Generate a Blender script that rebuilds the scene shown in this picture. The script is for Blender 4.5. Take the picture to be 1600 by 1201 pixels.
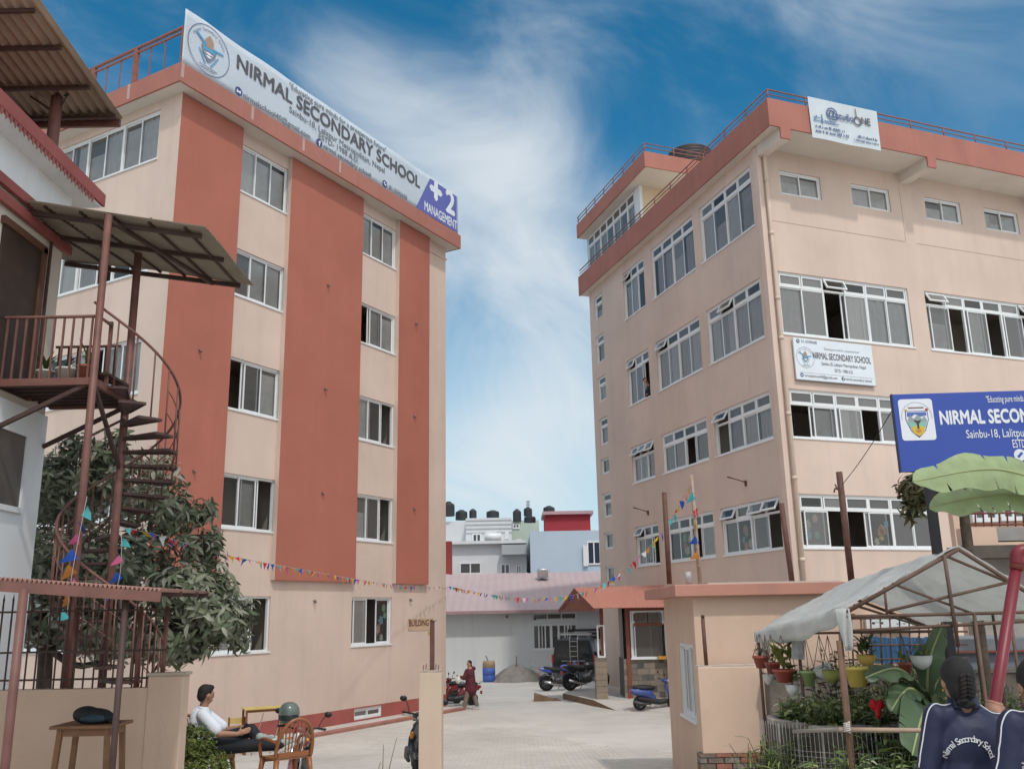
import bpy, bmesh, math, random
from mathutils import Vector, Matrix, noise as mnoise

for o in list(bpy.data.objects):
    bpy.data.objects.remove(o)
SC = bpy.context.scene
COL = SC.collection
rad = math.radians

# ------------------------------------------------------------------ camera
CAMZ = 3.0                       # the photographer stands on raised ground
FPX, PITCH, ROLL = 1433.6, rad(13.982), rad(1.104)
_cp, _sp, _cr, _sr = math.cos(PITCH), math.sin(PITCH), math.cos(ROLL), math.sin(ROLL)
RC = Matrix(((1, 0, 0), (0, _cp, -_sp), (0, _sp, _cp))) @ Matrix(((_cr, 0, _sr), (0, 1, 0), (-_sr, 0, _cr)))
cam = bpy.data.cameras.new('camera')
cam.sensor_width = 36.0
cam.lens = 36.0 * FPX / 1600.0
cam.clip_start, cam.clip_end = 0.1, 4000.0
cam_ob = bpy.data.objects.new('camera', cam)
COL.objects.link(cam_ob)
_m = Matrix.Identity(4)
for i in range(3):
    _m[i][0], _m[i][1], _m[i][2] = RC[i][0], RC[i][2], -RC[i][1]
_m[2][3] = CAMZ
cam_ob.matrix_world = _m
SC.camera = cam_ob


def ray(x, y):
    return RC @ Vector(((x - 800) / FPX, 1.0, -(y - 600.5) / FPX))


def at(x, y, Y):
    """world point seen at photo pixel (x, y) at ground distance Y from the camera"""
    r = ray(x, y)
    p = r * (Y / r.y)
    p.z += CAMZ
    return p


# ------------------------------------------------------------------ sky and sun
SUN_AZ, SUN_EL = 21.0, 54.0      # degrees right of straight behind the camera, height
W = bpy.data.worlds.new('World')
SC.world = W
W.use_nodes = True
W.cycles.sampling_method = 'MANUAL'
W.cycles.sample_map_resolution = 512
nt = W.node_tree
nt.nodes.clear()


def wn(t, **k):
    n = nt.nodes.new(t)
    for a, b in k.items():
        setattr(n, a, b)
    return n


def wmath(op, a, b=None, clamp=False):
    n = wn('ShaderNodeMath', operation=op, use_clamp=clamp)
    for i, v in enumerate((a, b)):
        if v is None:
            continue
        if isinstance(v, (int, float)):
            n.inputs[i].default_value = v
        else:
            nt.links.new(v, n.inputs[i])
    return n.outputs[0]


def wmix(fac, a, b):
    n = wn('ShaderNodeMix', data_type='RGBA')
    for i, v in ((0, fac), (6, a), (7, b)):
        if isinstance(v, (int, float)):
            n.inputs[i].default_value = v
        elif isinstance(v, tuple):
            n.inputs[i].default_value = (*v, 1)
        else:
            nt.links.new(v, n.inputs[i])
    return n.outputs[2]


sky = wn('ShaderNodeTexSky', sky_type='NISHITA')
sky.sun_disc = False
sky.sun_elevation = rad(SUN_EL)
sky.sun_rotation = rad(180 - SUN_AZ)
sky.air_density, sky.dust_density, sky.ozone_density = 1.0, 1.2, 2.5
sky.altitude = 1300
hsv = wn('ShaderNodeHueSaturation')
hsv.inputs['Saturation'].default_value = 1.36
hsv.inputs['Value'].default_value = 0.70
hsv.inputs['Hue'].default_value = 0.480
nt.links.new(sky.outputs[0], hsv.inputs['Color'])
tc = wn('ShaderNodeTexCoord')
sep = wn('ShaderNodeSeparateXYZ')
nt.links.new(tc.outputs['Generated'], sep.inputs[0])
zz = wmath('ADD', wmath('MAXIMUM', sep.outputs[2], 0.0), 0.16)
comb = wn('ShaderNodeCombineXYZ')
nt.links.new(wmath('DIVIDE', sep.outputs[0], zz), comb.inputs[0])
nt.links.new(wmath('DIVIDE', sep.outputs[1], zz), comb.inputs[1])


def wnoise(scale, detail, rough, vec, dist=0.0):
    n = wn('ShaderNodeTexNoise')
    n.inputs['Scale'].default_value = scale
    n.inputs['Detail'].default_value = detail
    n.inputs['Roughness'].default_value = rough
    n.inputs['Distortion'].default_value = dist
    nt.links.new(vec, n.inputs['Vector'])
    return n.outputs[0]


rot = wn('ShaderNodeVectorRotate', rotation_type='AXIS_ANGLE')
rot.inputs['Axis'].default_value = (0, 1, 0)
rot.inputs['Angle'].default_value = rad(-37)
nt.links.new(tc.outputs['Generated'], rot.inputs['Vector'])
mp = wn('ShaderNodeMapping')
mp.inputs['Location'].default_value = (3.1, 0.4, 7.7)
mp.inputs['Scale'].default_value = (2.6, 2.6, 4.4)
nt.links.new(rot.outputs[0], mp.inputs[0])
n1 = wnoise(1.25, 7, 0.56, mp.outputs[0], 1.1)
n2 = wnoise(1.1, 3, 0.5, comb.outputs[0], 0.2)
dens = wmath('ADD', wmath('MULTIPLY', n1, 0.95), wmath('MULTIPLY', n2, 0.25))
dirn = wn('ShaderNodeVectorMath', operation='NORMALIZE')
nt.links.new(tc.outputs['Generated'], dirn.inputs[0])
# banks of thin cirrus: where they hang (a sky direction), their width in degrees and weight
for (px, py, wdt, wt) in ((540, 140, 6, .18), (690, 210, 6, .22), (820, 265, 4.5, .28), (790, 440, 5.5, .20), (890, 500, 4, .18), (890, 650, 5, .36),
                          (730, 700, 5, .24), (760, 580, 3.5, -.12), (890, 15, 4, .16), (1440, 60, 9, .14), (1010, 110, 8, -.10)):
    d = ray(px, py).normalized()
    dt = wn('ShaderNodeVectorMath', operation='DISTANCE')
    nt.links.new(dirn.outputs[0], dt.inputs[0])
    dt.inputs[1].default_value = d
    g = wmath('POWER', 2.718, wmath('MULTIPLY', wmath('POWER', wmath('DIVIDE', dt.outputs['Value'], rad(wdt)), 2.0), -1.0))
    dens = wmath('ADD', dens, wmath('MULTIPLY', g, wt))
mr = wn('ShaderNodeMapRange', interpolation_type='SMOOTHSTEP')
mr.inputs[1].default_value, mr.inputs[2].default_value = 0.56, 1.18
nt.links.new(dens, mr.inputs[0])
hz = wn('ShaderNodeMapRange', interpolation_type='SMOOTHSTEP')
hz.inputs[1].default_value, hz.inputs[2].default_value = 0.50, 0.0
nt.links.new(sep.outputs[2], hz.inputs[0])
c1 = wmix(wmath('MULTIPLY', hz.outputs[0], 0.86), hsv.outputs[0], (3.0, 3.8, 4.15))
c2 = wmix(wmath('MULTIPLY', mr.outputs[0], 0.9), c1, (3.95, 4.25, 4.45))
# extra bright cloud veil towards the sun, out of view, added to brighten shade
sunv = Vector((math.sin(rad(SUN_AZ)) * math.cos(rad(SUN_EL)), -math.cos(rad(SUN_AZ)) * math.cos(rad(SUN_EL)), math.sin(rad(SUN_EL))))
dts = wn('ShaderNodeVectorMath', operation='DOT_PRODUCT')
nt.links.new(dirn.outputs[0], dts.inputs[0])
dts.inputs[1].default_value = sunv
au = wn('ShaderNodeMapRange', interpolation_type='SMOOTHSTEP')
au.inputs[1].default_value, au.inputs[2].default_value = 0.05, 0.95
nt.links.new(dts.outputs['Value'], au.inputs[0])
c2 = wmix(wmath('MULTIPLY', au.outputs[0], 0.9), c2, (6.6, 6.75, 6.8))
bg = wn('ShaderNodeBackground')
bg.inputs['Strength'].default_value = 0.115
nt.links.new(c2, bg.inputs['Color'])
out = wn('ShaderNodeOutputWorld')
nt.links.new(bg.outputs[0], out.inputs[0])

sun = bpy.data.lights.new('sun', 'SUN')
sun.energy = 0.95
sun.angle = rad(2.5)
sun.color = (1.0, 0.97, 0.93)
sun_ob = bpy.data.objects.new('sun', sun)
COL.objects.link(sun_ob)
_sd = Vector((math.sin(rad(SUN_AZ)) * math.cos(rad(SUN_EL)), -math.cos(rad(SUN_AZ)) * math.cos(rad(SUN_EL)), math.sin(rad(SUN_EL))))
sun_ob.rotation_euler = _sd.to_track_quat('Z', 'Y').to_euler()
sun_ob.location = (20, -30, 40)
SC.view_settings.view_transform = 'Standard'
SC.view_settings.look = 'None'
SC.view_settings.gamma = 1.0
SC.view_settings.use_curve_mapping = False
SC.view_settings.exposure = 0.74
SC.render.engine = 'CYCLES'
SC.cycles.use_denoising = True
SC.cycles.max_bounces = 5
SC.cycles.diffuse_bounces = 3
SC.cycles.glossy_bounces = 2
SC.cycles.adaptive_threshold = 0.02
SC.cycles.transparent_max_bounces = 8
SC.cycles.caustics_reflective = SC.cycles.caustics_refractive = False

# ------------------------------------------------------------------ helpers
X3, Y3, Z3 = Vector((1, 0, 0)), Vector((0, 1, 0)), Vector((0, 0, 1))
MATS = {}


def mat(name, col, rough=0.8, var=0.10, scale=2.0, bump=0.0, bscale=40.0, metal=0.0, spec=0.35, streak=0.0, coat=0.0,
        emit=0.0, trans=0.0, dirt=0.0, dirt_col=(0.16, 0.13, 0.11)):
    if name in MATS:
        return MATS[name]
    m = bpy.data.materials.new(name)
    m.use_nodes = True
    t = m.node_tree
    b = t.nodes['Principled BSDF']
    L = t.links.new
    b.inputs['Roughness'].default_value = rough
    b.inputs['Metallic'].default_value = metal
    b.inputs['Specular IOR Level'].default_value = spec
    b.inputs['Coat Weight'].default_value = coat
    tcn = t.nodes.new('ShaderNodeTexCoord')
    src = tcn.outputs['Object']

    def noi(sc, det=4, ro=.55, vec=src):
        n = t.nodes.new('ShaderNodeTexNoise')
        n.inputs['Scale'].default_value = sc
        n.inputs['Detail'].default_value = det
        n.inputs['Roughness'].default_value = ro
        L(vec, n.inputs['Vector'])
        return n.outputs[0]

    def mix(f, a, c, bt='MIX'):
        n = t.nodes.new('ShaderNodeMix')
        n.data_type = 'RGBA'
        n.blend_type = bt
        for i, v in ((0, f), (6, a), (7, c)):
            if isinstance(v, (int, float)):
                n.inputs[i].default_value = v
            elif isinstance(v, tuple):
                n.inputs[i].default_value = (*v[:3], 1)
            else:
                L(v, n.inputs[i])
        return n.outputs[2]

    def rng(v, a, c, d=0., e=1.):
        n = t.nodes.new('ShaderNodeMapRange')
        for i, q in enumerate((None, a, c, d, e)):
            if q is not None:
                n.inputs[i].default_value = q
        L(v, n.inputs[0])
        return n.outputs[0]
    lo = tuple(max(0, c * (1 - var)) for c in col)
    hi = tuple(min(1, c * (1 + var)) for c in col)
    c = mix(rng(noi(scale), .3, .7), lo, hi)
    if streak:
        mpn = t.nodes.new('ShaderNodeMapping')
        mpn.inputs['Scale'].default_value = (2.3, 2.3, 0.16)
        L(src, mpn.inputs[0])
        s = rng(noi(1.0, 6, .65, mpn.outputs[0]), (.50), .82)
        k = t.nodes.new('ShaderNodeMath')
        k.operation = 'MULTIPLY'
        L(s, k.inputs[0])
        k.inputs[1].default_value = streak
        c = mix(k.outputs[0], c, tuple(x * .62 for x in col))
    if dirt:
        s = rng(noi(scale * 2.7, 7, .68), .5, .78)
        k = t.nodes.new('ShaderNodeMath')
        k.operation = 'MULTIPLY'
        L(s, k.inputs[0])
        k.inputs[1].default_value = dirt
        c = mix(k.outputs[0], c, dirt_col)
    L(c, b.inputs['Base Color'])
    if emit:
        L(c, b.inputs['Emission Color'])
        b.inputs['Emission Strength'].default_value = emit
    if bump:
        bn = t.nodes.new('ShaderNodeBump')
        bn.inputs['Strength'].default_value = bump
        bn.inputs['Distance'].default_value = 0.02
        L(noi(bscale, 6, .6), bn.inputs['Height'])
        L(bn.outputs[0], b.inputs['Normal'])
    if trans:
        # thin leaves and cloth let some light through
        tr = t.nodes.new('ShaderNodeBsdfTranslucent')
        L(c, tr.inputs[0])
        ms = t.nodes.new('ShaderNodeMixShader')
        ms.inputs[0].default_value = trans
        L(b.outputs[0], ms.inputs[1])
        L(tr.outputs[0], ms.inputs[2])
        L(ms.outputs[0], t.nodes['Material Output'].inputs[0])
    MATS[name] = m
    return m


def glass_mat(name, tint, refl=.85, rough=0.03, dust=.16):
    if name in MATS:
        return MATS[name]
    m = bpy.data.materials.new(name)
    m.use_nodes = True
    t = m.node_tree
    t.nodes.remove(t.nodes['Principled BSDF'])
    tr = t.nodes.new('ShaderNodeBsdfTransparent')
    tr.inputs[0].default_value = (*tint, 1)
    gl = t.nodes.new('ShaderNodeBsdfGlossy')
    gl.inputs['Roughness'].default_value = rough
    gl.inputs['Color'].default_value = (refl, refl, refl, 1)
    fr = t.nodes.new('ShaderNodeFresnel')
    fr.inputs[0].default_value = 1.55
    ad = t.nodes.new('ShaderNodeMath')
    ad.operation = 'ADD'
    ad.inputs[1].default_value = 0.0
    t.links.new(fr.outputs[0], ad.inputs[0])
    df = t.nodes.new('ShaderNodeBsdfDiffuse')          # dust on the pane
    df.inputs[0].default_value = (.62, .61, .59, 1)
    m0 = t.nodes.new('ShaderNodeMixShader')
    m0.inputs[0].default_value = dust
    t.links.new(tr.outputs[0], m0.inputs[1])
    t.links.new(df.outputs[0], m0.inputs[2])
    ms = t.nodes.new('ShaderNodeMixShader')
    t.links.new(ad.outputs[0], ms.inputs[0])
    t.links.new(m0.outputs[0], ms.inputs[1])
    t.links.new(gl.outputs[0], ms.inputs[2])
    t.links.new(ms.outputs[0], t.nodes['Material Output'].inputs[0])
    MATS[name] = m
    return m


PM = {}       # world matrix of every object made so far


class MB:
    """collects faces, in world space (or in the space of matrix M)"""

    def __init__(s, M=None):
        s.v, s.f, s.m, s.M, s.sm = [], [], [], M, []
        s.cur, s.smooth = 0, False

    def add(s, vs, fs):
        n = len(s.v)
        s.v += [s.M @ Vector(p) if s.M else Vector(p) for p in vs]
        for f in fs:
            s.f.append(tuple(i + n for i in f))
            s.m.append(s.cur)
            s.sm.append(s.smooth)
        return s

    def quad(s, *p):
        return s.add(p, [tuple(range(len(p)))])

    def box(s, x0, x1, y0, y1, z0, z1, T=None):
        x0, x1 = min(x0, x1), max(x0, x1)
        y0, y1 = min(y0, y1), max(y0, y1)
        z0, z1 = min(z0, z1), max(z0, z1)
        vs = [Vector((x, y, z)) for z in (z0, z1) for y in (y0, y1) for x in (x0, x1)]
        if T:
            vs = [T @ p for p in vs]
        return s.add(vs, [(0, 2, 3, 1), (4, 5, 7, 6), (0, 1, 5, 4), (2, 6, 7, 3), (0, 4, 6, 2), (1, 3, 7, 5)])

    def bar(s, a, b, w, h=None, up=Z3):
        a, b = Vector(a), Vector(b)
        h = h or w
        d = (b - a)
        if d.length < 1e-6:
            return s
        d.normalize()
        u = Vector(up)
        if abs(d.dot(u)) > .98:
            u = X3 if abs(d.x) < .9 else Y3
        r = d.cross(u).normalized() * (w / 2)
        t = r.cross(d).normalized() * (h / 2)
        vs = [p + q for p in (a, b) for q in (-r - t, r - t, r + t, -r + t)]
        return s.add(vs, [(0, 1, 2, 3), (7, 6, 5, 4), (0, 4, 5, 1), (1, 5, 6, 2), (2, 6, 7, 3), (3, 7, 4, 0)])

    def tube(s, pts, r, seg=8, cap=True):
        pts = [Vector(p) for p in pts]
        n = len(pts)
        rs = r if isinstance(r, (list, tuple)) else [r] * n
        vs, prev = [], None
        for i, p in enumerate(pts):
            d = (pts[min(i + 1, n - 1)] - pts[max(i - 1, 0)])
            d = d.normalized() if d.length > 1e-9 else Z3
            if prev is None:
                u = d.cross(Z3 if abs(d.z) < .9 else X3).normalized()
            else:
                u = (prev - d * prev.dot(d))
                u = u.normalized() if u.length > 1e-6 else d.orthogonal().normalized()
            prev = u
            w = d.cross(u)
            for k in range(seg):
                a = 2 * math.pi * k / seg
                vs.append(p + (u * math.cos(a) + w * math.sin(a)) * rs[i])
        fs = [(i * seg + k, i * seg + (k + 1) % seg, (i + 1) * seg + (k + 1) % seg, (i + 1) * seg + k)
              for i in range(n - 1) for k in range(seg)]
        o = s.smooth
        s.smooth = True
        if cap:
            fs += [tuple(reversed(range(seg))), tuple(range((n - 1) * seg, n * seg))]
        s.add(vs, fs)
        s.smooth = o
        return s

    def lathe(s, prof, seg=16, T=None):
        vs = []
        for (r, z) in prof:
            for k in range(seg):
                a = 2 * math.pi * k / seg
                p = Vector((r * math.cos(a), r * math.sin(a), z))
                vs.append(T @ p if T else p)
        n = len(prof)
        fs = [(i * seg + k, i * seg + (k + 1) % seg, (i + 1) * seg + (k + 1) % seg, (i + 1) * seg + k)
              for i in range(n - 1) for k in range(seg)]
        if prof[0][0] > 1e-4:
            fs.append(tuple(reversed(range(seg))))
        if prof[-1][0] > 1e-4:
            fs.append(tuple(range((n - 1) * seg, n * seg)))
        o = s.smooth
        s.smooth = True
        s.add(vs, fs)
        s.smooth = o
        return s

    def prism(s, poly, y0, y1, T=None):
        """polygon in the x-z plane, extruded along y"""
        n = len(poly)
        vs = [Vector((x, y, z)) for y in (y0, y1) for (x, z) in poly]
        if T:
            vs = [T @ p for p in vs]
        fs = [tuple(range(n)), tuple(reversed(range(n, 2 * n)))]
        fs += [(i, n + i, n + (i + 1) % n, (i + 1) % n) for i in range(n)]
        return s.add(vs, fs)

    def ell(s, c, r, T=None, u=14, v=9):
        c = Vector(c)
        r = (r, r, r) if isinstance(r, (int, float)) else r
        vs = []
        for j in range(v + 1):
            th = math.pi * j / v
            for i in range(u):
                a = 2 * math.pi * i / u
                p = Vector((r[0] * math.sin(th) * math.cos(a), r[1] * math.sin(th) * math.sin(a), r[2] * math.cos(th)))
                p = (T.to_3x3() @ p if T else p) + c
                vs.append(p)
        fs = [(j * u + i, (j + 1) * u + i, (j + 1) * u + (i + 1) % u, j * u + (i + 1) % u) for j in range(v) for i in range(u)]
        o = s.smooth
        s.smooth = True
        s.add(vs, fs)
        s.smooth = o
        return s

    def grid(s, fn, nu, nv):
        vs = [Vector(fn(i / nu, j / nv)) for j in range(nv + 1) for i in range(nu + 1)]
        fs = [(j * (nu + 1) + i, j * (nu + 1) + i + 1, (j + 1) * (nu + 1) + i + 1, (j + 1) * (nu + 1) + i)
              for j in range(nv) for i in range(nu)]
        return s.add(vs, fs)

    def mesh(s, name, mats, inv=None):
        me = bpy.data.meshes.new(name)
        vs = [inv @ p for p in s.v] if inv else s.v
        me.from_pydata([tuple(p) for p in vs], [], s.f)
        for mm in (mats if isinstance(mats, (list, tuple)) else [mats]):
            me.materials.append(mm)
        me.polygons.foreach_set('material_index', s.m)
        me.polygons.foreach_set('use_smooth', s.sm)
        me.validate()
        me.update()
        return me

    def build(s, name, mats, parent=None, bevel=0.0, solid=0.0, base=True):
        if parent is None and base and s.v:
            lo = [min(p[i] for p in s.v) for i in range(3)]
            hi = [max(p[i] for p in s.v) for i in range(3)]
            B = Matrix.Translation(((lo[0] + hi[0]) / 2, (lo[1] + hi[1]) / 2, lo[2]))
        else:
            B = PM[parent.name] if parent else Matrix.Identity(4)
        me = s.mesh(name, mats, B.inverted())
        o = put(name, me, parent, None if parent else B)
        if solid:
            md = o.modifiers.new('thickness', 'SOLIDIFY')
            md.thickness = solid
        if bevel:
            md = o.modifiers.new('edge', 'BEVEL')
            md.width = bevel
            md.segments = 2
            md.limit_method = 'ANGLE'
            md.angle_limit = rad(40)
        return o


def put(name, data, parent=None, M=None):
    """an object (mesh or Empty) with local matrix M under its parent"""
    o = bpy.data.objects.new(name, data)
    COL.objects.link(o)
    M = M or Matrix.Identity(4)
    o.matrix_basis = M
    if parent:
        o.parent = parent
        PM[o.name] = PM[parent.name] @ M
    else:
        PM[o.name] = M.copy()
    return o


def tag(o, label=None, cat=None, group=None, kind=None):
    for k, v in (('label', label), ('category', cat), ('group', group), ('kind', kind)):
        if v:
            o[k] = v
    return o


def thing(name, label, cat, M=None, group=None):
    if M is not None and not isinstance(M, Matrix):
        M = Matrix.Translation(M)
    return tag(put(name, None, None, M), label, cat, group)


def move(o, M):
    o.matrix_basis = M
    PM[o.name] = M.copy()


def copy_tree(o, M=None, label=None, parent=None):
    c = o.copy()
    COL.objects.link(c)
    if parent:
        c.parent = parent
    if M is not None:
        c.matrix_basis = M
    PM[c.name] = (PM[parent.name] if parent else Matrix.Identity(4)) @ c.matrix_basis
    if label:
        c['label'] = label
    for ch in o.children:
        copy_tree(ch, parent=c)
    return c


def TR(loc, rz=0.0, rx=0.0, ry=0.0):
    return Matrix.Translation(loc) @ Matrix.Rotation(rz, 4, 'Z') @ Matrix.Rotation(ry, 4, 'Y') @ Matrix.Rotation(rx, 4, 'X')


TMPS = bpy.data.scenes.new('evaluation')


def evaluated(ob):
    TMPS.collection.objects.link(ob)
    with bpy.context.temp_override(scene=TMPS, view_layer=TMPS.view_layers[0]):
        dg = bpy.context.evaluated_depsgraph_get()
        dg.update()
    me = bpy.data.meshes.new_from_object(ob.evaluated_get(dg))
    TMPS.collection.objects.unlink(ob)
    return me



def text_mesh(s, size, mats, bold=0.0, align='CENTER', depth=0.0):
    """flat lettering in the x-z plane, facing -y, as a mesh"""
    cu = bpy.data.curves.new('lettering', 'FONT')
    cu.body = s
    cu.size = size
    cu.align_x = align
    cu.align_y = 'CENTER'
    cu.extrude = depth
    cu.resolution_u = 3
    ob = bpy.data.objects.new('lettering', cu)
    me = evaluated(ob)
    bpy.data.objects.remove(ob)
    bpy.data.curves.remove(cu)
    me.name = 'lettering'
    me.transform(Matrix.Rotation(rad(90), 4, 'X'))
    if bold:
        # heavier strokes: the letter shapes once more, each a hair's breadth aside
        b = bmesh.new()
        for i, (dx, dz) in enumerate(((0, 0), (bold, 0), (-bold, 0), (0, bold), (0, -bold))):
            c = me.copy()
            c.transform(Matrix.Translation((dx, -.0006 * i, dz)))
            b.from_mesh(c)
            bpy.data.meshes.remove(c)
        b.to_mesh(me)
        b.free()
    me.materials.clear()
    me.materials.append(mats)
    return me


def text(parent, s, x, z, y, size, m, bold=0.0, align='CENTER', width=None, name='lettering', label=None, sx=None, shear=0.0):
    """a line of lettering as a part of parent, in parent's x-z plane at depth y; width: squeeze to this width"""
    me = text_mesh(s, size, m, bold, align)
    xs = [v.co.x for v in me.vertices]
    k = 1.0
    if width and xs:
        k = width / max(1e-6, max(xs) - min(xs))
    M = Matrix.Translation((x, y, z)) @ Matrix.Diagonal((k if sx is None else sx, 1, 1, 1))
    o = put(name, me, parent, M)
    if label:
        o['label'] = label
    return o


def remesh(mb, voxel, smooth=6, fac=.6):
    """one continuous skin over the overlapping solids collected in mb"""
    me = mb.mesh('skin', [])
    ob = bpy.data.objects.new('skin', me)
    r = ob.modifiers.new('r', 'REMESH')
    r.mode = 'VOXEL'
    r.voxel_size = voxel
    r.use_smooth_shade = True
    s = ob.modifiers.new('s', 'SMOOTH')
    s.iterations = smooth
    s.factor = fac
    me2 = evaluated(ob)
    bpy.data.objects.remove(ob)
    bpy.data.meshes.remove(me)
    return me2


def limb(mb, pts, rs, seg=10):
    """chain of tapered round segments with ball joints"""
    pts = [Vector(p) for p in pts]
    for p, r in zip(pts, rs):
        mb.ell(p, r, u=seg, v=7)
    for i in range(len(pts) - 1):
        mb.tube([pts[i], pts[i + 1]], [rs[i], rs[i + 1]], seg)


def hermite(pts, n=8):
    """smooth curve through the points"""
    pts = [Vector(p) for p in pts]
    out = []
    for i in range(len(pts) - 1):
        p0, p1, p2, p3 = pts[max(i - 1, 0)], pts[i], pts[i + 1], pts[min(i + 2, len(pts) - 1)]
        for k in range(n):
            t = k / n
            out.append(0.5 * ((2 * p1) + (p2 - p0) * t + (2 * p0 - 5 * p1 + 4 * p2 - p3) * t * t + (3 * p1 - p0 - 3 * p2 + p3) * t ** 3))
    out.append(pts[-1])
    return out

# ------------------------------------------------------------------ materials of the buildings
PEACH = mat('peach_wall_paint', (0.65, 0.51, 0.43), .88, .09, .35, bump=.25, bscale=90, spec=.15, streak=.26, dirt=.16, dirt_col=(.42, .31, .25))
REDP = mat('brick_red_wall_paint', (0.42, 0.152, 0.110), .85, .07, .6, bump=.25, bscale=80, spec=.18, streak=.16)
FASC = mat('fascia_red_paint', (0.40, 0.17, 0.135), .85, .08, .9, bump=.2, bscale=60, spec=.18, streak=.35)
SOFF = mat('soffit_cream', (0.68, 0.62, 0.55), .9, .06, .8, spec=.1)
UPVC = mat('window_white_frame', (0.74, 0.75, 0.75), .45, .03, 4, spec=.4)
GLASSES = [glass_mat('window_glass_%d' % i, (.95, .95, .94), dust=d) for i, d in enumerate((.05, .17, .30))]
GLASS = GLASSES[1]
GLASS2 = glass_mat('window_glass_clear', (0.88, 0.89, 0.88))
CURT = mat('curtain_pale', (0.88, 0.87, 0.86), .9, .05, 6, trans=.2)
PAPER = mat('window_film_pale', (0.66, 0.65, 0.63), .9, .14, 2.5)
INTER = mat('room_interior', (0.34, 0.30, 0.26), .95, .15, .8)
PLINTH = mat('plinth_red', (0.35, 0.095, 0.08), .8, .12, 1.5, bump=.2, dirt=.25)
RAILR = mat('railing_red_brown', (0.25, 0.10, 0.08), .55, .15, 6)
BLACKP = mat('black_plastic', (0.015, 0.015, 0.016), .5, .15, 8)
ALU = mat('grey_metal', (0.32, 0.32, 0.33), .45, .12, 8, metal=.7)
RUST = mat('rusty_iron', (0.11, 0.05, 0.035), .75, .3, 12, dirt=.3)


def wall_panel(mb, x0, x1, z0, z1, holes=(), y=0.0, reveal=0.14):
    xs = sorted({x0, x1, *[h[0] for h in holes], *[h[1] for h in holes]})
    zs = sorted({z0, z1, *[h[2] for h in holes], *[h[3] for h in holes]})
    xs = [x for x in xs if x0 <= x <= x1]
    zs = [z for z in zs if z0 <= z <= z1]
    for a, b in zip(xs, xs[1:]):
        for c, d in zip(zs, zs[1:]):
            mx, mz = (a + b) / 2, (c + d) / 2
            if any(h[0] < mx < h[1] and h[2] < mz < h[3] for h in holes):
                continue
            mb.quad((a, y, c), (b, y, c), (b, y, d), (a, y, d))
    for (a, b, c, d) in holes:
        r = y + reveal
        mb.quad((a, y, c), (a, r, c), (b, r, c), (b, y, c))
        mb.quad((a, y, d), (b, y, d), (b, r, d), (a, r, d))
        mb.quad((a, y, c), (a, y, d), (a, r, d), (a, r, c))
        mb.quad((b, y, c), (b, r, c), (b, r, d), (b, y, d))


WM = {}
RW = random.Random(5)


def cached(key, fn, m):
    key = tuple(round(k, 2) if isinstance(k, float) else k for k in key)
    if key not in WM:
        mb = MB()
        fn(mb)
        WM[key] = mb.mesh(key[0], m)
    return WM[key]


def ring(mb, w, h, t, y0, y1):
    mb.box(0, w, y0, y1, 0, t)
    mb.box(0, w, y0, y1, h - t, h)
    mb.box(0, t, y0, y1, t, h - t)
    mb.box(w - t, w, y0, y1, t, h - t)


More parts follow.
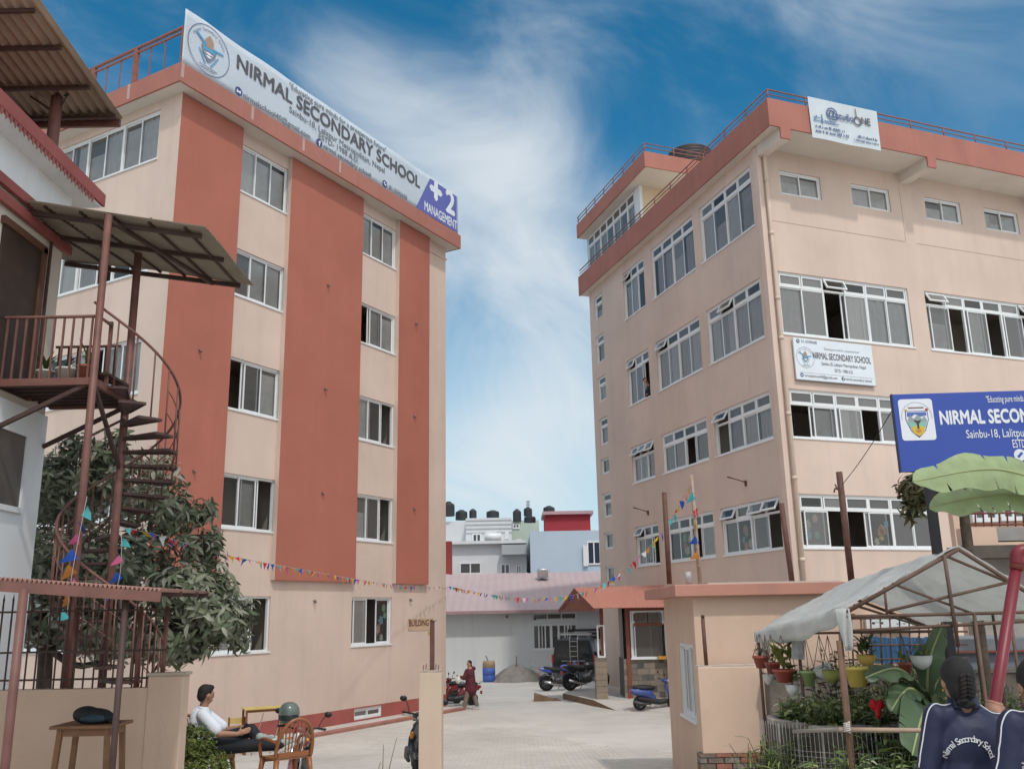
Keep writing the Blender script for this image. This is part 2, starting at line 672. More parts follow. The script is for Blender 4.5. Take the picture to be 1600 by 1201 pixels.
def window(parent, F, x0, x1, z0, z1, cols='ccc', vents='', vent_h=0.0, depth=1.7, fr=.055, glass=None, name='window', sill=True, inset=.05):
    """a window in a wall opening; cols: one letter a light (c curtain, p pale film, g plain, o slid open, d paper cut-outs);
    vents: one letter a top light (x shut, o pushed out)"""
    pick = glass is None
    glass = glass or GLASS
    w, h = x1 - x0, z1 - z0
    M = PM[parent.name].inverted() @ F @ Matrix.Translation((x0, inset, z0))
    n = len(cols)
    hm = h - vent_h
    seed = RW.random()

    def frame(mb):
        ring(mb, w, h, fr, 0, .08)
        if vents:
            mb.box(fr, w - fr, .004, .076, hm - .03, hm + .03)
            k = len(vents)
            for i in range(1, k):
                x = w * i / k
                mb.box(x - .022, x + .022, .004, .076, hm + .03, h - fr)
        if n > 3:
            for i in range(2, n, 2):
                x = w * i / n
                mb.box(x - .035, x + .035, .003, .077, fr, hm - (.03 if vents else fr))
        if sill:
            mb.box(-.03, w + .03, -inset - .03, .0, -.03, .012)
    wo = put(name, cached(('window', w, h, n, vents and len(vents) or 0, hm, sill), frame, UPVC), parent, M)
    cw = (w - 2 * fr) / n
    top = hm - (.03 if vents else fr)
    for i, c in enumerate(cols):
        xx, yy = fr + cw * i, (.014 if i % 2 else .044)
        sw, sh = cw + .02, top - fr
        dx = 0.0
        if c == 'o':
            dx = -cw * .82 if i % 2 else cw * .82
            if (i == n - 1 and dx > 0) or (i == 0 and dx < 0):
                dx = -dx
            yy += .0
        if not (c == 'o' and dx == 0):
            T = Matrix.Translation((xx + dx - (.02 if i else 0), yy, fr))
            put('sash', cached(('sash', sw, sh), lambda mb: ring(mb, sw, sh, .04, 0, .026), UPVC), wo, T)
            gi = (0 if c == 'd' else RW.randrange(3)) if pick else 3
            glass = GLASSES[gi] if pick else glass
            put('pane', cached(('pane', sw, sh, gi if pick else glass.name), lambda mb: mb.quad((.035, .013, .035), (sw - .035, .013, .035), (sw - .035, .013, sh - .035), (.035, .013, sh - .035)), glass), wo, T)
        if c in 'cpd':
            dy = .105
            if c == 'c':
                ph, fq = RW.uniform(0, 6), RW.uniform(20, 32)
                cwid = cw * RW.choice((1.0, 1.0, 1.0, .7))
                off = RW.choice((0, cw - cwid))

                def cf(mb):
                    mb.smooth = True
                    mb.grid(lambda u, v: (u * cwid, dy + .02 * math.sin(ph + fq * u * cwid) + .008 * math.sin(ph * 2 + 51 * u * cwid), v * (top - fr)), 26, 1)
                mbc = MB()
                cf(mbc)
                put('curtain', mbc.mesh('curtain', CURT), wo, Matrix.Translation((xx + off, 0, fr)))
            elif c == 'p':
                hh = (top - fr) * RW.choice((1.0, .9, .62))
                put('window_film', cached(('film', cw, hh), lambda mb: mb.box(0, cw, dy, dy + .004, 0, hh), PAPER), wo, Matrix.Translation((xx, 0, fr)))
            else:
                r2 = random.Random(int(seed * 1e6) + i)
                hues = [(.86, .86, .82), (.30, .62, .74), (.84, .78, .62), (.40, .62, .42), (.82, .52, .36), (.85, .74, .30)]
                pts = [(r2.uniform(.2, .8) * cw, r2.uniform(.12, .8) * (top - fr)) for _ in range(5)]
                for (u, v) in pts:
                    q = r2.choice(range(len(hues)))
                    pm = mat('cutout_paper_%d' % q, hues[q], .9, .1, 9)
                    mbq = MB()
                    kk = r2.choice((5, 6, 8))
                    rr = r2.uniform(.09, .16)
                    poly = []
                    for a in range(kk * 2):
                        g = rr * (1 if a % 2 else r2.uniform(.55, .75))
                        poly.append((u + g * math.cos(a * math.pi / kk), v + 1.25 * g * math.sin(a * math.pi / kk)))
                    mbq.prism(poly, yy + .028, yy + .031)
                    put('paper_cutout', mbq.mesh('paper_cutout', pm), wo, Matrix.Translation((xx, 0, fr)))
    if vents:
        k = len(vents)
        vw, vh = (w - 2 * fr) / k - .03, h - fr - hm - .03
        for i, c in enumerate(vents):
            T = Matrix.Translation((fr + (w - 2 * fr) * i / k + .015, .02, h - fr))
            if c == 'o':
                T = T @ Matrix.Translation((0, -.03, 0)) @ Matrix.Rotation(rad(-RW.uniform(24, 36)), 4, 'X')
            T = T @ Matrix.Translation((0, 0, -vh))
            put('vent_sash', cached(('vsash', vw, vh), lambda mb: ring(mb, vw, vh, .045, -.015, .03), UPVC), wo, T)
            gi = RW.randrange(3) if pick else 3
            glass = GLASSES[gi] if pick else glass
            put('pane', cached(('vpane', vw, vh, gi if pick else glass.name), lambda mb: mb.quad((.04, .007, .04), (vw - .04, .007, .04), (vw - .04, .007, vh - .04), (.04, .007, vh - .04)), glass), wo, T)
    # the dim room behind

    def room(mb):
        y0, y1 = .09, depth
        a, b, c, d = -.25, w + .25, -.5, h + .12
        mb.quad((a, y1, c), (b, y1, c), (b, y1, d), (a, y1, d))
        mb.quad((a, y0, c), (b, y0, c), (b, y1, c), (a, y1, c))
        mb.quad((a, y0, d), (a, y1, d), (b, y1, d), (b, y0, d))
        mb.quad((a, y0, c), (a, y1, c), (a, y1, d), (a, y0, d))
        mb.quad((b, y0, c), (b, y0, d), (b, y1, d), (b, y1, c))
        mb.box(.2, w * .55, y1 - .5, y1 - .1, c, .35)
    if depth:
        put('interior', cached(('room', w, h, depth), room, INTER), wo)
    return wo


def frame_matrix(origin, xdir):
    x = Vector((xdir[0], xdir[1], 0)).normalized()
    y = Z3.cross(x)
    M = Matrix.Identity(4)
    for i in range(3):
        M[i][0], M[i][1], M[i][2], M[i][3] = x[i], y[i], Z3[i], origin[i]
    return M


# ------------------------------------------------------------------ left school building
FL = frame_matrix((-4.255, 28.728, 0), (.49136, .87096))          # x along the street front, -y out of the wall
LB = thing('school_building', 'peach school building with three brick red wall bands and a long roof banner', 'building', FL)
XL0, XL1 = -8.62, 3.80
rows = [(2.15, 3.55), (5.22, 6.62), (8.29, 9.69), (11.41, 12.74), (14.42, 15.84)]
cfgL = {(0, 0): 'gpo', (0, 1): 'god', (1, 0): 'gpo', (1, 1): 'pgo', (2, 0): 'ogp', (2, 1): 'pgo', (3, 0): 'gpp', (3, 1): 'opp', (4, 0): 'cpp', (4, 1): 'cpp'}
C1, C2 = (-6.44, -4.50), (-1.17, .76)
holes = [(*c, *r) for c in (C1, C2) for r in rows] + [(-.97, .33, .08, .44)]
mb = MB(FL)
wall_panel(mb, XL0 + .002, XL1, 0.44, 16.22, [h for h in holes if h[2] > .5])
mb.quad((XL1, 0, 0), (XL1, 12, 0), (XL1, 12, 16.22), (XL1, 0, 16.22))
mb.quad((XL1, 12, 0), (XL0, 12, 0), (XL0, 12, 16.22), (XL1, 12, 16.22))
mb.build('wall', PEACH, LB)
mb = MB(FL)
wall_panel(mb, XL0, XL1 + .012, 0.0, 0.44, [(-.97, .33, .10, .405)], y=-.012, reveal=.1)
mb.quad((XL0, -.012, .44), (XL1, -.012, .44), (XL1, 0, .44), (XL0, 0, .44))
mb.build('plinth', PLINTH, LB)
window(LB, FL, -.97, .33, .10, .405, 'gg', inset=.02, name='basement_window', sill=False)
for (a, b, sidecol) in ((XL0, -6.49, 0), (-4.55, -1.21, 1), (.76, 2.55, 1)):
    mb = MB(FL)
    bot = 3.97
    mb.quad((a, -.15, bot), (b, -.15, bot), (b, -.15, 16.2), (a, -.15, 16.2))
    mb.quad((b, -.15, bot), (b, 0, bot), (b, 0, 16.2), (b, -.15, 16.2))
    mb.quad((a, 0, bot), (b, 0, bot), (b, -.15, bot), (a, -.15, bot))
    if sidecol:
        mb.cur = 1
        mb.quad((a, 0, bot), (a, -.15, bot), (a, -.15, 16.2), (a, 0, 16.2))
    mb.build('red_wall_band', [REDP, PEACH], LB)
for (ri, (z0, z1)) in enumerate(rows):
    for ci, c in enumerate((C1, C2)):
        window(LB, FL, c[0], c[1], z0, z1, cfgL[(ri, ci)])
# narrow moulding near the far end
mb = MB(FL)
mb.box(2.56, XL1 + .03, -.035, .0, 15.78, 15.86)
mb.build('moulding', PEACH, LB)
# side face
FS = FL @ Matrix.Translation((XL0, -.15, 0)) @ Matrix.Rotation(rad(-90), 4, 'Z')
S_holes, s_rows = [], [(2.3, 3.7), (5.3, 6.72), (8.33, 9.75), (11.47, 12.92), (14.55, 15.98)]
for (z0, z1) in s_rows:
    S_holes += [(-5.2, -.80, z0, z1), (-10.6, -6.2, z0, z1)]
mb = MB(FS)
wall_panel(mb, -12.15, 0, 0.0, 16.22, S_holes)
mb.build('side_wall', PEACH, LB)
for k, hh in enumerate(S_holes):
    window(LB, FS, *hh, cols=('ccpcpc', 'pcgcpc', 'cpccgp', 'pgcgcp')[(k // 2 + k) % 4] if k > 7 else ('gpcogp', 'ggpcgo')[k % 2], glass=GLASS2 if k == 8 else None)
# roof slab with fascia
a, b, e = -9.04, 4.05, .52
mb = MB(FL)
mb.box(a + .06, b - .06, -e + .06, 12.4, 16.22, 16.60)
mb.build('roof_slab', SOFF, LB)
mb = MB(FL)
mb.box(a, b, -e, -e + .055, 16.215, 16.74)
mb.box(a, a + .055, -e + .06, 12.45, 16.215, 16.74)
mb.box(b - .055, b, -e + .06, 12.45, 16.215, 16.74)
mb.box(a + .057, b - .057, 12.40, 12.45, 16.215, 16.74)
mb.build('fascia', FASC, LB)
PALE = mat('whitewash_run', (.48, .33, .30), .9, .1, 3)
for x in (a + .02, -6.6, -4.55, -2.9):
    MB(FL).box(x, x + .09, -e - .004, -e - .001, 16.23 + .1, 16.735).build('paint_run', PALE, LB)
for y in (1.4, 3.6):
    MB(FL).box(a - .004, a - .001, y, y + .1, 16.30, 16.735).build('paint_run', PALE, LB)
# railing on the side edge of the roof
for i in range(7):
    y = -e + .08 + i * 1.75
    w = .05 if i == 0 else .15
    MB(FL).box(a + .05, a + .05 + w * .6, y, y + w, 16.74, 17.80).build('railing_post', RAILR, LB)
    if i < 6:
        for k in (1, 2):
            MB(FL).box(a + .08, a + .105, y + .12 + k * .56, y + .145 + k * .56, 16.74, 17.66).build('baluster', RAILR, LB)
mb = MB(FL)
mb.box(a + .05, a + .12, -e + .06, 10.6, 17.801, 17.86)
mb.box(a + .06, a + .11, -e + .06, 10.6, 17.66, 17.70)
mb.build('handrail', RAILR, LB)
# floodlight stubs and pipe ends on the front
for (x, z, o) in ((-2.84, 12.72, .15), (-2.83, 9.5, .15), (-2.8, 6.44, .15), (1.7, 12.72, .15), (1.65, 9.46, .15), (1.67, 6.38, .15), (-7.54, 9.54, .15), (-7.48, 6.51, .15), (-2.83, 3.44, 0), (1.7, 3.49, 0)):
    mb = MB(FL)
    mb.tube([(x, -o + .02, z), (x, -o - .06, z - .01)], .022, 8)
    mb.tube([(x, -o - .05, z + .005), (x, -o - .09, z - .06)], [.035, .025], 8)
    mb.build('pipe_stub', mat('stub_grey', (.16, .13, .12), .6, .2, 9), LB)

# the painted letters on the wall
BT = FL @ Matrix.Translation((2.32, -.014, 2.70))
bl = thing('wall_sign', 'small peach sign reading BUILDING B fixed to the lower wall beside the gate pillar', 'sign', BT)
MB(BT).box(-.70, .70, .004, .014, -.19, .19).build('board', mat('sign_peach', (.55, .38, .26), .8, .1, 3), bl)
text(bl, 'BUILDING B', -.0, .04, .001, .27, mat('letter_dark_red', (.09, .02, .02), .6), .004, width=1.30)
for sx in (-.66, .66):
    for sz in (-.155, .155):
        MB(BT @ Matrix.Translation((sx, .003, sz)) @ Matrix.Rotation(rad(90), 4, 'X')).lathe([(0, 0), (.016, .002), (.016, .008), (0, .01)], 8).build('screw', RUST, bl)
MB(BT).box(.42, .62, -.002, .003, -.33, -.215).build('yellow_plate', mat('plate_yellow', (.5, .36, .10), .6), bl)


# ------------------------------------------------------------------ emblem used on the boards
def emblem(parent, x, z, y, r, tone=0):
    """round school crest: ring, shield with lamp, wings and lines of lettering"""
    dark = mat('crest_ring', (.12, .13, .24), .6)
    blue = mat('crest_blue', (.10, .34, .56), .6)
    tan = mat('crest_brown', (.40, .26, .18), .6)
    grey = mat('crest_grey', (.20, .22, .28), .6)
    T0 = Matrix.Translation((x, y, z))

    def piece(nm, polys, m, dy):
        mb = MB()
        for p in polys:
            mb.prism([(px * r, pz * r) for px, pz in p], -dy - .0012, -dy)
        put(nm, mb.mesh(nm, m), parent, T0)
    N = 40
    mb = MB()
    for i in range(N):
        a0, a1 = 2 * math.pi * i / N, 2 * math.pi * (i + 1) / N
        q = [(math.cos(a0) * .97 * r, math.sin(a0) * .97 * r), (math.cos(a1) * .97 * r, math.sin(a1) * .97 * r), (math.cos(a1) * r, math.sin(a1) * r), (math.cos(a0) * r, math.sin(a0) * r)]
        mb.quad(*[(u, -.003, v) for u, v in q])
    put('crest_ring', mb.mesh('crest_ring', dark), parent, T0)
    piece('crest_shield', [[(-.36, .12), (-.30, -.18), (0, -.52), (.30, -.18), (.36, .12)]], grey, .002)
    piece('crest_water', [[(-.32, .16), (-.28, -.05), (.28, -.05), (.32, .16)]], blue, .005)
    piece('crest_lamp', [[(-.18, .10), (-.20, .38), (0, .62), (.20, .38), (.18, .10)]], tan, .008)
    piece('crest_wing', [[(-.66, .42), (-.60, .50), (-.12, .20), (-.18, .13)], [(.66, .20), (.70, .12), (.2, .08), (.2, .16)]], blue, .011)
    piece('crest_wave', [[(-.22, -.16), (.0, -.10), (.22, -.16), (.0, -.20)], [(-.16, -.28), (0, -.22), (.16, -.28), (0, -.33)]], mat('crest_white', (.75, .76, .78), .6), .007)
    piece('crest_ribbon', [[(-.48, -.1), (-.42, -.1), (-.10, -.60), (-.16, -.62)], [(.48, -.1), (.42, -.1), (.10, -.60), (.16, -.62)]], blue, .003)
    for k in range(2):
        piece('crest_line', [[(-.44 + .1 * k, -.70 - .09 * k), (.44 - .1 * k, -.70 - .09 * k), (.44 - .1 * k, -.73 - .09 * k), (-.44 + .1 * k, -.73 - .09 * k)]], grey, .002)
    # lettering round the upper rim
    word = 'Nirmal Secondary School'
    for i, ch in enumerate(word):
        if ch == ' ':
            continue
        a = rad(152 - 124 * i / (len(word) - 1))
        me = WM.get(('ch', ch, round(r, 2)))
        if me is None:
            me = WM[('ch', ch, round(r, 2))] = text_mesh(ch, r * .17, grey)
        put('crest_letter', me, parent, T0 @ Matrix.Translation((math.cos(a) * .80 * r, -.003, math.sin(a) * .80 * r)) @ Matrix.Rotation(-(a - math.pi / 2), 4, 'Y'))


def icon(parent, x, z, y, r, kind):
    dk = mat('icon_navy', (.05, .07, .20), .6)
    wh = mat('icon_white', (.75, .78, .8), .6)
    T0 = Matrix.Translation((x, y, z))
    mb = MB()
    mb.prism([(r * math.cos(2 * math.pi * i / 20), r * math.sin(2 * math.pi * i / 20)) for i in range(20)], -.003, -.001)
    put('icon_disc', mb.mesh('icon_disc', dk), parent, T0)
    mb = MB()
    if kind == 'mail':
        mb.prism([(-.55 * r, -.4 * r), (-.55 * r, .4 * r), (0, 0), (.55 * r, .4 * r), (.55 * r, -.4 * r), (0, -.25 * r)], -.005, -.003)
    elif kind == 'f':
        mb.box(-.12 * r, .14 * r, -.005, -.003, -.8 * r, .5 * r)
        mb.box(-.34 * r, .42 * r, -.0052, -.0032, -.05 * r, .2 * r)
        mb.box(.142 * r, .5 * r, -.0052, -.0032, .4 * r, .65 * r)
    else:
        T = Matrix.Rotation(rad(40), 4, 'Y')
        mb.box(-.5 * r, .5 * r, -.005, -.003, -.16 * r, .12 * r, T)
        mb.box(-.55 * r, -.2 * r, -.0052, -.0032, -.1 * r, .42 * r, T)
        mb.box(.2 * r, .55 * r, -.0052, -.0032, -.1 * r, .42 * r, T)
    put('icon_mark', mb.mesh('icon_mark', wh), parent, T0)


# ------------------------------------------------------------------ banner on the roof
BM = FL @ Matrix.Translation((0, -.50, 0))
ban = thing('roof_banner', 'long white school banner standing along the roof edge of the building with red bands', 'banner', BM)
BANW = mat('banner_white', (.66, .72, .78), .55, .05, .8, spec=.3, trans=.25)
mb = MB(BM)
mb.smooth = True
mb.grid(lambda u, v: (-9.0 + 12.9 * u, .014 + .012 * math.sin(u * 37) * math.sin(1 + v * 3) - .002 * math.sin(u * 90 + v * 9), 16.76 + 1.57 * v + .012 * math.sin(u * 31) * v), 160, 8)
mb.build('banner_sheet', BANW, ban, solid=.004)
for x in (-8.9, -6.4, -3.9, -1.4, 1.1, 3.8):
    MB(BM).box(x - .025, x + .025, .045, .09, 16.6, 18.3).build('frame_post', RAILR, ban)
GREYL = mat('letter_grey', (.10, .10, .11), .6)
GREYT = mat('letter_thin_grey', (.17, .18, .20), .6)
emblem(ban, -8.17, 17.56, -.002, .71)
Y0 = -.004
text(ban, 'NIRMAL SECONDARY SCHOOL', -2.90, 17.77, Y0, .60, GREYL, .016, width=8.65)
text(ban, '"Educating pure minds for a prosperous future"', -2.85, 18.15, Y0, .26, GREYT, .002, width=4.65)
text(ban, 'Sainbu-18, Lalitpur Metropolitan, Nepal', -2.86, 17.37, Y0, .28, GREYT, .003, width=4.55)
text(ban, 'ESTD- 1988 A.D.', -2.89, 17.13, Y0, .27, GREYT, .003, width=1.9)
text(ban, 'nirmalschool40@gmail.com', -5.56, 16.91, Y0, .24, GREYT, .003, width=2.7)
text(ban, 'nirmal secondary school', -2.46, 16.90, Y0, .24, GREYT, .003, width=2.3)
text(ban, '01-5590608', .17, 16.90, Y0, .24, GREYT, .003, width=1.02)
icon(ban, -7.08, 16.93, -.003, .13, 'mail')
icon(ban, -3.81, 16.91, -.003, .13, 'f')
icon(ban, -.58, 16.91, -.003, .13, 'tel')
mb = MB(BM)
mb.prism([(1.2, 16.78), (2.06, 18.24), (3.80, 18.24), (3.80, 16.78)], -.006, -.002)
mb.build('blue_panel', mat('banner_violet_blue', (.13, .14, .42), .55, .05, 1), ban)
BW = mat('banner_letter_white', (.72, .76, .82), .6)
text(ban, '+', 2.42, 17.83, -.010, 1.45, BW, .06)
text(ban, '2', 3.36, 17.77, -.010, 1.25, BW, .045)
text(ban, 'MANAGEMENT', 2.74, 17.03, -.010, .48, BW, .012, width=2.1)

# ------------------------------------------------------------------ right school building
CR = Vector((7.471, 25.08, 0))
FR = frame_matrix(CR, (.93182, .36293))
FRL = frame_matrix(CR, (.29921, -.95419))          # left face: x = -(distance from the corner)
RB = thing('school_building', 'peach school building with a corner drainpipe and wide red roof edge', 'building', FR)
fr_rows = [(4.56, 6.04), (7.60, 9.01), (10.62, 12.54)]
F_h = [(.36, 5.20, *r) for r in fr_rows] + [(5.87, 10.7, *r) for r in fr_rows]
F_small = [(x, x + 1.52, 15.05, 15.82) for x in (.76, 3.45, 6.41, 8.97, 11.6)]
mb = MB(FR)
wall_panel(mb, 0, 16, 0, 16.46, F_h + F_small)
mb.build('front_wall', PEACH, RB)
fcols = {(.36, 0): ('dogoggg'[:6], 'xxxxxx'), (.36, 1): ('opcogp', 'xxxxxx'), (.36, 2): ('cgoccc', 'xxoxxx'), (5.87, 0): ('gpgogp', 'xxxxxx'), (5.87, 1): ('gogogo', 'xxxxxx'), (5.87, 2): ('pocogo', 'oxxxxo')}
for (x0, x1, z0, z1) in F_h:
    c, v = fcols[(x0, [r[0] for r in fr_rows].index(z0))]
    if x0 == .36 and z0 == 4.56:
        c = 'dodogg'
        c = 'dood' + 'gg'
    window(RB, FR, x0, x1, z0, z1, c, v, .42, depth=0 if x0 < 1 else 2.6)
for hh in F_small:
    window(RB, FR, *hh, cols='pp', sill=False, depth=0 if hh[0] < 5 else 1.7)
L_rows = [(4.58, 6.02), (7.64, 9.03), (10.62, 12.45), (14.10, 16.05)]
L_x = [(-3.64, -.43), (-7.37, -4.11), (-9.93, -8.01)]
L_small = [(-12.95, -12.10, z0, z1) for z0, z1 in ((4.0, 4.75), (5.40, 6.07), (6.66, 7.65), (8.42, 9.06), (9.62, 10.74), (11.45, 12.50), (13.12, 14.30), (15.02, 16.05))]
mb = MB(FRL)
wall_panel(mb, -13.47, 0, 0, 16.46, [(*x, *r) for x in L_x for r in L_rows] + L_small)
mb.build('side_wall', PEACH, RB)
lc = {(0, 0): ('gdgo', 'oxoo'), (1, 0): ('gdog', 'xxxx'), (2, 0): ('gdo', 'oxx'), (0, 1): ('occc', 'oxxx'), (1, 1): ('gcoc', 'xxxx'), (2, 1): ('ccc', 'ooo'),
      (0, 2): ('cccc', 'xoxx'), (1, 2): ('cccc', 'oxxx'), (2, 2): ('cco', 'oxx'), (0, 3): ('cpcp', 'xxxx'), (1, 3): ('ccpc', 'xxxx'), (2, 3): ('pcg', 'oxx')}
for i, x in enumerate(L_x):
    for j, r in enumerate(L_rows):
        c, v = lc[(i, j)]
        window(RB, FRL, *x, *r, cols=c, vents=v, vent_h=.42, depth=0 if i == 0 else 1.7)
for hh in L_small:
    tall = hh[3] - hh[2] > .8
    window(RB, FRL, *hh, cols='p', vents='x' if tall else '', vent_h=.36 if tall else 0, sill=False)
mb = MB(FRL)
mb.quad((-13.47, 0, 0), (-13.47, 0, 16.46), (-13.47, 12, 16.46), (-13.47, 12, 0))
mb.build('rear_wall', PEACH, RB)
for (z0, z1) in ((4.0, 6.3), (7.0, 9.3), (10.0, 12.8), (13.5, 16.4)):
    mb = MB(FR)
    a, b, c, d = .16, 5.5, .16, 3.85
    e = a + .075 * d
    mb.quad((e, d, z0), (b, d, z0), (b, d, z1), (e, d, z1))
    mb.quad((b, c, z0), (b, c, z1), (b, d, z1), (b, d, z0))
    mb.quad((a, c, z0), (b, c, z0), (b, d, z0), (e, d, z0))
    mb.quad((a, c, z1), (e, d, z1), (b, d, z1), (b, c, z1))
    mb.box(1.2, 4.2, 2.6, 3.2, z0, z0 + .75)
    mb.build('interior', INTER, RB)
# corner pilaster strip and drainpipe
mb = MB(FR)
mb.box(-.06, .10, -.045, .14, 0, 16.44)
mb.build('corner_strip', PEACH, RB)
mb = MB(FR)
mb.tube([(.20, -.10, .3), (.20, -.10, 16.2), (.24, -.03, 16.40)], .058, 10)
for z in (3.2, 4.2, 6.4, 8.2, 10.4, 11.6, 13.6, 15.3):
    mb.tube([(.20, -.10, z), (.20, -.10, z + .10)], .073, 10)
mb.build('drainpipe', mat('drainpipe_peach', (.64, .50, .40), .5, .06, 2), RB)
# plaster joints
JO = mat('plaster_joint', (.36, .25, .19), .9)
for (x0, x1) in ((.3, 5.36), (5.83, 11.0)):
    MB(FR).box(x0, x1, -.004, -.001, 14.105, 14.12).build('plaster_joint', JO, RB)
MB(FR).box(5.39, 5.40, -.004, -.001, 14.12, 16.0).build('plaster_joint', JO, RB)
# roof: overhanging slab, fascia, brackets
eF, eL = 1.22, .32
# fascia outline in world: corner at CR + eF*nF + eL*nL
nF, nL = Vector((.36293, -.93182, 0)), Vector((-.95419, -.29921, 0))
dF, dL = Vector((.93182, .36293, 0)), Vector((-.29921, .95419, 0))


def rp(sF, sL, z):
    p = CR + dF * sF + dL * sL
    return Vector((p.x, p.y, z))


def corner(of, ol):
    """world point offset of from the front and ol from the left wall line"""
    # solve a*dF + b*dL with (..)·nF = of and (..)·nL = ol
    A = ((dF.dot(nF), dL.dot(nF)), (dF.dot(nL), dL.dot(nL)))
    det = A[0][0] * A[1][1] - A[0][1] * A[1][0]
    a = (of * A[1][1] - A[0][1] * ol) / det
    b = (A[0][0] * ol - of * A[1][0]) / det
    return a, b


def slab(mb, of, ol, sF, sL, z0, z1):
    a, b = corner(of, ol)
    pts = [rp(a, b, 0), rp(sF, b * 1.0 - 0, 0), rp(sF, sL, 0), rp(a, sL, 0)]
    n = len(pts)
    vs = [Vector((p.x, p.y, z)) for z in (z0, z1) for p in pts]
    mb.add(vs, [(3, 2, 1, 0), (4, 5, 6, 7)] + [(i, (i + 1) % n, n + (i + 1) % n, n + i) for i in range(n)])


mb = MB()
slab(mb, eF - .05, eL - .05, 16.5, 13.85, 16.46, 17.20)
mb.build('roof_slab', SOFF, RB)
a, b = corner(eF, eL)
P0, P1, P2 = rp(a, b, 0), rp(17, b, 0), rp(a, 13.9, 0)


def strip(mb, p, q, z0, z1, t, inward):
    p, q = Vector(p), Vector(q)
    w = inward.normalized() * t
    vs = [Vector((u.x, u.y, z)) for z in (z0, z1) for u in (p, q, q + w, p + w)]
    mb.add(vs, [(3, 2, 1, 0), (4, 5, 6, 7), (0, 1, 5, 4), (1, 2, 6, 5), (2, 3, 7, 6), (3, 0, 4, 7)])


mb = MB()
strip(mb, P0, P1, 16.455, 17.33, .05, -nF)
strip(mb, P0 + dL * .052, P2, 16.455, 17.33, .05, -nL)
mb.build('fascia', FASC, RB)
for s in (-.04, 5.44, 10.9):
    M = FR @ Matrix.Translation((s + .17, 0, 0))
    mb = MB(M)
    mb.box(-.16, .16, -eF + .054, .0, 16.13, 16.459)
    mb.cur = 1
    mb.box(-.17, .17, -eF - .002, -eF + .05, 16.12, 16.458)
    mb.build('roof_bracket', [SOFF, FASC], RB)
# parapet rails
mb = MB()
for z, r in ((17.65, .026), (17.50, .018)):
    o = Vector((0, 0, z))
    mb.tube([P2 - nL * .08 + o, P0 - nL * .08 - nF * .08 + o, P1 - nF * .08 + o], r, 6)
mb.build('handrail', RAILR, RB)
for i in range(13):
    p = P0.lerp(P1, i / 13 + .001) - nF * .08 - nL * .08
    MB().tube([(p.x, p.y, 17.3), (p.x, p.y, 17.65)], .022, 6).build('railing_post', RAILR, RB)
for i in range(1, 8):
    p = P0.lerp(P2, i / 12) - nL * .08
    MB().tube([(p.x, p.y, 17.3), (p.x, p.y, 17.65)], .022, 6).build('railing_post', RAILR, RB)
# penthouse
CREAM = mat('cream_wall_paint', (.64, .52, .36), .88, .06, .6, spec=.15)
mb = MB()
p, q, r = rp(0, 8.05, 0), rp(6.2, 8.05, 0), rp(0, 13.47, 0)
strip(mb, p, q, 17.2, 19.02, .15, dL)
mb.build('penthouse_wall', CREAM, RB)
mb = MB()
t = rp(.9, 13.47, 0)
strip(mb, rp(.6, 8.2, 0), rp(.6, 13.4, 0), 17.2, 19.0, .1, -nL)
mb.build('penthouse_wall', INTER, RB)
mb = MB()
strip(mb, rp(0, 7.98, 0) + nL * .01, rp(0, 8.42, 0) + nL * .01, 17.2, 19.01, .12, -nL)
mb.build('penthouse_column', UPVC, RB)
window(RB, FRL, -13.40, -8.46, 17.30, 19.0, 'ppppppp', 'xxxxxxx', .46, depth=.5, inset=0.0, glass=GLASS2, name='penthouse_window', sill=False)
mb = MB()
p, q, r = rp(-.45, 6.55, 0), rp(6.3, 6.55, 0), rp(-.45, 13.55, 0)
vs = [Vector((u.x, u.y, z)) for z in (19.02, 19.5) for u in (p + dF * .06 + dL * .06, q + dL * .06, q + dL * 7, r + dF * .06)]
mb.add(vs, [(3, 2, 1, 0), (4, 5, 6, 7), (0, 1, 5, 4), (1, 2, 6, 5), (2, 3, 7, 6), (3, 0, 4, 7)])
mb.build('penthouse_slab', SOFF, RB)
mb = MB()
strip(mb, p, q, 19.015, 19.64, .055, dL)
strip(mb, p + dL * .056, r, 19.015, 19.64, .055, -nL)
mb.build('penthouse_fascia', FASC, RB)
mb = MB()
for z in (20.0, 19.84):
    o = Vector((0, 0, z))
    mb.tube([r + dF * .06 + o, p + dF * .06 + dL * .06 + o, q + dL * .06 + o], .022, 6)
mb.build('handrail', RAILR, RB)
for i in range(8):
    u = p.lerp(r, i / 7 * .98) + dF * .06 + dL * .06
    MB().tube([(u.x, u.y, 19.6), (u.x, u.y, 20.0)], .022, 6).build('railing_post', RAILR, RB)
for i in range(1, 6):
    u = p.lerp(q, i / 5 * .98) + dL * .06
    MB().tube([(u.x, u.y, 19.6), (u.x, u.y, 20.0)], .022, 6).build('railing_post', RAILR, RB)
# antenna stub, wall arms for lamps
for (x, z) in ((-2.05, 6.65), (-8.75, 6.5)):
    mb = MB(FRL)
    mb.box(x - .05, x + .05, -.03, 0, z - .14, z + .02)
    mb.tube([(x, -.02, z - .03), (x - .08, -.30, z + .07), (x - .16, -.52, z + .14)], [.018, .015, .024], 6)
    mb.build('lamp_arm', RUST, RB)
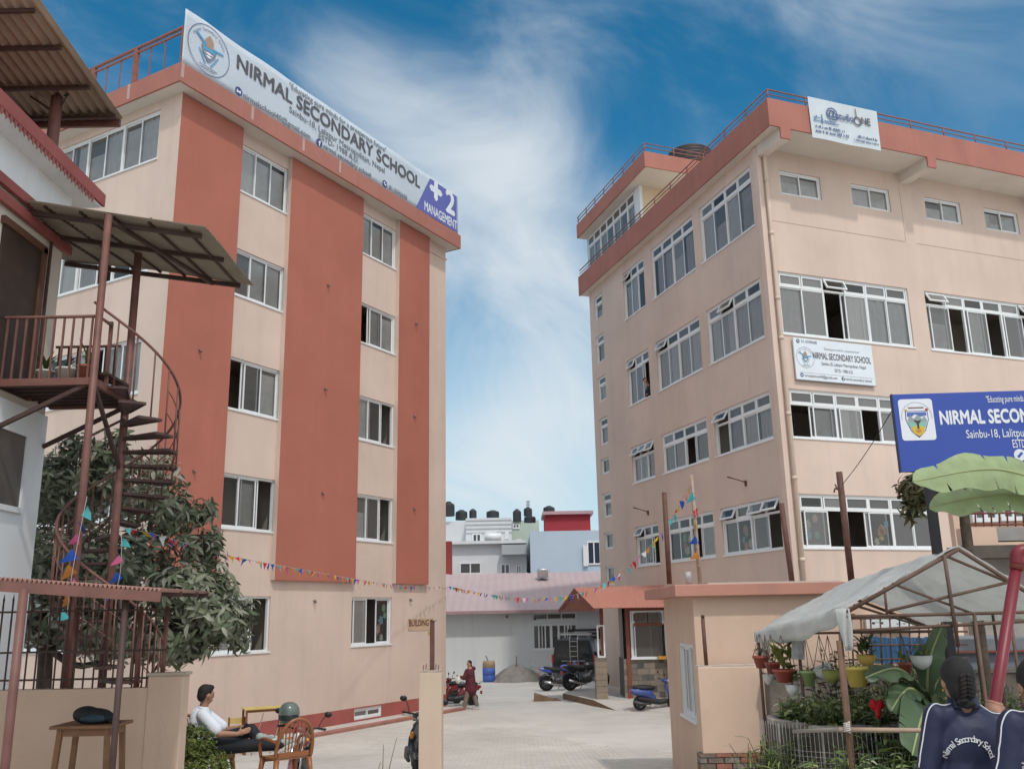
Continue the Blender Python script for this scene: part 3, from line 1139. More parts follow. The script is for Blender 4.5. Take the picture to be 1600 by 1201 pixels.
# person-sized dark tank on the penthouse roof
u = rp(2.25, 7.75, 19.55)
tk = thing('water_tank', 'black ribbed water tank behind the railing on the penthouse roof', 'water tank', u)
TANK = mat('tank_black_brown', (.045, .035, .035), .55, .2, 2)
prof = [(.86, 0)]
for i in range(7):
    z = .1 + i * .13
    prof += [(.88, z), (.86, z + .04), (.86, z + .08), (.88, z + .12)]
prof += [(.80, 1.08), (.55, 1.22), (.28, 1.30)]
MB(Matrix.Translation(u)).lathe(prof, 24).build('barrel', TANK, tk)
MB(Matrix.Translation(u)).lathe([(.27, 1.30), (.27, 1.37), (.2, 1.40), (0, 1.41)], 16).build('lid', TANK, tk)

# studio banner
SB = FR @ Matrix.Translation((1.05, -eF - .035, 16.30))
sb = thing('hanging_banner', 'white studio banner hung from the roof railing of the right hand school building', 'banner', SB)
mb = MB(SB)
mb.grid(lambda u, v: (2.52 * u + .05 * v * (u - .5), -.015 * math.sin(u * 9) * (1 - v) - .01, 1.33 * v + .0), 14, 6)
mb.build('banner_sheet', mat('banner_cloth_pale', (.66, .72, .76), .6, .06, 1.2, trans=.15), sb, solid=.006)
NAVY = mat('letter_navy', (.07, .11, .24), .6)
text(sb, '@', .78, .90, -.045, .44, NAVY, .006)
text(sb, 'studio', 1.26, .86, -.045, .34, NAVY, .006, width=.62)
text(sb, 'NE', 2.04, .86, -.045, .34, GREYL, .006, width=.34)
mb = MB()
for i in range(20):
    a0, a1 = i * math.pi / 10, (i + 1) * math.pi / 10
    mb.quad(*[(c * math.cos(t), -.045, c * math.sin(t)) for c, t in ((.10, a0), (.10, a1), (.15, a1), (.15, a0))])
mb.quad((-.03, -.046, .10), (.0, -.046, .10), (-.02, -.046, .42), (-.05, -.046, .42))
put('ring_logo', mb.mesh('ring_logo', GREYL), sb, Matrix.Translation((1.72, 0, .82)))
mb = MB()
for k, (x, wd) in enumerate(((.10, .30), (.36, .10), (.48, .52))):
    mb.box(x, x + wd, -.047, -.044, .55, .58)
    mb.box(x, x + wd * .8, -.047, -.044, .66 - .03 * k, .685 - .03 * k)
mb.bar((.10, -.045, .56), (.22, -.045, .74), .004, .03)
mb.bar((.40, -.045, .48), (.40, -.045, .80), .004, .03)
put('car_logo', mb.mesh('car_logo', mat('logo_blue', (.12, .22, .42), .6)), sb)


def small_print(parent, x0, x1, z, h, m, seed):
    """a line of print too small to read: short upright strokes"""
    r = random.Random(seed)
    mb = MB()
    x = x0
    while x < x1:
        w = r.uniform(.25, .5) * h
        hh = h * r.choice((.6, .6, .7, 1.0))
        mb.box(x, x + w, -.047, -.0455, z, z + hh)
        x += w + h * r.choice((.14, .18, .22, .6))
    put('small_print', mb.mesh('small_print', m), parent)['kind'] = 'stuff'


small_print(sb, .12, 1.22, .34, .085, NAVY, 1)
small_print(sb, .12, 1.34, .19, .10, NAVY, 2)
small_print(sb, 1.66, 2.36, .28, .08, NAVY, 3)
small_print(sb, 1.50, 2.40, .15, .08, NAVY, 4)

# school board under the third floor window
GB = FR @ Matrix.Translation((.60, -.10, 9.28))
gb = thing('school_board', 'white NIRMAL SECONDARY SCHOOL board fixed between two window rows of the right hand building', 'sign', GB)
MB(GB).box(0, 2.82, 0, .05, 0, 1.23).build('board', mat('board_white', (.70, .75, .80), .5, .04, 1), gb)
MB(GB).box(-.02, 2.84, .002, .06, -.02, 0.0).build('board_edge', ALU, gb)
emblem(gb, .37, .66, -.002, .31)
text(gb, 'NIRMAL SECONDARY SCHOOL', 1.68, .74, -.003, .27, GREYL, .006, width=2.1)
text(gb, '"Educating pure minds for a prosperous future"', 1.7, .97, -.003, .10, GREYT, .0, width=1.3)
text(gb, 'Sainbu-18, Lalitpur Metropolitan, Nepal', 1.72, .52, -.003, .14, GREYT, .001, width=1.6)
text(gb, 'ESTD- 1988 A.D.', 1.7, .34, -.003, .14, GREYT, .001, width=.66)
text(gb, '01-5590608', .55, 1.13, -.003, .12, GREYT, .001, width=.55)
text(gb, 'nirmalschool40@gmail.com', .86, .12, -.003, .11, GREYT, .001, width=1.15)
text(gb, 'nirmal secondary school', 2.2, .12, -.003, .11, GREYT, .001, width=.95)
icon(gb, .16, 1.13, -.002, .06, 'tel')
icon(gb, .19, .13, -.002, .06, 'mail')
icon(gb, 1.64, .12, -.002, .06, 'f')
MB(GB).box(.12, 2.75, -.003, -.001, .205, .212).build('rule_line', GREYT, gb)

# ------------------------------------------------------------------ ground
GK = [(-900, 1.25), (5, 1.25), (8, 1.2), (11.5, 1.0), (13, .72), (15, .52), (18, .26), (22, 0.0), (900, 0.0)]


def gz(y):
    for (a, za), (b, zb) in zip(GK, GK[1:]):
        if y <= b:
            return za + (zb - za) * (y - a) / (b - a)
    return 0.0


CONC = mat('yard_concrete', (.55, .515, .47), .9, .12, .35, bump=.3, bscale=30, dirt=.4, dirt_col=(.30, .28, .255))
mb = MB()
ys = [-900, -60, -10, 5, 8, 10, 11.5, 12.2, 13, 14, 15, 16.5, 18, 20, 22, 26, 32, 40, 60, 200, 900]
xs = [-900, -100, -20, -8, -4, 0, 4, 8, 20, 100, 900]
for a, b in zip(xs, xs[1:]):
    for c, d in zip(ys, ys[1:]):
        mb.quad((a, c, gz(c)), (b, c, gz(c)), (b, d, gz(d)), (a, d, gz(d)))
tag(mb.build('ground', CONC, base=False), 'pale concrete ground of the school yard', None, None, 'structure')

# block paving in the near part of the drive (up to a seam that crosses the yard)
RG = random.Random(3)
PAVE = [mat('paver_%d' % i, c, .9, .12, .35, dirt=.5, dirt_col=(.36, .335, .30)) for i, c in enumerate(((.53, .49, .445), (.51, .475, .43), (.55, .51, .46)))]
BED = mat('paver_joint_sand', (.44, .41, .37), .95, .1, 4)
A0, A1 = Vector((-2.35, 28.6)), Vector((3.9, 19.6))


def seam(x):
    return A0.y + (A1.y - A0.y) * (x - A0.x) / (A1.x - A0.x)


mb = MB()
pw, pl = .105, .215
row = 0
y = 12.0
while y < 29:
    x = -7.5 + (pl / 2 if row % 2 else 0)
    while x < 4.2:
        # keep to the drive: right of the school's kerb, left of the gatehouse
        kerb = -4.255 + .871 * 1.02 + .49136 * ((y - 28.728 + .491 * 1.02) / .871)
        if x > kerb + .02 and y < seam(x) - .12 and (y > 17.4 or x < 2.55) and y > 12:
            x1, y1 = x + pl - .010, y + pw - .010
            h = .010 + RG.uniform(0, .004)
            z0, z1 = gz(y), gz(y1)
            mb.cur = RG.choice((0, 0, 1, 1, 2))
            vs = [(x, y, z0), (x1, y, z0), (x1, y1, z1), (x, y1, z1), (x + .004, y + .004, z0 + h), (x1 - .004, y + .004, z0 + h), (x1 - .004, y1 - .004, z1 + h), (x + .004, y1 - .004, z1 + h)]
            mb.add(vs, [(4, 5, 6, 7), (0, 1, 5, 4), (1, 2, 6, 5), (3, 0, 4, 7), (2, 3, 7, 6)])
        x += pl
    y += pw
    row += 1
tag(mb.build('paving', PAVE, base=False), 'small concrete paving blocks of the drive inside the gate', None, None, 'stuff')
# seam strip between paving and slab
mb = MB()
for i in range(24):
    p, q = A0.lerp(A1, i / 24), A0.lerp(A1, (i + 1) / 24)
    mb.quad((p.x, p.y - .10, gz(p.y) + .006), (q.x, q.y - .10, gz(q.y) + .006), (q.x, q.y + .02, gz(q.y) + .006), (p.x, p.y + .02, gz(p.y) + .006))
tag(mb.build('drain_seam', BED, base=False), None, None, None, 'structure')
# apron and red kerb along the left school building
mb = MB(FL)
mb.box(-9.2, 3.8, -.74, -.013, -.3, .055)
tag(mb.build('pavement', mat('apron_concrete', (.54, .50, .46), .9, .1, 1.2, dirt=.2), base=False), None, None, None, 'structure')
mb = MB(FL)
mb.box(-9.2, 3.5, -.98, -.742, -.3, .085)
tag(mb.build('kerb', mat('kerb_worn_red', (.34, .15, .12), .9, .18, 2, dirt=.45, dirt_col=(.36, .30, .27)), base=False, bevel=.015), None, None, None, 'structure')
# raised concrete platform at the guard house, ramp and a timber wedge
mb = MB()
pl_ = [(1.6, 34.4), (2.45, 31.7), (8.5, 29.0), (9, 40), (3.0, 40)]
mb.cur = 0
n = len(pl_)
mb.add([(x, y, .20) for x, y in pl_], [tuple(range(n))])
mb.cur = 1
for i in range(n):
    (x0, y0), (x1, y1) = pl_[i], pl_[(i + 1) % n]
    mb.add([(x0, y0, 0), (x1, y1, 0), (x1, y1, .2), (x0, y0, .2)], [(0, 1, 2, 3)])
mb.cur = 0
mb.add([(2.45, 31.7, .2), (8.5, 29.0, .2), (8.9, 27.6, .002), (3.05, 30.2, .002)], [(3, 2, 1, 0)])
mb.cur = 1
mb.add([(2.45, 31.7, .2), (3.05, 30.2, .002), (2.45, 31.7, .0)], [(0, 1, 2)])
EDGE = mat('platform_brown_edge', (.20, .125, .075), .85, .2, 3)
tag(mb.build('platform', [CONC, EDGE], base=False), 'raised concrete platform with ramp at the guard house', None, None, 'structure')
mb = MB()
mb.add([(.55, 33.7, .0), (1.35, 34.9, 0), (1.55, 33.7, 0), (.55, 33.7, .26), (.62, 34.9, 0), (.6, 34.2, .26)], [(0, 2, 3), (3, 2, 5), (0, 3, 5, 4), (2, 1, 4, 5)])
tag(mb.build('timber_wedge', EDGE), 'low brown timber ramp wedge lying in the yard before the sand heap', 'ramp')

# ------------------------------------------------------------------ low white hall behind the yard
WHITE = mat('white_wall_paint', (.66, .67, .67), .85, .05, .6, spec=.2, streak=.3)
PINKR = mat('faded_pink_roof', (.46, .35, .345), .75, .05, .5, streak=.15)
hall = thing('white_hall', 'long low white hall with a faded pink metal roof behind the yard', 'building', (-1, 46, 0))
Hh = [(.75, 2.95, 1.25, 2.47), (.75, 2.95, 2.62, 3.02), (4.7, 5.4, 2.55, 2.98)]
HF = Matrix.Translation((0, 46, 0))
EZ = at(760, 953, 46).z
mb = MB(HF)
wall_panel(mb, -12, 9, 0, EZ + .12, Hh, reveal=.12)
mb.quad((-12, 0, 0), (-12, 0, EZ), (-12, 8, EZ), (-12, 8, 0))
mb.build('wall', WHITE, hall)
DARKGL = glass_mat('hall_glass', (.35, .36, .38))
window(hall, HF, *Hh[0], cols='ggggg', glass=DARKGL, inset=.03)
for i in range(1, 7):
    x = .75 + 2.2 * i / 7
    MB(HF).box(x - .03, x + .03, -.02, .0, 1.25, 2.47).build('window_bar', UPVC, hall)
window(hall, HF, *Hh[1], cols='ggg', glass=DARKGL, inset=.03)
window(hall, HF, *Hh[2], cols='gg', glass=DARKGL, inset=.03)
RZ = at(800, 895, 52).z
mb = MB()


def roof_pt(u, v):
    x = -13 + 24 * u
    return (x, 45.3 + 6.7 * v, EZ - .05 + (RZ - EZ + .05) * v + .015 * math.cos(u * 24 / .2 * math.pi))


mb.grid(roof_pt, 480, 1)
mb.build('roof', PINKR, hall)
MB().box(-13, 11, 45.26, 45.30, EZ - .16, EZ - .02).build('eave_board', mat('eave_pink', (.38, .25, .25), .8), hall)
MB(TR(at(848, 893, 50.5))).lathe([(.30, -.3), (.30, .05), (.34, .07), (.25, .16), (.1, .22), (0, .23)], 14).build('roof_vent', mat('bright_metal', (.6, .6, .6), .35, metal=.6), hall)
for (px, py) in ((836, 966), (792, 963)):
    p = at(px, py, 45.95)
    MB().box(p.x - .04, p.x + .04, 45.9, 46.0, p.z - .06, p.z + .06).build('wall_socket', RUST, hall)


# ------------------------------------------------------------------ far houses
def px_box(mb, x0, x1, y0, y1, Y, depth):
    a, b = at(x0, y1, Y), at(x1, y0, Y)
    mb.box(a.x, b.x, Y, Y + depth, a.z, b.z)
    return a.x, b.x, a.z, b.z


def far_window(parent, x0, x1, y0, y1, Y, m=None, fm=None):
    a, b = at(x0, y1, Y), at(x1, y0, Y)
    w, h = b.x - a.x, b.z - a.z
    mb = MB(Matrix.Translation((a.x, Y - .08, a.z)))
    ring(mb, w, h, .09, 0, .16)
    mb.box(w / 2 - .04, w / 2 + .04, .01, .15, .09, h - .09)
    wo = mb.build('window', fm or UPVC, parent)
    MB(Matrix.Translation((a.x, Y - .03, a.z))).box(.07, w - .07, 0, .02, .07, h - .07).build('pane', m or mat('far_pane', (.09, .09, .09), .15, .1, 1, spec=.5), wo)
    return wo


PALEW = mat('far_white_paint', (.66, .67, .68), .85, .05, .5, streak=.2)
GREYW = mat('far_grey_band', (.40, .42, .43), .85, .05, .5)
LBLUE = mat('pale_blue_paint', (.47, .55, .64), .85, .04, .5, streak=.15)
GRN = mat('far_pale_green', (.46, .54, .46), .85, .06, .6)
Y = 62
wh = thing('far_house', 'white flat roofed house with grey striped upper storey beyond the pink roof', 'house', (at(760, 890, Y).x, Y, 0))
mb = MB()
a = at(700, 848, Y)
b = at(822, 848, Y)
mb.box(a.x - 1, b.x, Y, Y + 8, 0, a.z)
mb.build('wall', PALEW, wh)
mb = MB()
px_box(mb, 700, 823, 843, 850, Y - .5, .5)
mb.build('balcony_slab', PALEW, wh)
mb = MB()
px_box(mb, 784, 823, 850, 866, Y - .9, .9)
mb.build('balcony', GREYW, wh)
mb = MB()
a, b = at(728, 848, Y + 1), at(799, 808, Y + 1)
mb.box(a.x, b.x, Y + 1, Y + 6, a.z - .3, b.z)
mb.build('upper_storey', PALEW, wh)
for k in range(4):
    y = 811 + 6.5 * k
    mb = MB()
    px_box(mb, 727.5, 799.5, y, y + 3.2, Y + .97, .06)
    mb.build('grey_stripe', GREYW, wh)
mb = MB()
px_box(mb, 690, 728, 814, 848, Y + 2, 4)
mb.build('side_storey', PALEW, wh)
far_window(wh, 718, 752, 878, 897, Y)
far_window(wh, 782, 797, 880, 897, Y)
far_window(wh, 806, 815, 882, 897, Y)
far_window(wh, 738, 752, 833, 849, Y + 1)
far_window(wh, 760, 776, 830, 835, Y + 1)
far_window(wh, 789, 795, 830, 842, Y + 1)
mb = MB()
mb.tube([at(757, 839, Y - .3), at(783, 839, Y - .3)], .28, 12)
mb.build('solar_drum', mat('drum_white', (.75, .76, .76), .5), wh)

bl_ = thing('far_house', 'pale blue plain house wall behind the pink roofed hall', 'house', (at(880, 890, 60).x, 60, 0))
mb = MB()
a, b = at(828, 830, 60), at(960, 828, 60)
mb.box(a.x, b.x + 1, 60, 68, 0, a.z)
mb.build('wall', LBLUE, bl_)
far_window(bl_, 918, 938, 845, 882, 60, mat('far_pane_blue', (.03, .04, .07), .12, .1, 1, spec=.6))
mb = MB()
px_box(mb, 912, 918, 852, 884, 59.8, .2)
mb.build('window_shutter', UPVC, bl_)

REDS = mat('red_shed_paint', (.34, .035, .045), .75, .1, .6, streak=.2)
sh = thing('roof_shed', 'bright red shed with pale roof standing on the pale blue house', 'shed', at(890, 828, 61))
mb = MB()
a, b = at(852, 828, 61), at(922, 803, 61)
mb.box(a.x, b.x, 61, 64, a.z - .3, b.z)
mb.build('wall', REDS, sh)
mb = MB()
px_box(mb, 848, 927, 797, 803.5, 60.7, 4)
mb.build('roof', mat('shed_roof_pink', (.48, .30, .32), .8), sh)
gh = thing('far_house', 'narrow pale green house glimpsed between the white and the pale blue house', 'house', at(815, 890, 66))
mb = MB()
a, b = at(790, 830, 66), at(842, 812, 66)
mb.box(a.x, b.x, 66, 72, 0, b.z)
mb.build('wall', GRN, gh)
for (x0, x1, y0, y1) in ((806, 815, 842, 846), (801, 812, 818, 826)):
    far_window(gh, x0, x1, y0, y1, 66)
mb = MB()
a = at(690, 880, 58)
mb.box(a.x - 2, at(705, 880, 58).x, 58, 59, 0, at(700, 845, 58).z)
rw_ = mb.build('far_house', mat('far_red_wall', (.30, .05, .05), .8, .15, 1), None)
tag(rw_, 'sliver of a dark red wall at the corner of the banded school building', 'house')


def tank(px, pyb, Y, r, h, label):
    p = at(px, pyb, Y)
    t = thing('roof_tank', label, 'water tank', p, 'black water tanks on far roofs')
    pr = [(r, 0)]
    for i in range(5):
        z = h * (.06 + .14 * i)
        pr += [(r * 1.02, z), (r * .97, z + h * .05), (r, z + h * .1)]
    pr += [(r * .9, h * .82), (r * .45, h * .94)]
    MB(Matrix.Translation(p)).lathe(pr, 16).build('barrel', mat('far_tank_black', (.035, .037, .042), .6, .1, 1), t)
    MB(Matrix.Translation(p)).lathe([(r * .4, h * .93), (r * .4, h), (0, h * 1.02)], 12).build('lid', MATS['far_tank_black'], t)


for (px, yb, Y_, r, h, lb) in ((701, 806, 64, .42, 1.0, 'dark water tank nearest the end of the banded school building'), (721, 812, 65, .42, .70, 'left one of two squat black tanks left of the striped storey'),
                               (739, 809, 65, .26, .64, 'right one of two squat black tanks left of the striped storey'), (770, 808, 66, .46, .5, 'low black tank on top of the grey striped storey'),
                               (808, 814, 66, .30, .86, 'tall black tank just right of the grey striped storey'), (825, 806, 66, .30, .64, 'black tank under the small lattice mast'),
                               (858, 804, 67, .42, .64, 'black tank peeking over the left end of the red shed'), (828, 816, 63, .40, .45, 'lowest dark tank standing at the edge of the pale blue house')):
    tank(px, yb, Y_, r, h, lb)
p = at(825, 795, 66)
ms_ = thing('lattice_mast', 'small pale lattice mast rising above the roof tanks', 'mast', p)
for k in range(3):
    q = at(825, 794 - 4.5 * k, 66)
    MB().box(q.x - .14, q.x + .14, 65.9, 66.1, q.z, q.z + .12).build('antenna_panel', mat('mast_grey', (.38, .39, .42), .6), ms_)
MB().tube([p, at(825, 781, 66)], .035, 6).build('pole', MATS['mast_grey'], ms_)

# ------------------------------------------------------------------ guard house with red roof
GX0, GX1, GY = 3.42, 5.25, 32.0
REDM = mat('terracotta_sheet_roof', (.46, .20, .15), .7, .06, .6, streak=.15)
BRN = mat('brown_red_steel', (.20, .065, .045), .6, .15, 4)
STONE = [mat('stone_block_%d' % i, c, .9, .15, 4, bump=.3, bscale=30) for i, c in enumerate(((.24, .20, .155), (.19, .165, .135), (.28, .23, .17)))]
gd = thing('guard_house', 'small guard house with terracotta sheet roof and stone block base before the school side wall', 'building', (4.2, GY, .2))
p0, p1 = at(974, 1029, GY), at(1046, 1029, GY)
zb = p0.z                       # sill of the window
MB().box(p0.x + .02, p1.x + .3, GY + .04, GY + 1.6, .2, zb - .001).build('base_core', mat('mortar', (.16, .14, .12), .95), gd)
rr = random.Random(8)
z = .2
k = 0
while z < zb - .05:
    hh = min(.185, zb - z)
    x = p0.x - (.2 if k % 2 else 0)
    while x < p1.x + .3:
        w = rr.uniform(.36, .48)
        xa, xb = max(x, p0.x), min(x + w, p1.x + .3)
        if xb - xa > .04:
            mb = MB()
            d = rr.uniform(0, .012)
            mb.box(xa + .006, xb - .006, GY - d, GY + .1, z + .005, z + hh - .005)
            mb.build('stone_block', STONE[rr.randrange(3)], gd)
        x += w
    z += hh
    k += 1
# stone pier left of the door
q0, q1 = at(930, 1027, GY - .15), at(948, 1027, GY - .15)
z = .2
while z < q0.z - .02:
    hh = min(.2, q0.z - z)
    mb = MB()
    mb.box(q0.x, q1.x, GY - .15 - rr.uniform(0, .01), GY + .3, z + .004, z + hh - .004)
    mb.build('stone_block', STONE[rr.randrange(3)], gd)
    z += hh
# steel frame and glazing
zt = at(940, 949, GY).z
for (px, wd) in ((941, .12), (981, .13), (1043, .10)):
    c = at(px, 1000, GY)
    MB().box(c.x - wd / 2, c.x + wd / 2, GY - .06, GY + .06, .2 if px != 1043 else zb, zt).build('post', BRN, gd)
MB().box(at(936, 0, GY).x, at(1046, 0, GY).x, GY - .05, GY + .05, zt - .12, zt).build('lintel', BRN, gd)
MB().box(at(942, 0, GY).x, at(980, 0, GY).x, GY - .03, GY + .03, at(950, 976, GY).z - .05, at(950, 976, GY).z + .05).build('transom', BRN, gd)
dg_ = glass_mat('guard_glass', (.42, .42, .40))
MB().box(at(944, 0, GY).x, at(979, 0, GY).x, GY - .006, GY + .006, .22, zt - .12).build('door_glass', dg_, gd)
MB().box(at(944, 0, GY).x, at(979, 0, GY).x, GY + .9, GY + .95, .2, zt - .1).build('inner_wall', mat('guard_inner', (.30, .26, .22), .9), gd)
c = at(933, 1000, GY - .12)
ring_m = MB(Matrix.Translation((c.x, GY - .15, q0.z)))
ring(ring_m, .26, 1.05, .05, 0, .05)
ring_m.build('side_light', UPVC, gd)
w0, w1 = at(987, 1028, GY), at(1039, 952, GY)
window(gd, Matrix.Translation((0, GY - .06, 0)), w0.x, w1.x, zb + .005, zt - .12, 'po', 'xx', .42, depth=1.2, name='window')
MB().box(at(971, 0, GY).x, at(986, 0, GY).x, GY - .25, GY - .01, at(978, 1030, GY).z, at(978, 1026, GY).z + .02).build('ledge', mat('ledge_orange', (.62, .32, .06), .6), gd)
# roof: front slope from ridge to eave, gable end towards the yard
r0, r1 = at(897, 918, GY + .6), at(1065, 913, GY + .6)
e0, e1 = at(928, 950, GY - .9), at(1065, 948, GY - .9)
bk0 = at(873, 951, GY + 2.0)
mb = MB()
for i in range(60):
    u0, u1 = i / 60, (i + 1) / 60
    z0, z1 = (.02 if i % 2 else 0), (0 if i % 2 else .02)
    A_, B_ = r0.lerp(r1, u0), r0.lerp(r1, u1)
    C_, D_ = e0.lerp(e1, u0), e0.lerp(e1, u1)
    mb.quad(C_ + Z3 * z0, D_ + Z3 * z1, B_ + Z3 * z1, A_ + Z3 * z0)
mb.build('roof_slope', REDM, gd, solid=.012)
mb = MB()
bk1 = Vector((r1.x, bk0.y, bk0.z))
mb.quad(r0, r1, bk1, bk0)
mb.build('roof_slope', REDM, gd, solid=.012)
mb = MB()
for p, q in ((r0, e0), (r0, bk0)):
    mb.bar(p - Z3 * .07 + Vector((.03, 0, 0)), q - Z3 * .07 + Vector((.03, 0, 0)), .05, .12)
mb.build('barge_board', BRN, gd)
mid0, mid1 = r0.lerp(e0, .62), r0.lerp(bk0, .62)
MB().bar(mid0 - Z3 * .05, mid1 - Z3 * .05, .05, .06).build('truss_tie', BRN, gd)
MB().bar(e0 - Z3 * .05, bk0 - Z3 * .05, .06, .08).build('truss_tie', BRN, gd)
# lamp bracket and dark notice board on the wall near the vehicle
p = at(920, 988, 45.8)
nb = thing('notice_board', 'dark rectangular board on the white hall beside the black van', 'sign', p)
MB().box(p.x - 1.0, p.x + .8, 45.86, 45.95, p.z - .28, p.z + .18).build('board', mat('board_black', (.04, .035, .035), .6), nb)
for k, (w, z) in enumerate(((1.2, .05), (.9, -.12))):
    MB().box(p.x - w / 2 - .1, p.x + w / 2 - .1, 45.853, 45.858, p.z + z - .03, p.z + z + .03).build('letter_line', mat('board_grey_letter', (.32, .3, .3), .8), nb)

# ------------------------------------------------------------------ house at the left edge
HX, HY = -6.35, 12.25
STEELR = mat('red_oxide_steel', (.17, .075, .06), .5, .18, 5, spec=.4, dirt=.25, dirt_col=(.09, .05, .04))
STEELD = mat('dark_brown_steel', (.07, .04, .033), .6, .2, 6)
HCRM = mat('house_cream', (.66, .60, .51), .85, .06, .8, streak=.3)
HWHT = mat('house_white', (.80, .81, .82), .85, .05, .8, streak=.35)
TRIM = mat('trim_red', (.30, .085, .075), .7, .1, 2)
hs = thing('house', 'white and cream house with red roof trim at the left edge of the picture', 'house', (HX - 2, 10, 1.1))
zf = at(60, 640, HY).z            # first floor level
ze = at(97, 300, HY).z            # eave level
mb = MB()
mb.box(HX - 6, HX, 6, HY, .9, zf - .1)
mb.build('ground_floor_wall', HWHT, hs)
mb = MB()
mb.box(HX - 6, HX - .03, 6, HY - .03, zf - .1, ze - .1)
mb.build('upper_wall', HCRM, hs)
# eave: white boxed soffit, red fascia with scalloped valance, red band below
mb = MB()
mb.box(HX - 6, HX + .30, 5.5, HY + .30, ze - .12, ze - .02)
mb.build('eave_soffit', HWHT, hs)
mb = MB()
mb.box(HX + .30, HX + .34, 5.5, HY + .34, ze - .09, ze + .10)
mb.build('fascia', TRIM, hs)
for i in range(64):
    y = 5.6 + i * .105
    MB().prism([(-.05, 0), (.05, 0), (.0, -.11)], 0, .012, Matrix.Translation((HX + .335, y, ze - .085)) @ Matrix.Rotation(rad(90), 4, 'Z')).build('scallop', TRIM, hs)
mb = MB()
mb.add([(HX + .32, 5.5, ze + .1), (HX + .32, HY + .34, ze + .1), (HX - 3.2, HY + .34, ze + 1.3), (HX - 3.2, 5.5, ze + 1.3)], [(0, 1, 2, 3)])
mb.build('roof', mat('house_roof_red', (.28, .10, .085), .8, .1, 2), hs)
for k in range(2):
    MB().box(HX, HX + .06, 6, HY + .06, ze - .75 - .22 * k, ze - .62 - .22 * k).build('cornice_band', TRIM, hs)
MB().box(HX - .02, HX + .012, 6, HY + .012, ze - .60, ze - .12).build('frieze', HWHT, hs)
# door and window in the side wall
DW = mat('door_dark_wood', (.05, .03, .022), .5, .2, 5)
FH = frame_matrix((HX - .03, HY, 0), (0, 1))       # x runs along +Y, outward normal is +X
MB(FH).box(-1.55, -.62, -.03, .02, zf, zf + 2.05).build('door', DW, hs)
MB(FH).box(-.62, -.52, -.06, .0, zf, zf + 2.12).build('door_frame', mat('door_frame_brown', (.12, .055, .035), .6), hs)
MB(FH).box(-1.6, -.52, -.06, .0, zf + 2.05, zf + 2.15).build('door_frame', MATS['door_frame_brown'], hs)
FG = frame_matrix((HX, HY, 0), (0, 1))
zb_, zt_ = at(10, 800, 11.6).z, at(10, 672, 11.6).z
mbw = MB(FG @ Matrix.Translation((-1.6, -.04, zb_)))
ring(mbw, 1.15, zt_ - zb_, .07, 0, .09)
wo = mbw.build('window', UPVC, hs)
MB(FG @ Matrix.Translation((-1.6, -.01, zb_))).box(.06, 1.09, 0, .01, .06, zt_ - zb_ - .06).build('pane', mat('house_pane', (.10, .09, .08), .1, .1, 2), wo)
MB().box(HX + .001, HX + .03, HY - .45, HY - .41, zf + .1, ze - .7).build('downpipe', STEELD, hs)
# roof terrace canopy high at the left: corrugated sheet on steel trusses
SHEET = mat('corrugated_sheet_tan', (.30, .225, .165), .7, .12, 1.2, dirt=.3, dirt_col=(.13, .09, .07))
cn = thing('terrace_canopy', 'tan corrugated canopy on brown steel trusses above the house at the top left', 'canopy', (HX - 1, 12, ze))
c00, c10 = at(-160, 196, 12.9), at(192, 187, 12.9)      # far edge
c11 = at(58, -4, 10.2)
c01 = Vector((c00.x, 10.2, c11.z))
mb = MB()
mb.smooth = True
NW = 150


def can(u, v):
    p = c00.lerp(c10, u).lerp(c01.lerp(c11, u), v)
    p.z += .022 * math.cos(u * NW * math.pi / 3)
    return p


mb.grid(can, NW * 2, 1)
mb.build('roof_sheet', SHEET, cn, solid=.004)
for (v, w) in ((0.0, .12), (.06, .05), (.33, .06), (.66, .06), (.93, .05)):
    p, q = can(0, v), can(.99 if v < .3 else .965, v)
    MB().bar(p - Z3 * .06, q - Z3 * .06, .05, w).build('purlin', STEELD if v else STEELR, cn)
for u in (.55,):
    mb = MB()
    mb.bar(can(u, 0) - Z3 * .13, can(u, 1) - Z3 * .13, .07, .07)
    mb.bar(can(u + .05, 0) - Z3 * .13, can(u - .12, 1) - Z3 * .13, .06, .06)
    mb.build('rafter', STEELD, cn)
pt = at(92, 130, 12.3)
MB().tube([pt + Vector((0, 0, .25)), Vector((pt.x, pt.y, ze + .2))], .085, 12).build('post', STEELR, cn)
mb = MB()
mb.bar(pt + Vector((-1.6, 0, -.05)), pt + Vector((.34, 0, .02)), .05)
mb.bar(pt + Vector((.32, 0, .0)), pt + Vector((.34, 0, .30)), .05)
mb.bar(pt + Vector((.05, 0, -.55)), pt + Vector((-.75, 0, .05)), .035)
mb.bar(pt + Vector((-.45, 0, -.02)), pt + Vector((-.15, 0, .28)), .03)
mb.bar(pt + Vector((.06, 0, .28)), pt + Vector((.30, 0, .02)), .03)
mb.bar(pt + Vector((-.42, 0, .0)), pt + Vector((-.42, 0, .28)), .05)
mb.build('truss', STEELD, cn)
mb = MB()
mb.tube([pt + Vector((.14 + .09 * math.cos(a / 6 * math.pi), -.05, -.14 + .11 * math.sin(a / 6 * math.pi))) for a in range(13)], .012, 6)
mb.tube([pt + Vector((.10, -.05, -.02)), pt + Vector((.16, -.03, -.25)), pt + Vector((.02, 0, -.5))], .008, 5)
mb.build('cable_coil', BLACKP, cn)

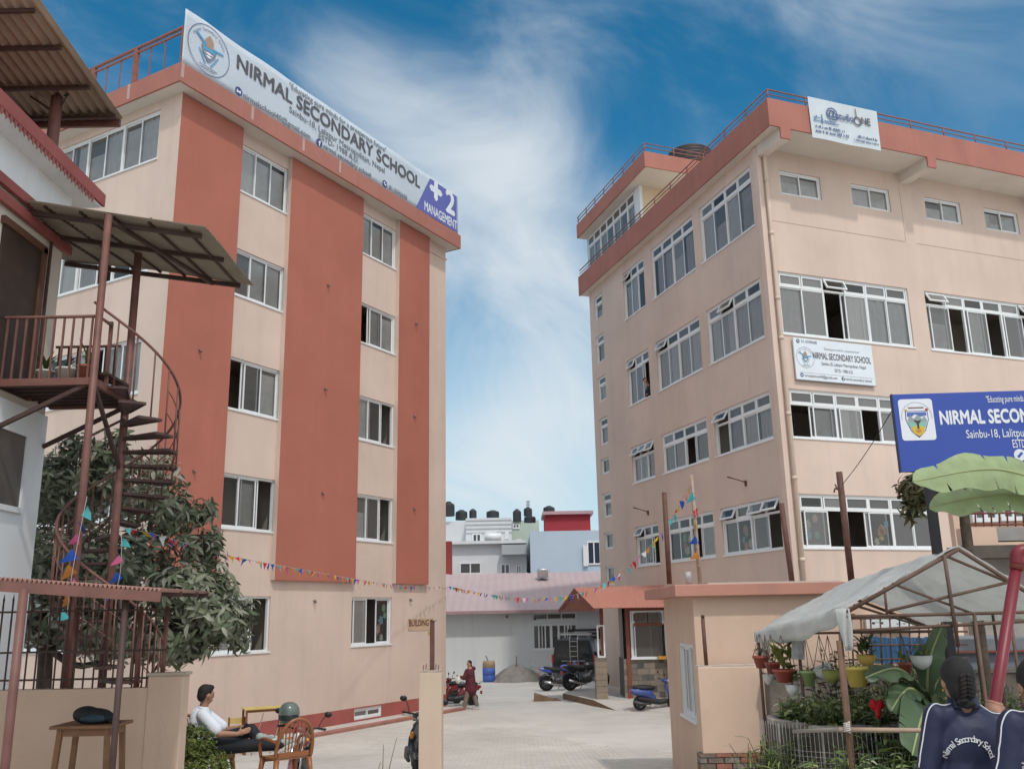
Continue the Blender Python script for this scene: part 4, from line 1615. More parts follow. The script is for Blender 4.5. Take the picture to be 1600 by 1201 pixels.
# ------------------------------------------------------------------ balcony canopy
TRL = mat('corrugated_sheet_pale', (.40, .345, .28), .6, .10, 2, trans=.35, dirt=.25, dirt_col=(.20, .15, .11))
aw = thing('balcony_canopy', 'pale corrugated canopy on thin steel posts over the spiral stair landing', 'canopy', at(170, 900, 11.2))
a00, a10 = at(-80, 300, 11.0), at(322, 356, 11.0)        # near edge
a01, a11 = at(107, 409, 12.9), at(398, 446, 13.2)        # far edge
mb = MB()
mb.smooth = True


def awn(u, v):
    p = a00.lerp(a10, u).lerp(a01.lerp(a11, u), v)
    p.z += .012 * math.cos(v * 2 * math.pi * 24) + .03 * math.sin(u * 3.1) + .012 * math.sin(7 * u + 5 * v)
    return p


mb.grid(awn, 8, 96)
mb.build('roof_sheet', TRL, aw, solid=.003)
for v in (.10, .50, .97):
    mb = MB()
    mb.bar(awn(.0, v) - Z3 * .05, awn(.96 if v < .9 else .93, v) - Z3 * .05, .05, .06)
    mb.build('beam', STEELD, aw)
for u in (.22, .36, .50, .63, .77, .91):
    mb = MB()
    mb.bar(awn(u, .03) - Z3 * .022, awn(u, .98) - Z3 * .022, .03, .03)
    mb.build('batten', STEELD, aw)
q1 = at(146, 590, 10.95)
MB().tube([(q1.x, q1.y, .9), (q1.x, q1.y, awn(.62, .03).z - .05)], .046, 12).build('post', STEELR, aw)
mb = MB()
mb.bar((q1.x, q1.y, awn(.62, .1).z - .12), Vector(awn(.22, .9)) - Z3 * .1, .05)
mb.bar((q1.x, q1.y, awn(.62, .1).z - .10), Vector(awn(.78, .98)) - Z3 * .07, .05)
mb.build('brace', STEELD, aw)

# ------------------------------------------------------------------ balcony landing
bc = thing('balcony', 'steel balcony landing with vertical bar railing at the top of the spiral stair', 'balcony', (HX + .4, 11.5, zf))
BZ = at(75, 591, 10.95).z
bx1 = q1.x + .02
mb = MB()
mb.box(HX - 1.2, bx1, 10.93, 10.99, BZ - .09, BZ)
mb.box(bx1 - .06, bx1, 10.99, 12.3, BZ - .09, BZ)
mb.box(HX, bx1 - .06, 12.24, 12.30, BZ - .09, BZ)
mb.build('floor_frame', STEELR, bc)
for i in range(7):
    y = 11.1 + i * .18
    MB().box(HX - 1.2, bx1 - .07, y, y + .04, BZ - .07, BZ - .02).build('joist', STEELD, bc)
MB().box(HX - 1.2, bx1 - .06, 10.99, 12.24, BZ - .018, BZ - .008).build('floor_plate', STEELD, bc)
for yb in (10.98, 12.2):
    MB().bar((HX, yb, BZ - .62), (bx1 - .05, yb, BZ - .05), .05).build('bracket', STEELD, bc)
RZ_ = at(75, 495, 10.95).z
mb = MB()
mb.tube([(HX - 1.2, 10.96, RZ_), (bx1 - .03, 10.96, RZ_), (bx1 - .03, 11.35, RZ_ - .0)], .022, 8)
mb.tube([(HX, 12.27, RZ_), (bx1 - .3, 12.27, RZ_)], .02, 8)
mb.build('handrail', STEELR, bc)
n = 0
x = HX - .55
while x < bx1 - .02:
    MB().box(x - .011, x + .011, 10.95, 10.972, BZ, RZ_).build('baluster', STEELR, bc)
    x += .118
x = HX + .05
while x < bx1 - .3:
    MB().box(x - .01, x + .01, 12.26, 12.28, BZ, RZ_).build('baluster', STEELD, bc)
    x += .13
MB().box(bx1 - .06, bx1 - .02, 11.33, 11.37, BZ, RZ_ + .05).build('newel_post', STEELR, bc)


# potted plants on the landing
def blade_plant(parent, base, n, h, m, rng, w=.02, droop=.5, name='leaf'):
    for i in range(n):
        a = rng.uniform(0, 6.28)
        hh = h * rng.uniform(.65, 1.1)
        d = Vector((math.cos(a), math.sin(a), 0))
        s = Vector((-d.y, d.x, 0))
        mb = MB()
        pts = []
        for k in range(5):
            t = k / 4
            c = Vector(base) + d * (hh * droop * t * t) + Z3 * (hh * (t - .35 * droop * t * t))
            ww = w * (1 - t) ** .6 * (1 if k else .6)
            pts += [c - s * ww, c + s * ww]
        mb.add(pts, [(2 * k, 2 * k + 1, 2 * k + 3, 2 * k + 2) for k in range(4)])
        mb.build(name, m, parent)


POTO = mat('terracotta_pot', (.36, .13, .07), .8, .12, 4, dirt=.2)
POTW = mat('white_pot', (.62, .60, .56), .7, .1, 4, dirt=.25)
LEAFY = mat('leaf_yellow_green', (.16, .17, .045), .6, .25, 6, trans=.25)
LEAFG = mat('leaf_mid_green', (.055, .095, .03), .55, .3, 5, trans=.2)
SOIL = mat('pot_soil', (.05, .035, .025), .95)
rp_ = random.Random(4)
for (px, r, h, m, lb, lm, lh, nl) in ((135, .12, .20, POTO, 'terracotta pot with a spiky yellow green plant on the balcony landing', LEAFY, .42, 16), (104, .13, .17, POTW, 'white tub with a small plant on the balcony beside the terracotta pot', LEAFG, .22, 12), (70, .10, .15, POTW, 'leftmost white pot with bushy green plant on the balcony', LEAFG, .30, 16)):
    c = at(px, 590, 11.15)
    c.z = BZ
    pot = thing('potted_plant', lb, 'potted plant', c)
    MB(Matrix.Translation(c)).lathe([(r * .7, 0), (r, h * .85), (r * 1.1, h * .85), (r * 1.1, h), (r * .95, h), (r * .93, h * .9), (0, h * .88)], 16).build('pot', m, pot)
    blade_plant(pot, c + Vector((0, 0, h * .85)), nl, lh, lm, rp_, .018 if lm is LEAFY else .03, .6)

# ------------------------------------------------------------------ spiral stair
SCX, SCY, SR = at(190, 705, 12).x, 12.0, .70
ss = thing('spiral_stair', 'red brown steel spiral staircase with round handrail in front of the tree', 'staircase', (SCX, SCY, 1.1))
ztop = Vector(awn(.82, .5)).z - .05
MB().tube([(SCX, SCY, 1.0), (SCX, SCY, ztop)], .052, 14).build('centre_post', STEELR, ss)
rise, z_right = .18, at(232, 706, 12).z


def stair_pt(k, r, dz=0.0):
    a = rad(20 * k)
    return Vector((SCX + r * math.cos(a), SCY + r * math.sin(a), z_right - rise * k + dz))


def tread_mesh(mb):
    A = rad(13)
    fr_ = [(.05, -.05), (SR * math.cos(A), -SR * math.sin(A)), (SR, 0), (SR * math.cos(A), SR * math.sin(A)), (.05, .05)]
    for p, q in zip(fr_, fr_[1:] + fr_[:1]):
        mb.bar((*p, 0), (*q, 0), .022, .034)
    for i in range(9):
        t = .14 + .06 * i
        w = math.tan(A) * t + .02
        mb.bar((t, -w, 0), (t, w, 0), .036, .012)


TM = MB()
tread_mesh(TM)
TM = TM.mesh('tread', STEELD)
K0, K1 = -5, 21
for k in range(K0, K1 + 1):
    put('tread', TM, ss, PM[ss.name].inverted() @ Matrix.Translation((SCX, SCY, z_right - rise * k)) @ Matrix.Rotation(rad(20 * k), 4, 'Z'))
for k in range(K0, K1 + 1):
    p = stair_pt(k + .0, SR - .01)
    MB().tube([p - Z3 * .03, p + Z3 * .88], .011, 6).build('baluster', STEELR, ss)
    p = stair_pt(k + .5, SR - .01)
    if k > 2:
        MB().tube([p - Z3 * .03, p + Z3 * .88], .009, 6).build('baluster', STEELR, ss)
hr = MB()
hr.tube([stair_pt(K0 - .5 + i * .25, SR - .01, .89) for i in range((K1 - K0) * 4 + 3)], .018, 8)
hr.build('handrail', STEELR, ss)
for dz in (.30, .60):
    hr = MB()
    hr.tube([stair_pt(-1 + i * .5, SR - .01, dz) for i in range((K1) * 2)], .008, 5)
    hr.build('mid_rail', STEELR, ss)
mb = MB()
mb.bar((q1.x, q1.y, BZ - .05), (SCX, SCY, BZ - 1.0), .045)
mb.bar((q1.x, q1.y, BZ - .75), (SCX, SCY, BZ - .3), .025)
mb.build('brace', STEELD, ss)

# ------------------------------------------------------------------ garden wall, bars, shed roof in the foreground left
WALLP = mat('garden_wall_paint', (.60, .45, .34), .9, .07, .8, bump=.2, bscale=50, streak=.2, dirt=.12)
gw = thing('garden_wall', 'low peach garden wall with iron bars behind the table at the lower left', 'wall', (-4.4, 10.2, 1.1))
wy = 10.2
zt1, zt2 = at(120, 1076, wy).z, at(262, 1055, wy).z
xa_, xs_, xe_ = -7.0, at(231, 1070, wy).x, at(287, 1055, wy).x
mb = MB()
mb.box(xa_, xs_, wy, wy + .16, .8, zt1)
mb.build('wall_low', WALLP, gw)
mb = MB()
mb.box(xs_ + .001, xe_, wy - .01, wy + .20, .8, zt2)
mb.build('wall_pier', WALLP, gw, bevel=.01)
MB().box(xs_ - .01, xe_ + .02, wy - .025, wy + .215, zt2 + .001, zt2 + .03).build('coping', mat('coping_cement', (.44, .36, .29), .9, .1, 4), gw)
# iron bars on the low part
zr0, zr1 = at(60, 1068, wy + .05).z, at(60, 955, wy + .05).z
mb = MB()
for z in (zr0 + .04, (zr0 + zr1) / 2 - .05, zr1):
    mb.bar((xa_, wy + .08, z), (xs_ + .15, wy + .08, z), .03, .02)
mb.build('bar_rail', STEELD, gw)
x = -5.6
while x < xs_ + .1:
    mb = MB()
    top = zr1 + .17
    mb.bar((x, wy + .08, zt1 - .02), (x, wy + .08, top - .05), .014)
    mb.add([(x - .014, wy + .08, top - .05), (x + .014, wy + .08, top - .05), (x, wy + .08, top + .03), (x, wy + .07, top - .04)], [(0, 1, 2), (1, 0, 3)])
    mb.build('bar', STEELD, gw)
    x += .105
for px in (112, 214, 255):
    p = at(px, 1050, wy + .1)
    MB().tube([(p.x, wy + .09, zt1 - .05), (p.x, wy + .09, zr1 + .03)], .025, 8).build('bar_post', STEELR, gw)

sd = thing('shed_roof', 'flat corrugated shed roof on two steel posts in the lower left foreground', 'shed', (-4.2, 7.4, 1.2))
n0, n1_ = at(-90, 897, 6.9), at(252, 921, 7.5)
f0, f1 = at(-60, 903, 10.5), at(327, 925, 10.5)
mb = MB()
mb.smooth = True


def shd(u, v):
    p = n0.lerp(n1_, u).lerp(f0.lerp(f1, u), v)
    p.z += .014 * math.cos(u * 2 * math.pi * 46)
    return p


mb.grid(shd, 276, 2)
mb.build('roof_sheet', mat('corrugated_pink_rust', (.36, .20, .165), .7, .15, 2, dirt=.35, dirt_col=(.14, .08, .06)), sd, solid=.003)
MB().bar(n0 - Z3 * .055, n1_ - Z3 * .055, .05, .08).build('beam', STEELR, sd)
for v in (.35, .7, .98):
    MB().bar(shd(0, v) - Z3 * .045, shd(1, v) - Z3 * .045, .03, .05).build('purlin', STEELD, sd)
for (px, py, Yp, m) in ((197, 930, 7.45, STEELD), (38, 915, 6.85, STEELR)):
    p = at(px, py, Yp)
    MB().tube([(p.x, p.y, gz(p.y)), (p.x, p.y, p.z - .02)], .025 if px > 100 else .032, 12).build('post', m, sd)

# table with a school bag
WOODB = mat('table_wood', (.20, .10, .05), .6, .25, 5, bump=.2, bscale=30)
ty = 9.35
t0, t1 = at(94, 1130, ty), at(192, 1128, ty)
tb = thing('small_table', 'small wooden table with splayed legs standing against the garden wall', 'table', ((t0.x + t1.x) / 2, ty, gz(ty)))
tz = t0.z
MB().box(t0.x, t1.x, ty - .22, ty + .26, tz - .03, tz).build('table_top', WOODB, tb, bevel=.006)
MB().box(t0.x + .05, t1.x - .05, ty - .16, ty + .2, tz - .10, tz - .031).build('apron', WOODB, tb)
for sx in (0, 1):
    for sy in (-.15, .19):
        xx = t0.x + .08 if sx == 0 else t1.x - .08
        MB().bar((xx, ty + sy, tz - .03), (xx + (-.05 if sx == 0 else .05), ty + sy * 1.15, gz(ty)), .045).build('leg', WOODB, tb)
bg_ = at(148, 1126, ty)
BAGM = mat('bag_black_cloth', (.014, .017, .020), .75, .3, 12, bump=.4, bscale=60)
BAGT = mat('bag_teal_panel', (.02, .045, .06), .7, .3, 10)
bag = thing('school_bag', 'black and teal school bag lying on the small wooden table', 'bag', (bg_.x, ty, tz))
mb = MB()
mb.ell((bg_.x - .02, ty, tz + .065), (.19, .14, .075))
mb.ell((bg_.x - .09, ty, tz + .085), (.12, .13, .075))
mb.ell((bg_.x + .08, ty - .02, tz + .05), (.14, .13, .05))
me = remesh(mb, .014, 4)
me.materials.append(BAGM)
me.transform(PM[bag.name].inverted())
put('bag_body', me, bag)
mb = MB()
mb.ell((bg_.x + .03, ty - .10, tz + .05), (.13, .06, .045))
mb.build('front_pocket', BAGT, bag)
mb = MB()
mb.tube(hermite([(bg_.x + .15, ty - .05, tz + .05), (bg_.x + .20, ty - .1, tz + .02), (bg_.x + .26, ty - .05, tz + .012), (bg_.x + .21, ty + .04, tz + .012)]), .012, 6)
mb.build('strap', BAGM, bag)

# ------------------------------------------------------------------ trees
def leaf_mesh(name, m, L, Wd, fold=.25, bend=.25, seg=4):
    mb = MB()
    vs, fs = [], []
    for k in range(seg + 1):
        t = k / seg
        w = Wd * math.sin(math.pi * (t ** .8)) * .5 if 0 < k < seg else 0.002
        z = -bend * L * t * t
        vs += [(L * t, -w, z + fold * w), (L * t, 0, z), (L * t, w, z + fold * w)]
    for k in range(seg):
        a = 3 * k
        fs += [(a, a + 1, a + 4, a + 3), (a + 1, a + 2, a + 5, a + 4)]
    mb.smooth = True
    mb.add(vs, fs)
    return mb.mesh(name, m)


def leaf_tree(name, label, cat, base, trunk, blobs, n_tw, leaf_n, meshes, seed, n_obj=260, droop=.35, twig=.12, spread=1.08):
    """trunk: list of (points, radii); blobs: (centre, radii, weight). Rosettes of leaves at twig ends."""
    r = random.Random(seed)
    t = thing(name, label, cat, base)
    BARK = mat('bark_grey_brown', (.10, .075, .055), .9, .3, 9, bump=.6, bscale=25)
    for pts, rs in trunk:
        mb = MB()
        mb.tube(hermite(pts, 5), [rs[0] + (rs[1] - rs[0]) * i / ((len(pts) - 1) * 5) for i in range((len(pts) - 1) * 5 + 1)], 9)
        mb.build('trunk' if pts is trunk[0][0] else 'limb', BARK, t)
    T = []
    tw = MB()
    tot = sum(b[2] for b in blobs)
    for _ in range(n_tw):
        q = r.uniform(0, tot)
        for b in blobs:
            q -= b[2]
            if q <= 0:
                break
        d = Vector((r.gauss(0, 1), r.gauss(0, 1), r.gauss(0, 1))).normalized()
        rr = r.uniform(.45, 1.0) ** .5 * r.uniform(.85, spread)
        c = Vector(b[0]) + Vector((d.x * b[1][0], d.y * b[1][1], d.z * b[1][2])) * rr
        out = (d + Vector((0, 0, .25))).normalized()
        tw.tube([c - out * twig * 1.6, c], [.007, .004], 4, cap=False)
        k = r.randint(leaf_n[0], leaf_n[1])
        a0 = r.uniform(0, 6.28)
        q = out.to_track_quat('Z', 'Y').to_matrix().to_4x4()
        for i in range(k):
            a = a0 + 2.399 * i
            el = r.uniform(.1, 1.0) - droop
            sc = r.uniform(.5, 1.3)
            M = Matrix.Translation(c + out * r.uniform(-twig, .02)) @ q @ Matrix.Rotation(a, 4, 'Z') @ Matrix.Rotation(-el, 4, 'Y') @ Matrix.Rotation(r.uniform(-.5, .5), 4, 'X') @ Matrix.Diagonal((sc, sc, sc, 1))
            T.append((M, r.randrange(len(meshes))))
    tw.build('twigs', BARK, t)['kind'] = 'stuff'
    T.sort(key=lambda m: m[0].translation.y)
    near = r.sample(T[:max(n_obj, len(T) // 4)], min(n_obj, len(T)))
    nid = {id(x) for x in near}
    inv = PM[t.name].inverted()
    for M, i in near:
        put('leaf', meshes[i], t, inv @ M)
    vs, fs, ms = [], [], []
    mats = [me.materials[0] for me in meshes]
    data = [([v.co.copy() for v in me.vertices], [tuple(p.vertices) for p in me.polygons]) for me in meshes]
    for x in T:
        if id(x) in nid:
            continue
        M, i = x
        M = inv @ M
        n = len(vs)
        vs += [M @ c for c in data[i][0]]
        fs += [tuple(j + n for j in f) for f in data[i][1]]
        ms += [i] * len(data[i][1])
    me = bpy.data.meshes.new('crown')
    me.from_pydata([tuple(v) for v in vs], [], fs)
    for m in mats:
        me.materials.append(m)
    me.polygons.foreach_set('material_index', ms)
    me.polygons.foreach_set('use_smooth', [True] * len(fs))
    me.update()
    put('crown', me, t)['kind'] = 'stuff'
    return t


LG = [mat('leaf_loquat_%d' % i, c, 1.0 * .6, .2, 6, trans=.18, spec=.3) for i, c in enumerate(((.16, .175, .11), (.22, .235, .16), (.31, .315, .24), (.10, .125, .07)))]
loq = [leaf_mesh('leaf', LG[i % 4], .19, .062, bend=.35) for i in range(4)]


def tpt(px, py, Y):
    return at(px, py, Y)


ty_ = 15.2
blobs = []
for (px, py, rx, rz, w, dy) in ((100, 770, 1.0, .75, 1.2, .6), (200, 750, 1.0, .55, 1.0, .8), (250, 800, .75, .55, .8, 0), (90, 880, .95, .8, 1.2, .2), (190, 890, 1.0, .8, 1.3, -.2),
                               (300, 930, .80, .55, 1.3, -.6), (345, 970, .42, .40, .6, -.7), (270, 1000, .75, .42, 1.0, -.6), (180, 985, .8, .5, .9, -.3), (90, 970, .6, .5, .6, 0), (310, 860, .35, .35, .3, -.2), (75, 730, .5, .35, .3, .4), (180, 715, .5, .25, .3, .6)):
    blobs.append((tpt(px, py, ty_ + dy), (rx * .84, .75, rz * .84), w))
for (px, py) in ((112, 700), (185, 690), (240, 735), (318, 800), (60, 745), (385, 962), (330, 845), (375, 1000), (150, 705)):
    blobs.append((tpt(px, py, ty_ + .1), (.20, .25, .20), .10))
tree_base = Vector((tpt(75, 1040, ty_).x, ty_, .5))
trunk = [([tree_base, tpt(72, 1010, ty_), tpt(60, 980, ty_), tpt(90, 900, ty_), tpt(120, 800, ty_)], (.13, .05)),
         ([tpt(62, 985, ty_), tpt(120, 1000, ty_), tpt(160, 960, ty_), tpt(220, 880, ty_)], (.07, .03)),
         ([tpt(72, 1010, ty_), tpt(130, 1040, ty_ - .2), tpt(220, 1000, ty_ - .4), tpt(300, 960, ty_ - .6)], (.06, .025)),
         ([tpt(90, 900, ty_), tpt(150, 830, ty_ + .2), tpt(220, 770, ty_ + .4)], (.05, .02))]
leaf_tree('loquat_tree', 'dense dark green tree with long leaves behind the spiral stair', 'tree', tree_base, trunk, blobs, 1700, (5, 8), loq, 11, n_obj=280, spread=1.40)

# clipped yellow green shrub beside the seated man
LSH = [mat('leaf_shrub_%d' % i, c, .55, .2, 6, trans=.25) for i, c in enumerate(((.13, .17, .035), (.18, .22, .05), (.09, .13, .03)))]
shl = [leaf_mesh('leaf', LSH[i], .045, .02, seg=2, bend=.1) for i in range(3)]
sy_ = 11.3
sb_ = [(at(300, 1160, sy_), (.26, .28, .22), 1), (at(318, 1195, sy_), (.34, .3, .20), 1), (at(285, 1200, sy_), (.3, .3, .3), 1)]
leaf_tree('garden_shrub', 'bright yellow green clipped shrub behind the seated man', 'shrub', Vector((at(300, 1190, sy_).x, sy_, gz(sy_))), [([Vector((at(300, 1190, sy_).x, sy_, gz(sy_))), at(300, 1180, sy_)], (.03, .02))], sb_, 900, (4, 7), shl, 7, n_obj=120, twig=.03)

# ------------------------------------------------------------------ gatehouse and gate pillar
SLABR = mat('slab_terracotta', (.50, .245, .185), .8, .07, 1, streak=.3)
PEACH2 = mat('gatehouse_paint', (.68, .49, .375), .88, .06, .7, bump=.25, bscale=70, spec=.15, streak=.2, dirt=.08)
gt = thing('gatehouse', 'small peach gatehouse with flat terracotta roof slab at the entrance', 'gatehouse', (3.6, 15.3, .7))
gx, gxr, gy0, gy1 = 2.62, 4.95, 14.0, 16.75
szb, szt = at(1053, 932, 13.8).z, at(1053, 913, 13.8).z
GW = frame_matrix((gx, gy0, 0), (0, -1))              # left face: x runs towards the camera
wz0, wz1 = at(1084, 1128, 14.3).z, at(1061, 1003, 15.4).z
mb = MB(GW)
wall_panel(mb, -(gy1 - gy0), 0, .3, szb, [(-1.5, -.26, wz0, wz1)], reveal=.12)
mb.build('side_wall', PEACH2, gt)
mb = MB()
mb.quad((gx, gy0, .3), (gxr, gy0, .3), (gxr, gy0, szb), (gx, gy0, szb))
mb.quad((gxr, gy0, .3), (gxr, gy1, .3), (gxr, gy1, szb), (gxr, gy0, szb))
mb.quad((gx, gy1, .3), (gx, gy1, szb), (gxr, gy1, szb), (gxr, gy1, .3))
mb.build('front_wall', PEACH2, gt)
wo = window(gt, GW, -1.5, -.26, wz0, wz1, 'gpg', inset=.02, depth=.8)
for i in range(7):
    MB(GW).box(-1.45, -.30, .115, .125, wz0 + .1 + .17 * i, wz0 + .112 + .17 * i).build('window_bar', UPVC, gt)
mb = MB()
mb.box(2.33, 5.10, 13.80, 17.1, szb, szt)
mb.build('roof_slab', SLABR, gt, bevel=.012)
mb = MB()
mb.box(2.9, 4.9, 14.2, 16.6, szt, szt + .03)
mb.build('roof_screed', CONC, gt)
gzw = at(1090, 1042, 13.6).z
bwz = at(1100, 1177, 13.6).z
bw_ = thing('boundary_wall', 'peach boundary wall stub with a brick footing in front of the gatehouse', 'wall', (3.0, 13.7, .75))
mb = MB()
mb.box(2.55, 3.44, 13.58, 13.86, bwz, gzw)
mb.build('wall', PEACH2, bw_, bevel=.012)
MB().box(2.56, 3.43, 13.60, 13.87, gzw + .001, gzw + .02).build('coping', mat('coping_worn', (.50, .42, .36), .9, .2, 6), bw_)
BRK = [mat('brick_%d' % i, c, .9, .2, 8, bump=.4, bscale=30, dirt=.3) for i, c in enumerate(((.30, .11, .08), (.24, .20, .18), (.20, .15, .12), (.34, .14, .10)))]
r5 = random.Random(2)
z = .72
k = 0
while z < bwz - .02:
    x = 2.50 - (.11 if k % 2 else 0)
    while x < 3.46:
        a, b = max(x, 2.50), min(x + .215, 3.46)
        if b - a > .04:
            MB().box(a, b - .012, 13.56 - r5.uniform(0, .015), 13.8, z, min(z + .062, bwz - .004)).build('brick', BRK[r5.randrange(4)], bw_)
        x += .225
    z += .075
    k += 1
MB().box(2.53, 3.44, 13.585, 13.82, .70, bwz - .003).build('mortar_bed', mat('mortar_grey', (.22, .19, .17), .95), bw_)

GP = mat('gate_pillar_paint', (.64, .50, .39), .88, .06, .9, bump=.25, bscale=60, streak=.2)
p = at(672, 1050, 15)
gp = thing('gate_pillar', 'square peach gate pillar with a rusty steel post rising from its top', 'pillar', (p.x, 15.17, gz(15)))
mb = MB()
mb.box(p.x - .175, p.x + .18, 15.0, 15.36, gz(15) - .2, p.z)
mb.build('shaft', GP, gp, bevel=.012)
mb = MB()
mb.box(p.x - .172, p.x + .177, 15.003, 15.357, p.z + .001, p.z + .03)
mb.build('cap', mat('cap_cement', (.45, .37, .30), .9, .15, 8), gp)
for (dx, dy) in ((-.12, .06), (.12, .05), (.06, .28), (-.1, .3)):
    MB().tube([(p.x + dx, 15.03 + dy, p.z + .02), (p.x + dx + .01, 15.03 + dy, p.z + .11)], .006, 5).build('rebar', RUST, gp)
zz_ = at(675, 970, 15.1).z
MB().box(p.x - .015, p.x + .055, 15.10, 15.17, p.z, zz_).build('steel_post', mat('post_brown', (.13, .06, .045), .65, .25, 8, dirt=.3), gp)
MB().box(p.x - .02, p.x + .09, 15.09, 15.18, zz_ + .001, zz_ + .012).build('post_cap', RUST, gp)


# ------------------------------------------------------------------ posts on and around the gatehouse
def steel_post(px0, py0, px1, py1, Y0, r, label, m=None, kind='steel_post', cat='post'):
    a, b = at(px0, py0, Y0), at(px1, py1, Y0)
    t = thing(kind, label, cat, b)
    MB().tube([b, a], r, 10).build('shaft', m or MATS['post_brown'], t)
    return t, a, b


steel_post(1098, 966, 1104, 1043, 13.7, .028, 'short rusty post with a knob standing on the boundary wall stub')
kp = bpy.data.objects['steel_post']
pp = at(1098, 963, 13.7)
MB().ell(pp, .03).build('knob', RUST, kp)
t, a, b = steel_post(1038, 769, 1046, 912, 16.4, .045, 'square brown post nearest the guard house on the gatehouse roof')
t, a, b = steel_post(1221, 786, 1238, 912, 15.8, .045, 'brown post at the school corner drainpipe, standing on the gatehouse roof')
t, a, b = steel_post(1311, 737, 1331, 912, 14.6, .05, 'tall brown post with a wire bracket in front of the school window')
mb = MB()
q = at(1313, 765, 14.6)
mb.tube([q, q + Vector((-.09, -.02, .02)), q + Vector((-.11, -.02, -.04))], .014, 6)
mb.tube([q + Vector((-.06, -.02, .02)), q + Vector((-.08, -.02, .09))], .012, 6)
mb.build('bracket', RUST, t)
wr = MB()
w0, w1 = at(1316, 757, 14.6), at(1400, 630, 11.7)
wr.tube([w0.lerp(w1, i / 12) - Z3 * .05 * math.sin(math.pi * i / 12) for i in range(13)], .006, 5)
tag(wr.build('overhead_wire', BLACKP), 'thin black wire from the tall brown post to the blue signboard', 'wire')
BAMB = mat('bamboo_pole', (.38, .27, .20), .7, .2, 6)
t, bt, bb = steel_post(1080, 742, 1094, 912, 15.2, .032, 'bamboo pole carrying the bunting above the gatehouse', BAMB, 'bamboo_pole', 'pole')
for k in range(1, 6):
    MB().tube([bt.lerp(bb, k / 6 - .004), bt.lerp(bb, k / 6 + .004)], .038, 10).build('node_ring', BAMB, t)
steel_post(1075, 893, 1077, 912, 15.4, .05, 'short pale pipe stub on the gatehouse roof', mat('pipe_pale', (.5, .47, .42), .6), 'pipe_stub', 'pipe')

# ------------------------------------------------------------------ bunting
FLAGC = [(.10, .48, .50), (.60, .03, .05), (.62, .42, .02), (.03, .10, .45), (.62, .13, .28), (.60, .62, .62), (.62, .25, .05)]
FLM = []
for i, c in enumerate(FLAGC):
    mb = MB()
    mb.smooth = True
    w, h = .15, .20
    vs = [(-w / 2, 0, 0), (0, .012, 0), (w / 2, 0, 0), (-w / 4, -.015, -h / 2), (w / 4, .02, -h / 2), (0, -.02, -h)]
    mb.add(vs, [(0, 3, 1), (1, 3, 4), (1, 4, 2), (3, 5, 4)])
    FLM.append(mb.mesh('flag', mat('flag_cloth_%d' % i, c, .7, .06, 8, trans=.3)))
STRING = mat('bunting_string', (.5, .48, .46), .8)


def bunting(label, pts, step, seed, k=1.0, hang=False):
    r = random.Random(seed)
    t = thing('bunting', label, 'bunting', pts[0])
    cur = hermite(pts, 14)
    MB().tube(cur, .004, 4).build('string', STRING, t)
    acc, nx, i = 0, step, 0
    inv = PM[t.name].inverted()
    for a, b in zip(cur, cur[1:]):
        L = (b - a).length
        while acc + L > nx:
            u = (nx - acc) / L
            c = a.lerp(b, u)
            d = (b - a).normalized()
            ang = math.atan2(d.y, d.x)
            M = Matrix.Translation(c) @ Matrix.Rotation(ang + r.uniform(-.7, .7), 4, 'Z') @ Matrix.Rotation(r.gauss(0, .5), 4, 'X') @ Matrix.Rotation(r.gauss(0, .35), 4, 'Y') @ Matrix.Diagonal((k, k, k * r.uniform(.8, 1.1), 1))
            if hang:
                M = Matrix.Translation(c) @ Matrix.Rotation(r.uniform(-.6, .6), 4, 'Z') @ Matrix.Rotation(rad(r.uniform(35, 80) * (1 if r.random() < .8 else -1)), 4, 'Y') @ Matrix.Rotation(r.gauss(0, .4), 4, 'X') @ Matrix.Diagonal((k, k, k * r.uniform(.8, 1.15), 1))
            put('flag', FLM[i % len(FLM) if r.random() < .8 else r.randrange(len(FLM))], t, inv @ M)
            i += 1
            nx += step
        acc += L
    return t


LC = FL @ Vector((3.83, -.05, 0))
knot = at(704, 916, LC.y)
bunting('colourful bunting running from the spiral stair along the banded school building', [at(186, 822, 11.9), at(255, 838, 13.2), at(360, 868, 16.5), at(470, 889, 20.5), at(560, 905, 25), at(640, 916, 29), knot], .215, 3, .78)
bunting('colourful bunting sagging across the yard and up to the bamboo pole', [knot, at(770, 929, 29), at(840, 934, 26), at(900, 928, 23.5), at(955, 905, 21), at(1010, 858, 18.6), at(1050, 810, 17), at(1081, 750, 15.2)], .23, 5, .8)
bunting('short flags hanging down the canopy post by the spiral stair', [at(136, 775, 10.9), at(125, 830, 10.88), at(112, 900, 10.85), at(104, 965, 10.9)], .17, 8, .95, True)
bunting('short flags hanging down the centre post of the spiral stair', [at(188, 822, 11.9), at(190, 850, 11.85), at(186, 905, 11.85), at(170, 940, 11.8)], .21, 9, .8, True)
bunting('few flags hanging straight down the bamboo pole', [at(1081, 752, 15.15), at(1087, 800, 15.1), at(1090, 850, 15.1), at(1094, 880, 15.1)], .24, 12, .95, True)

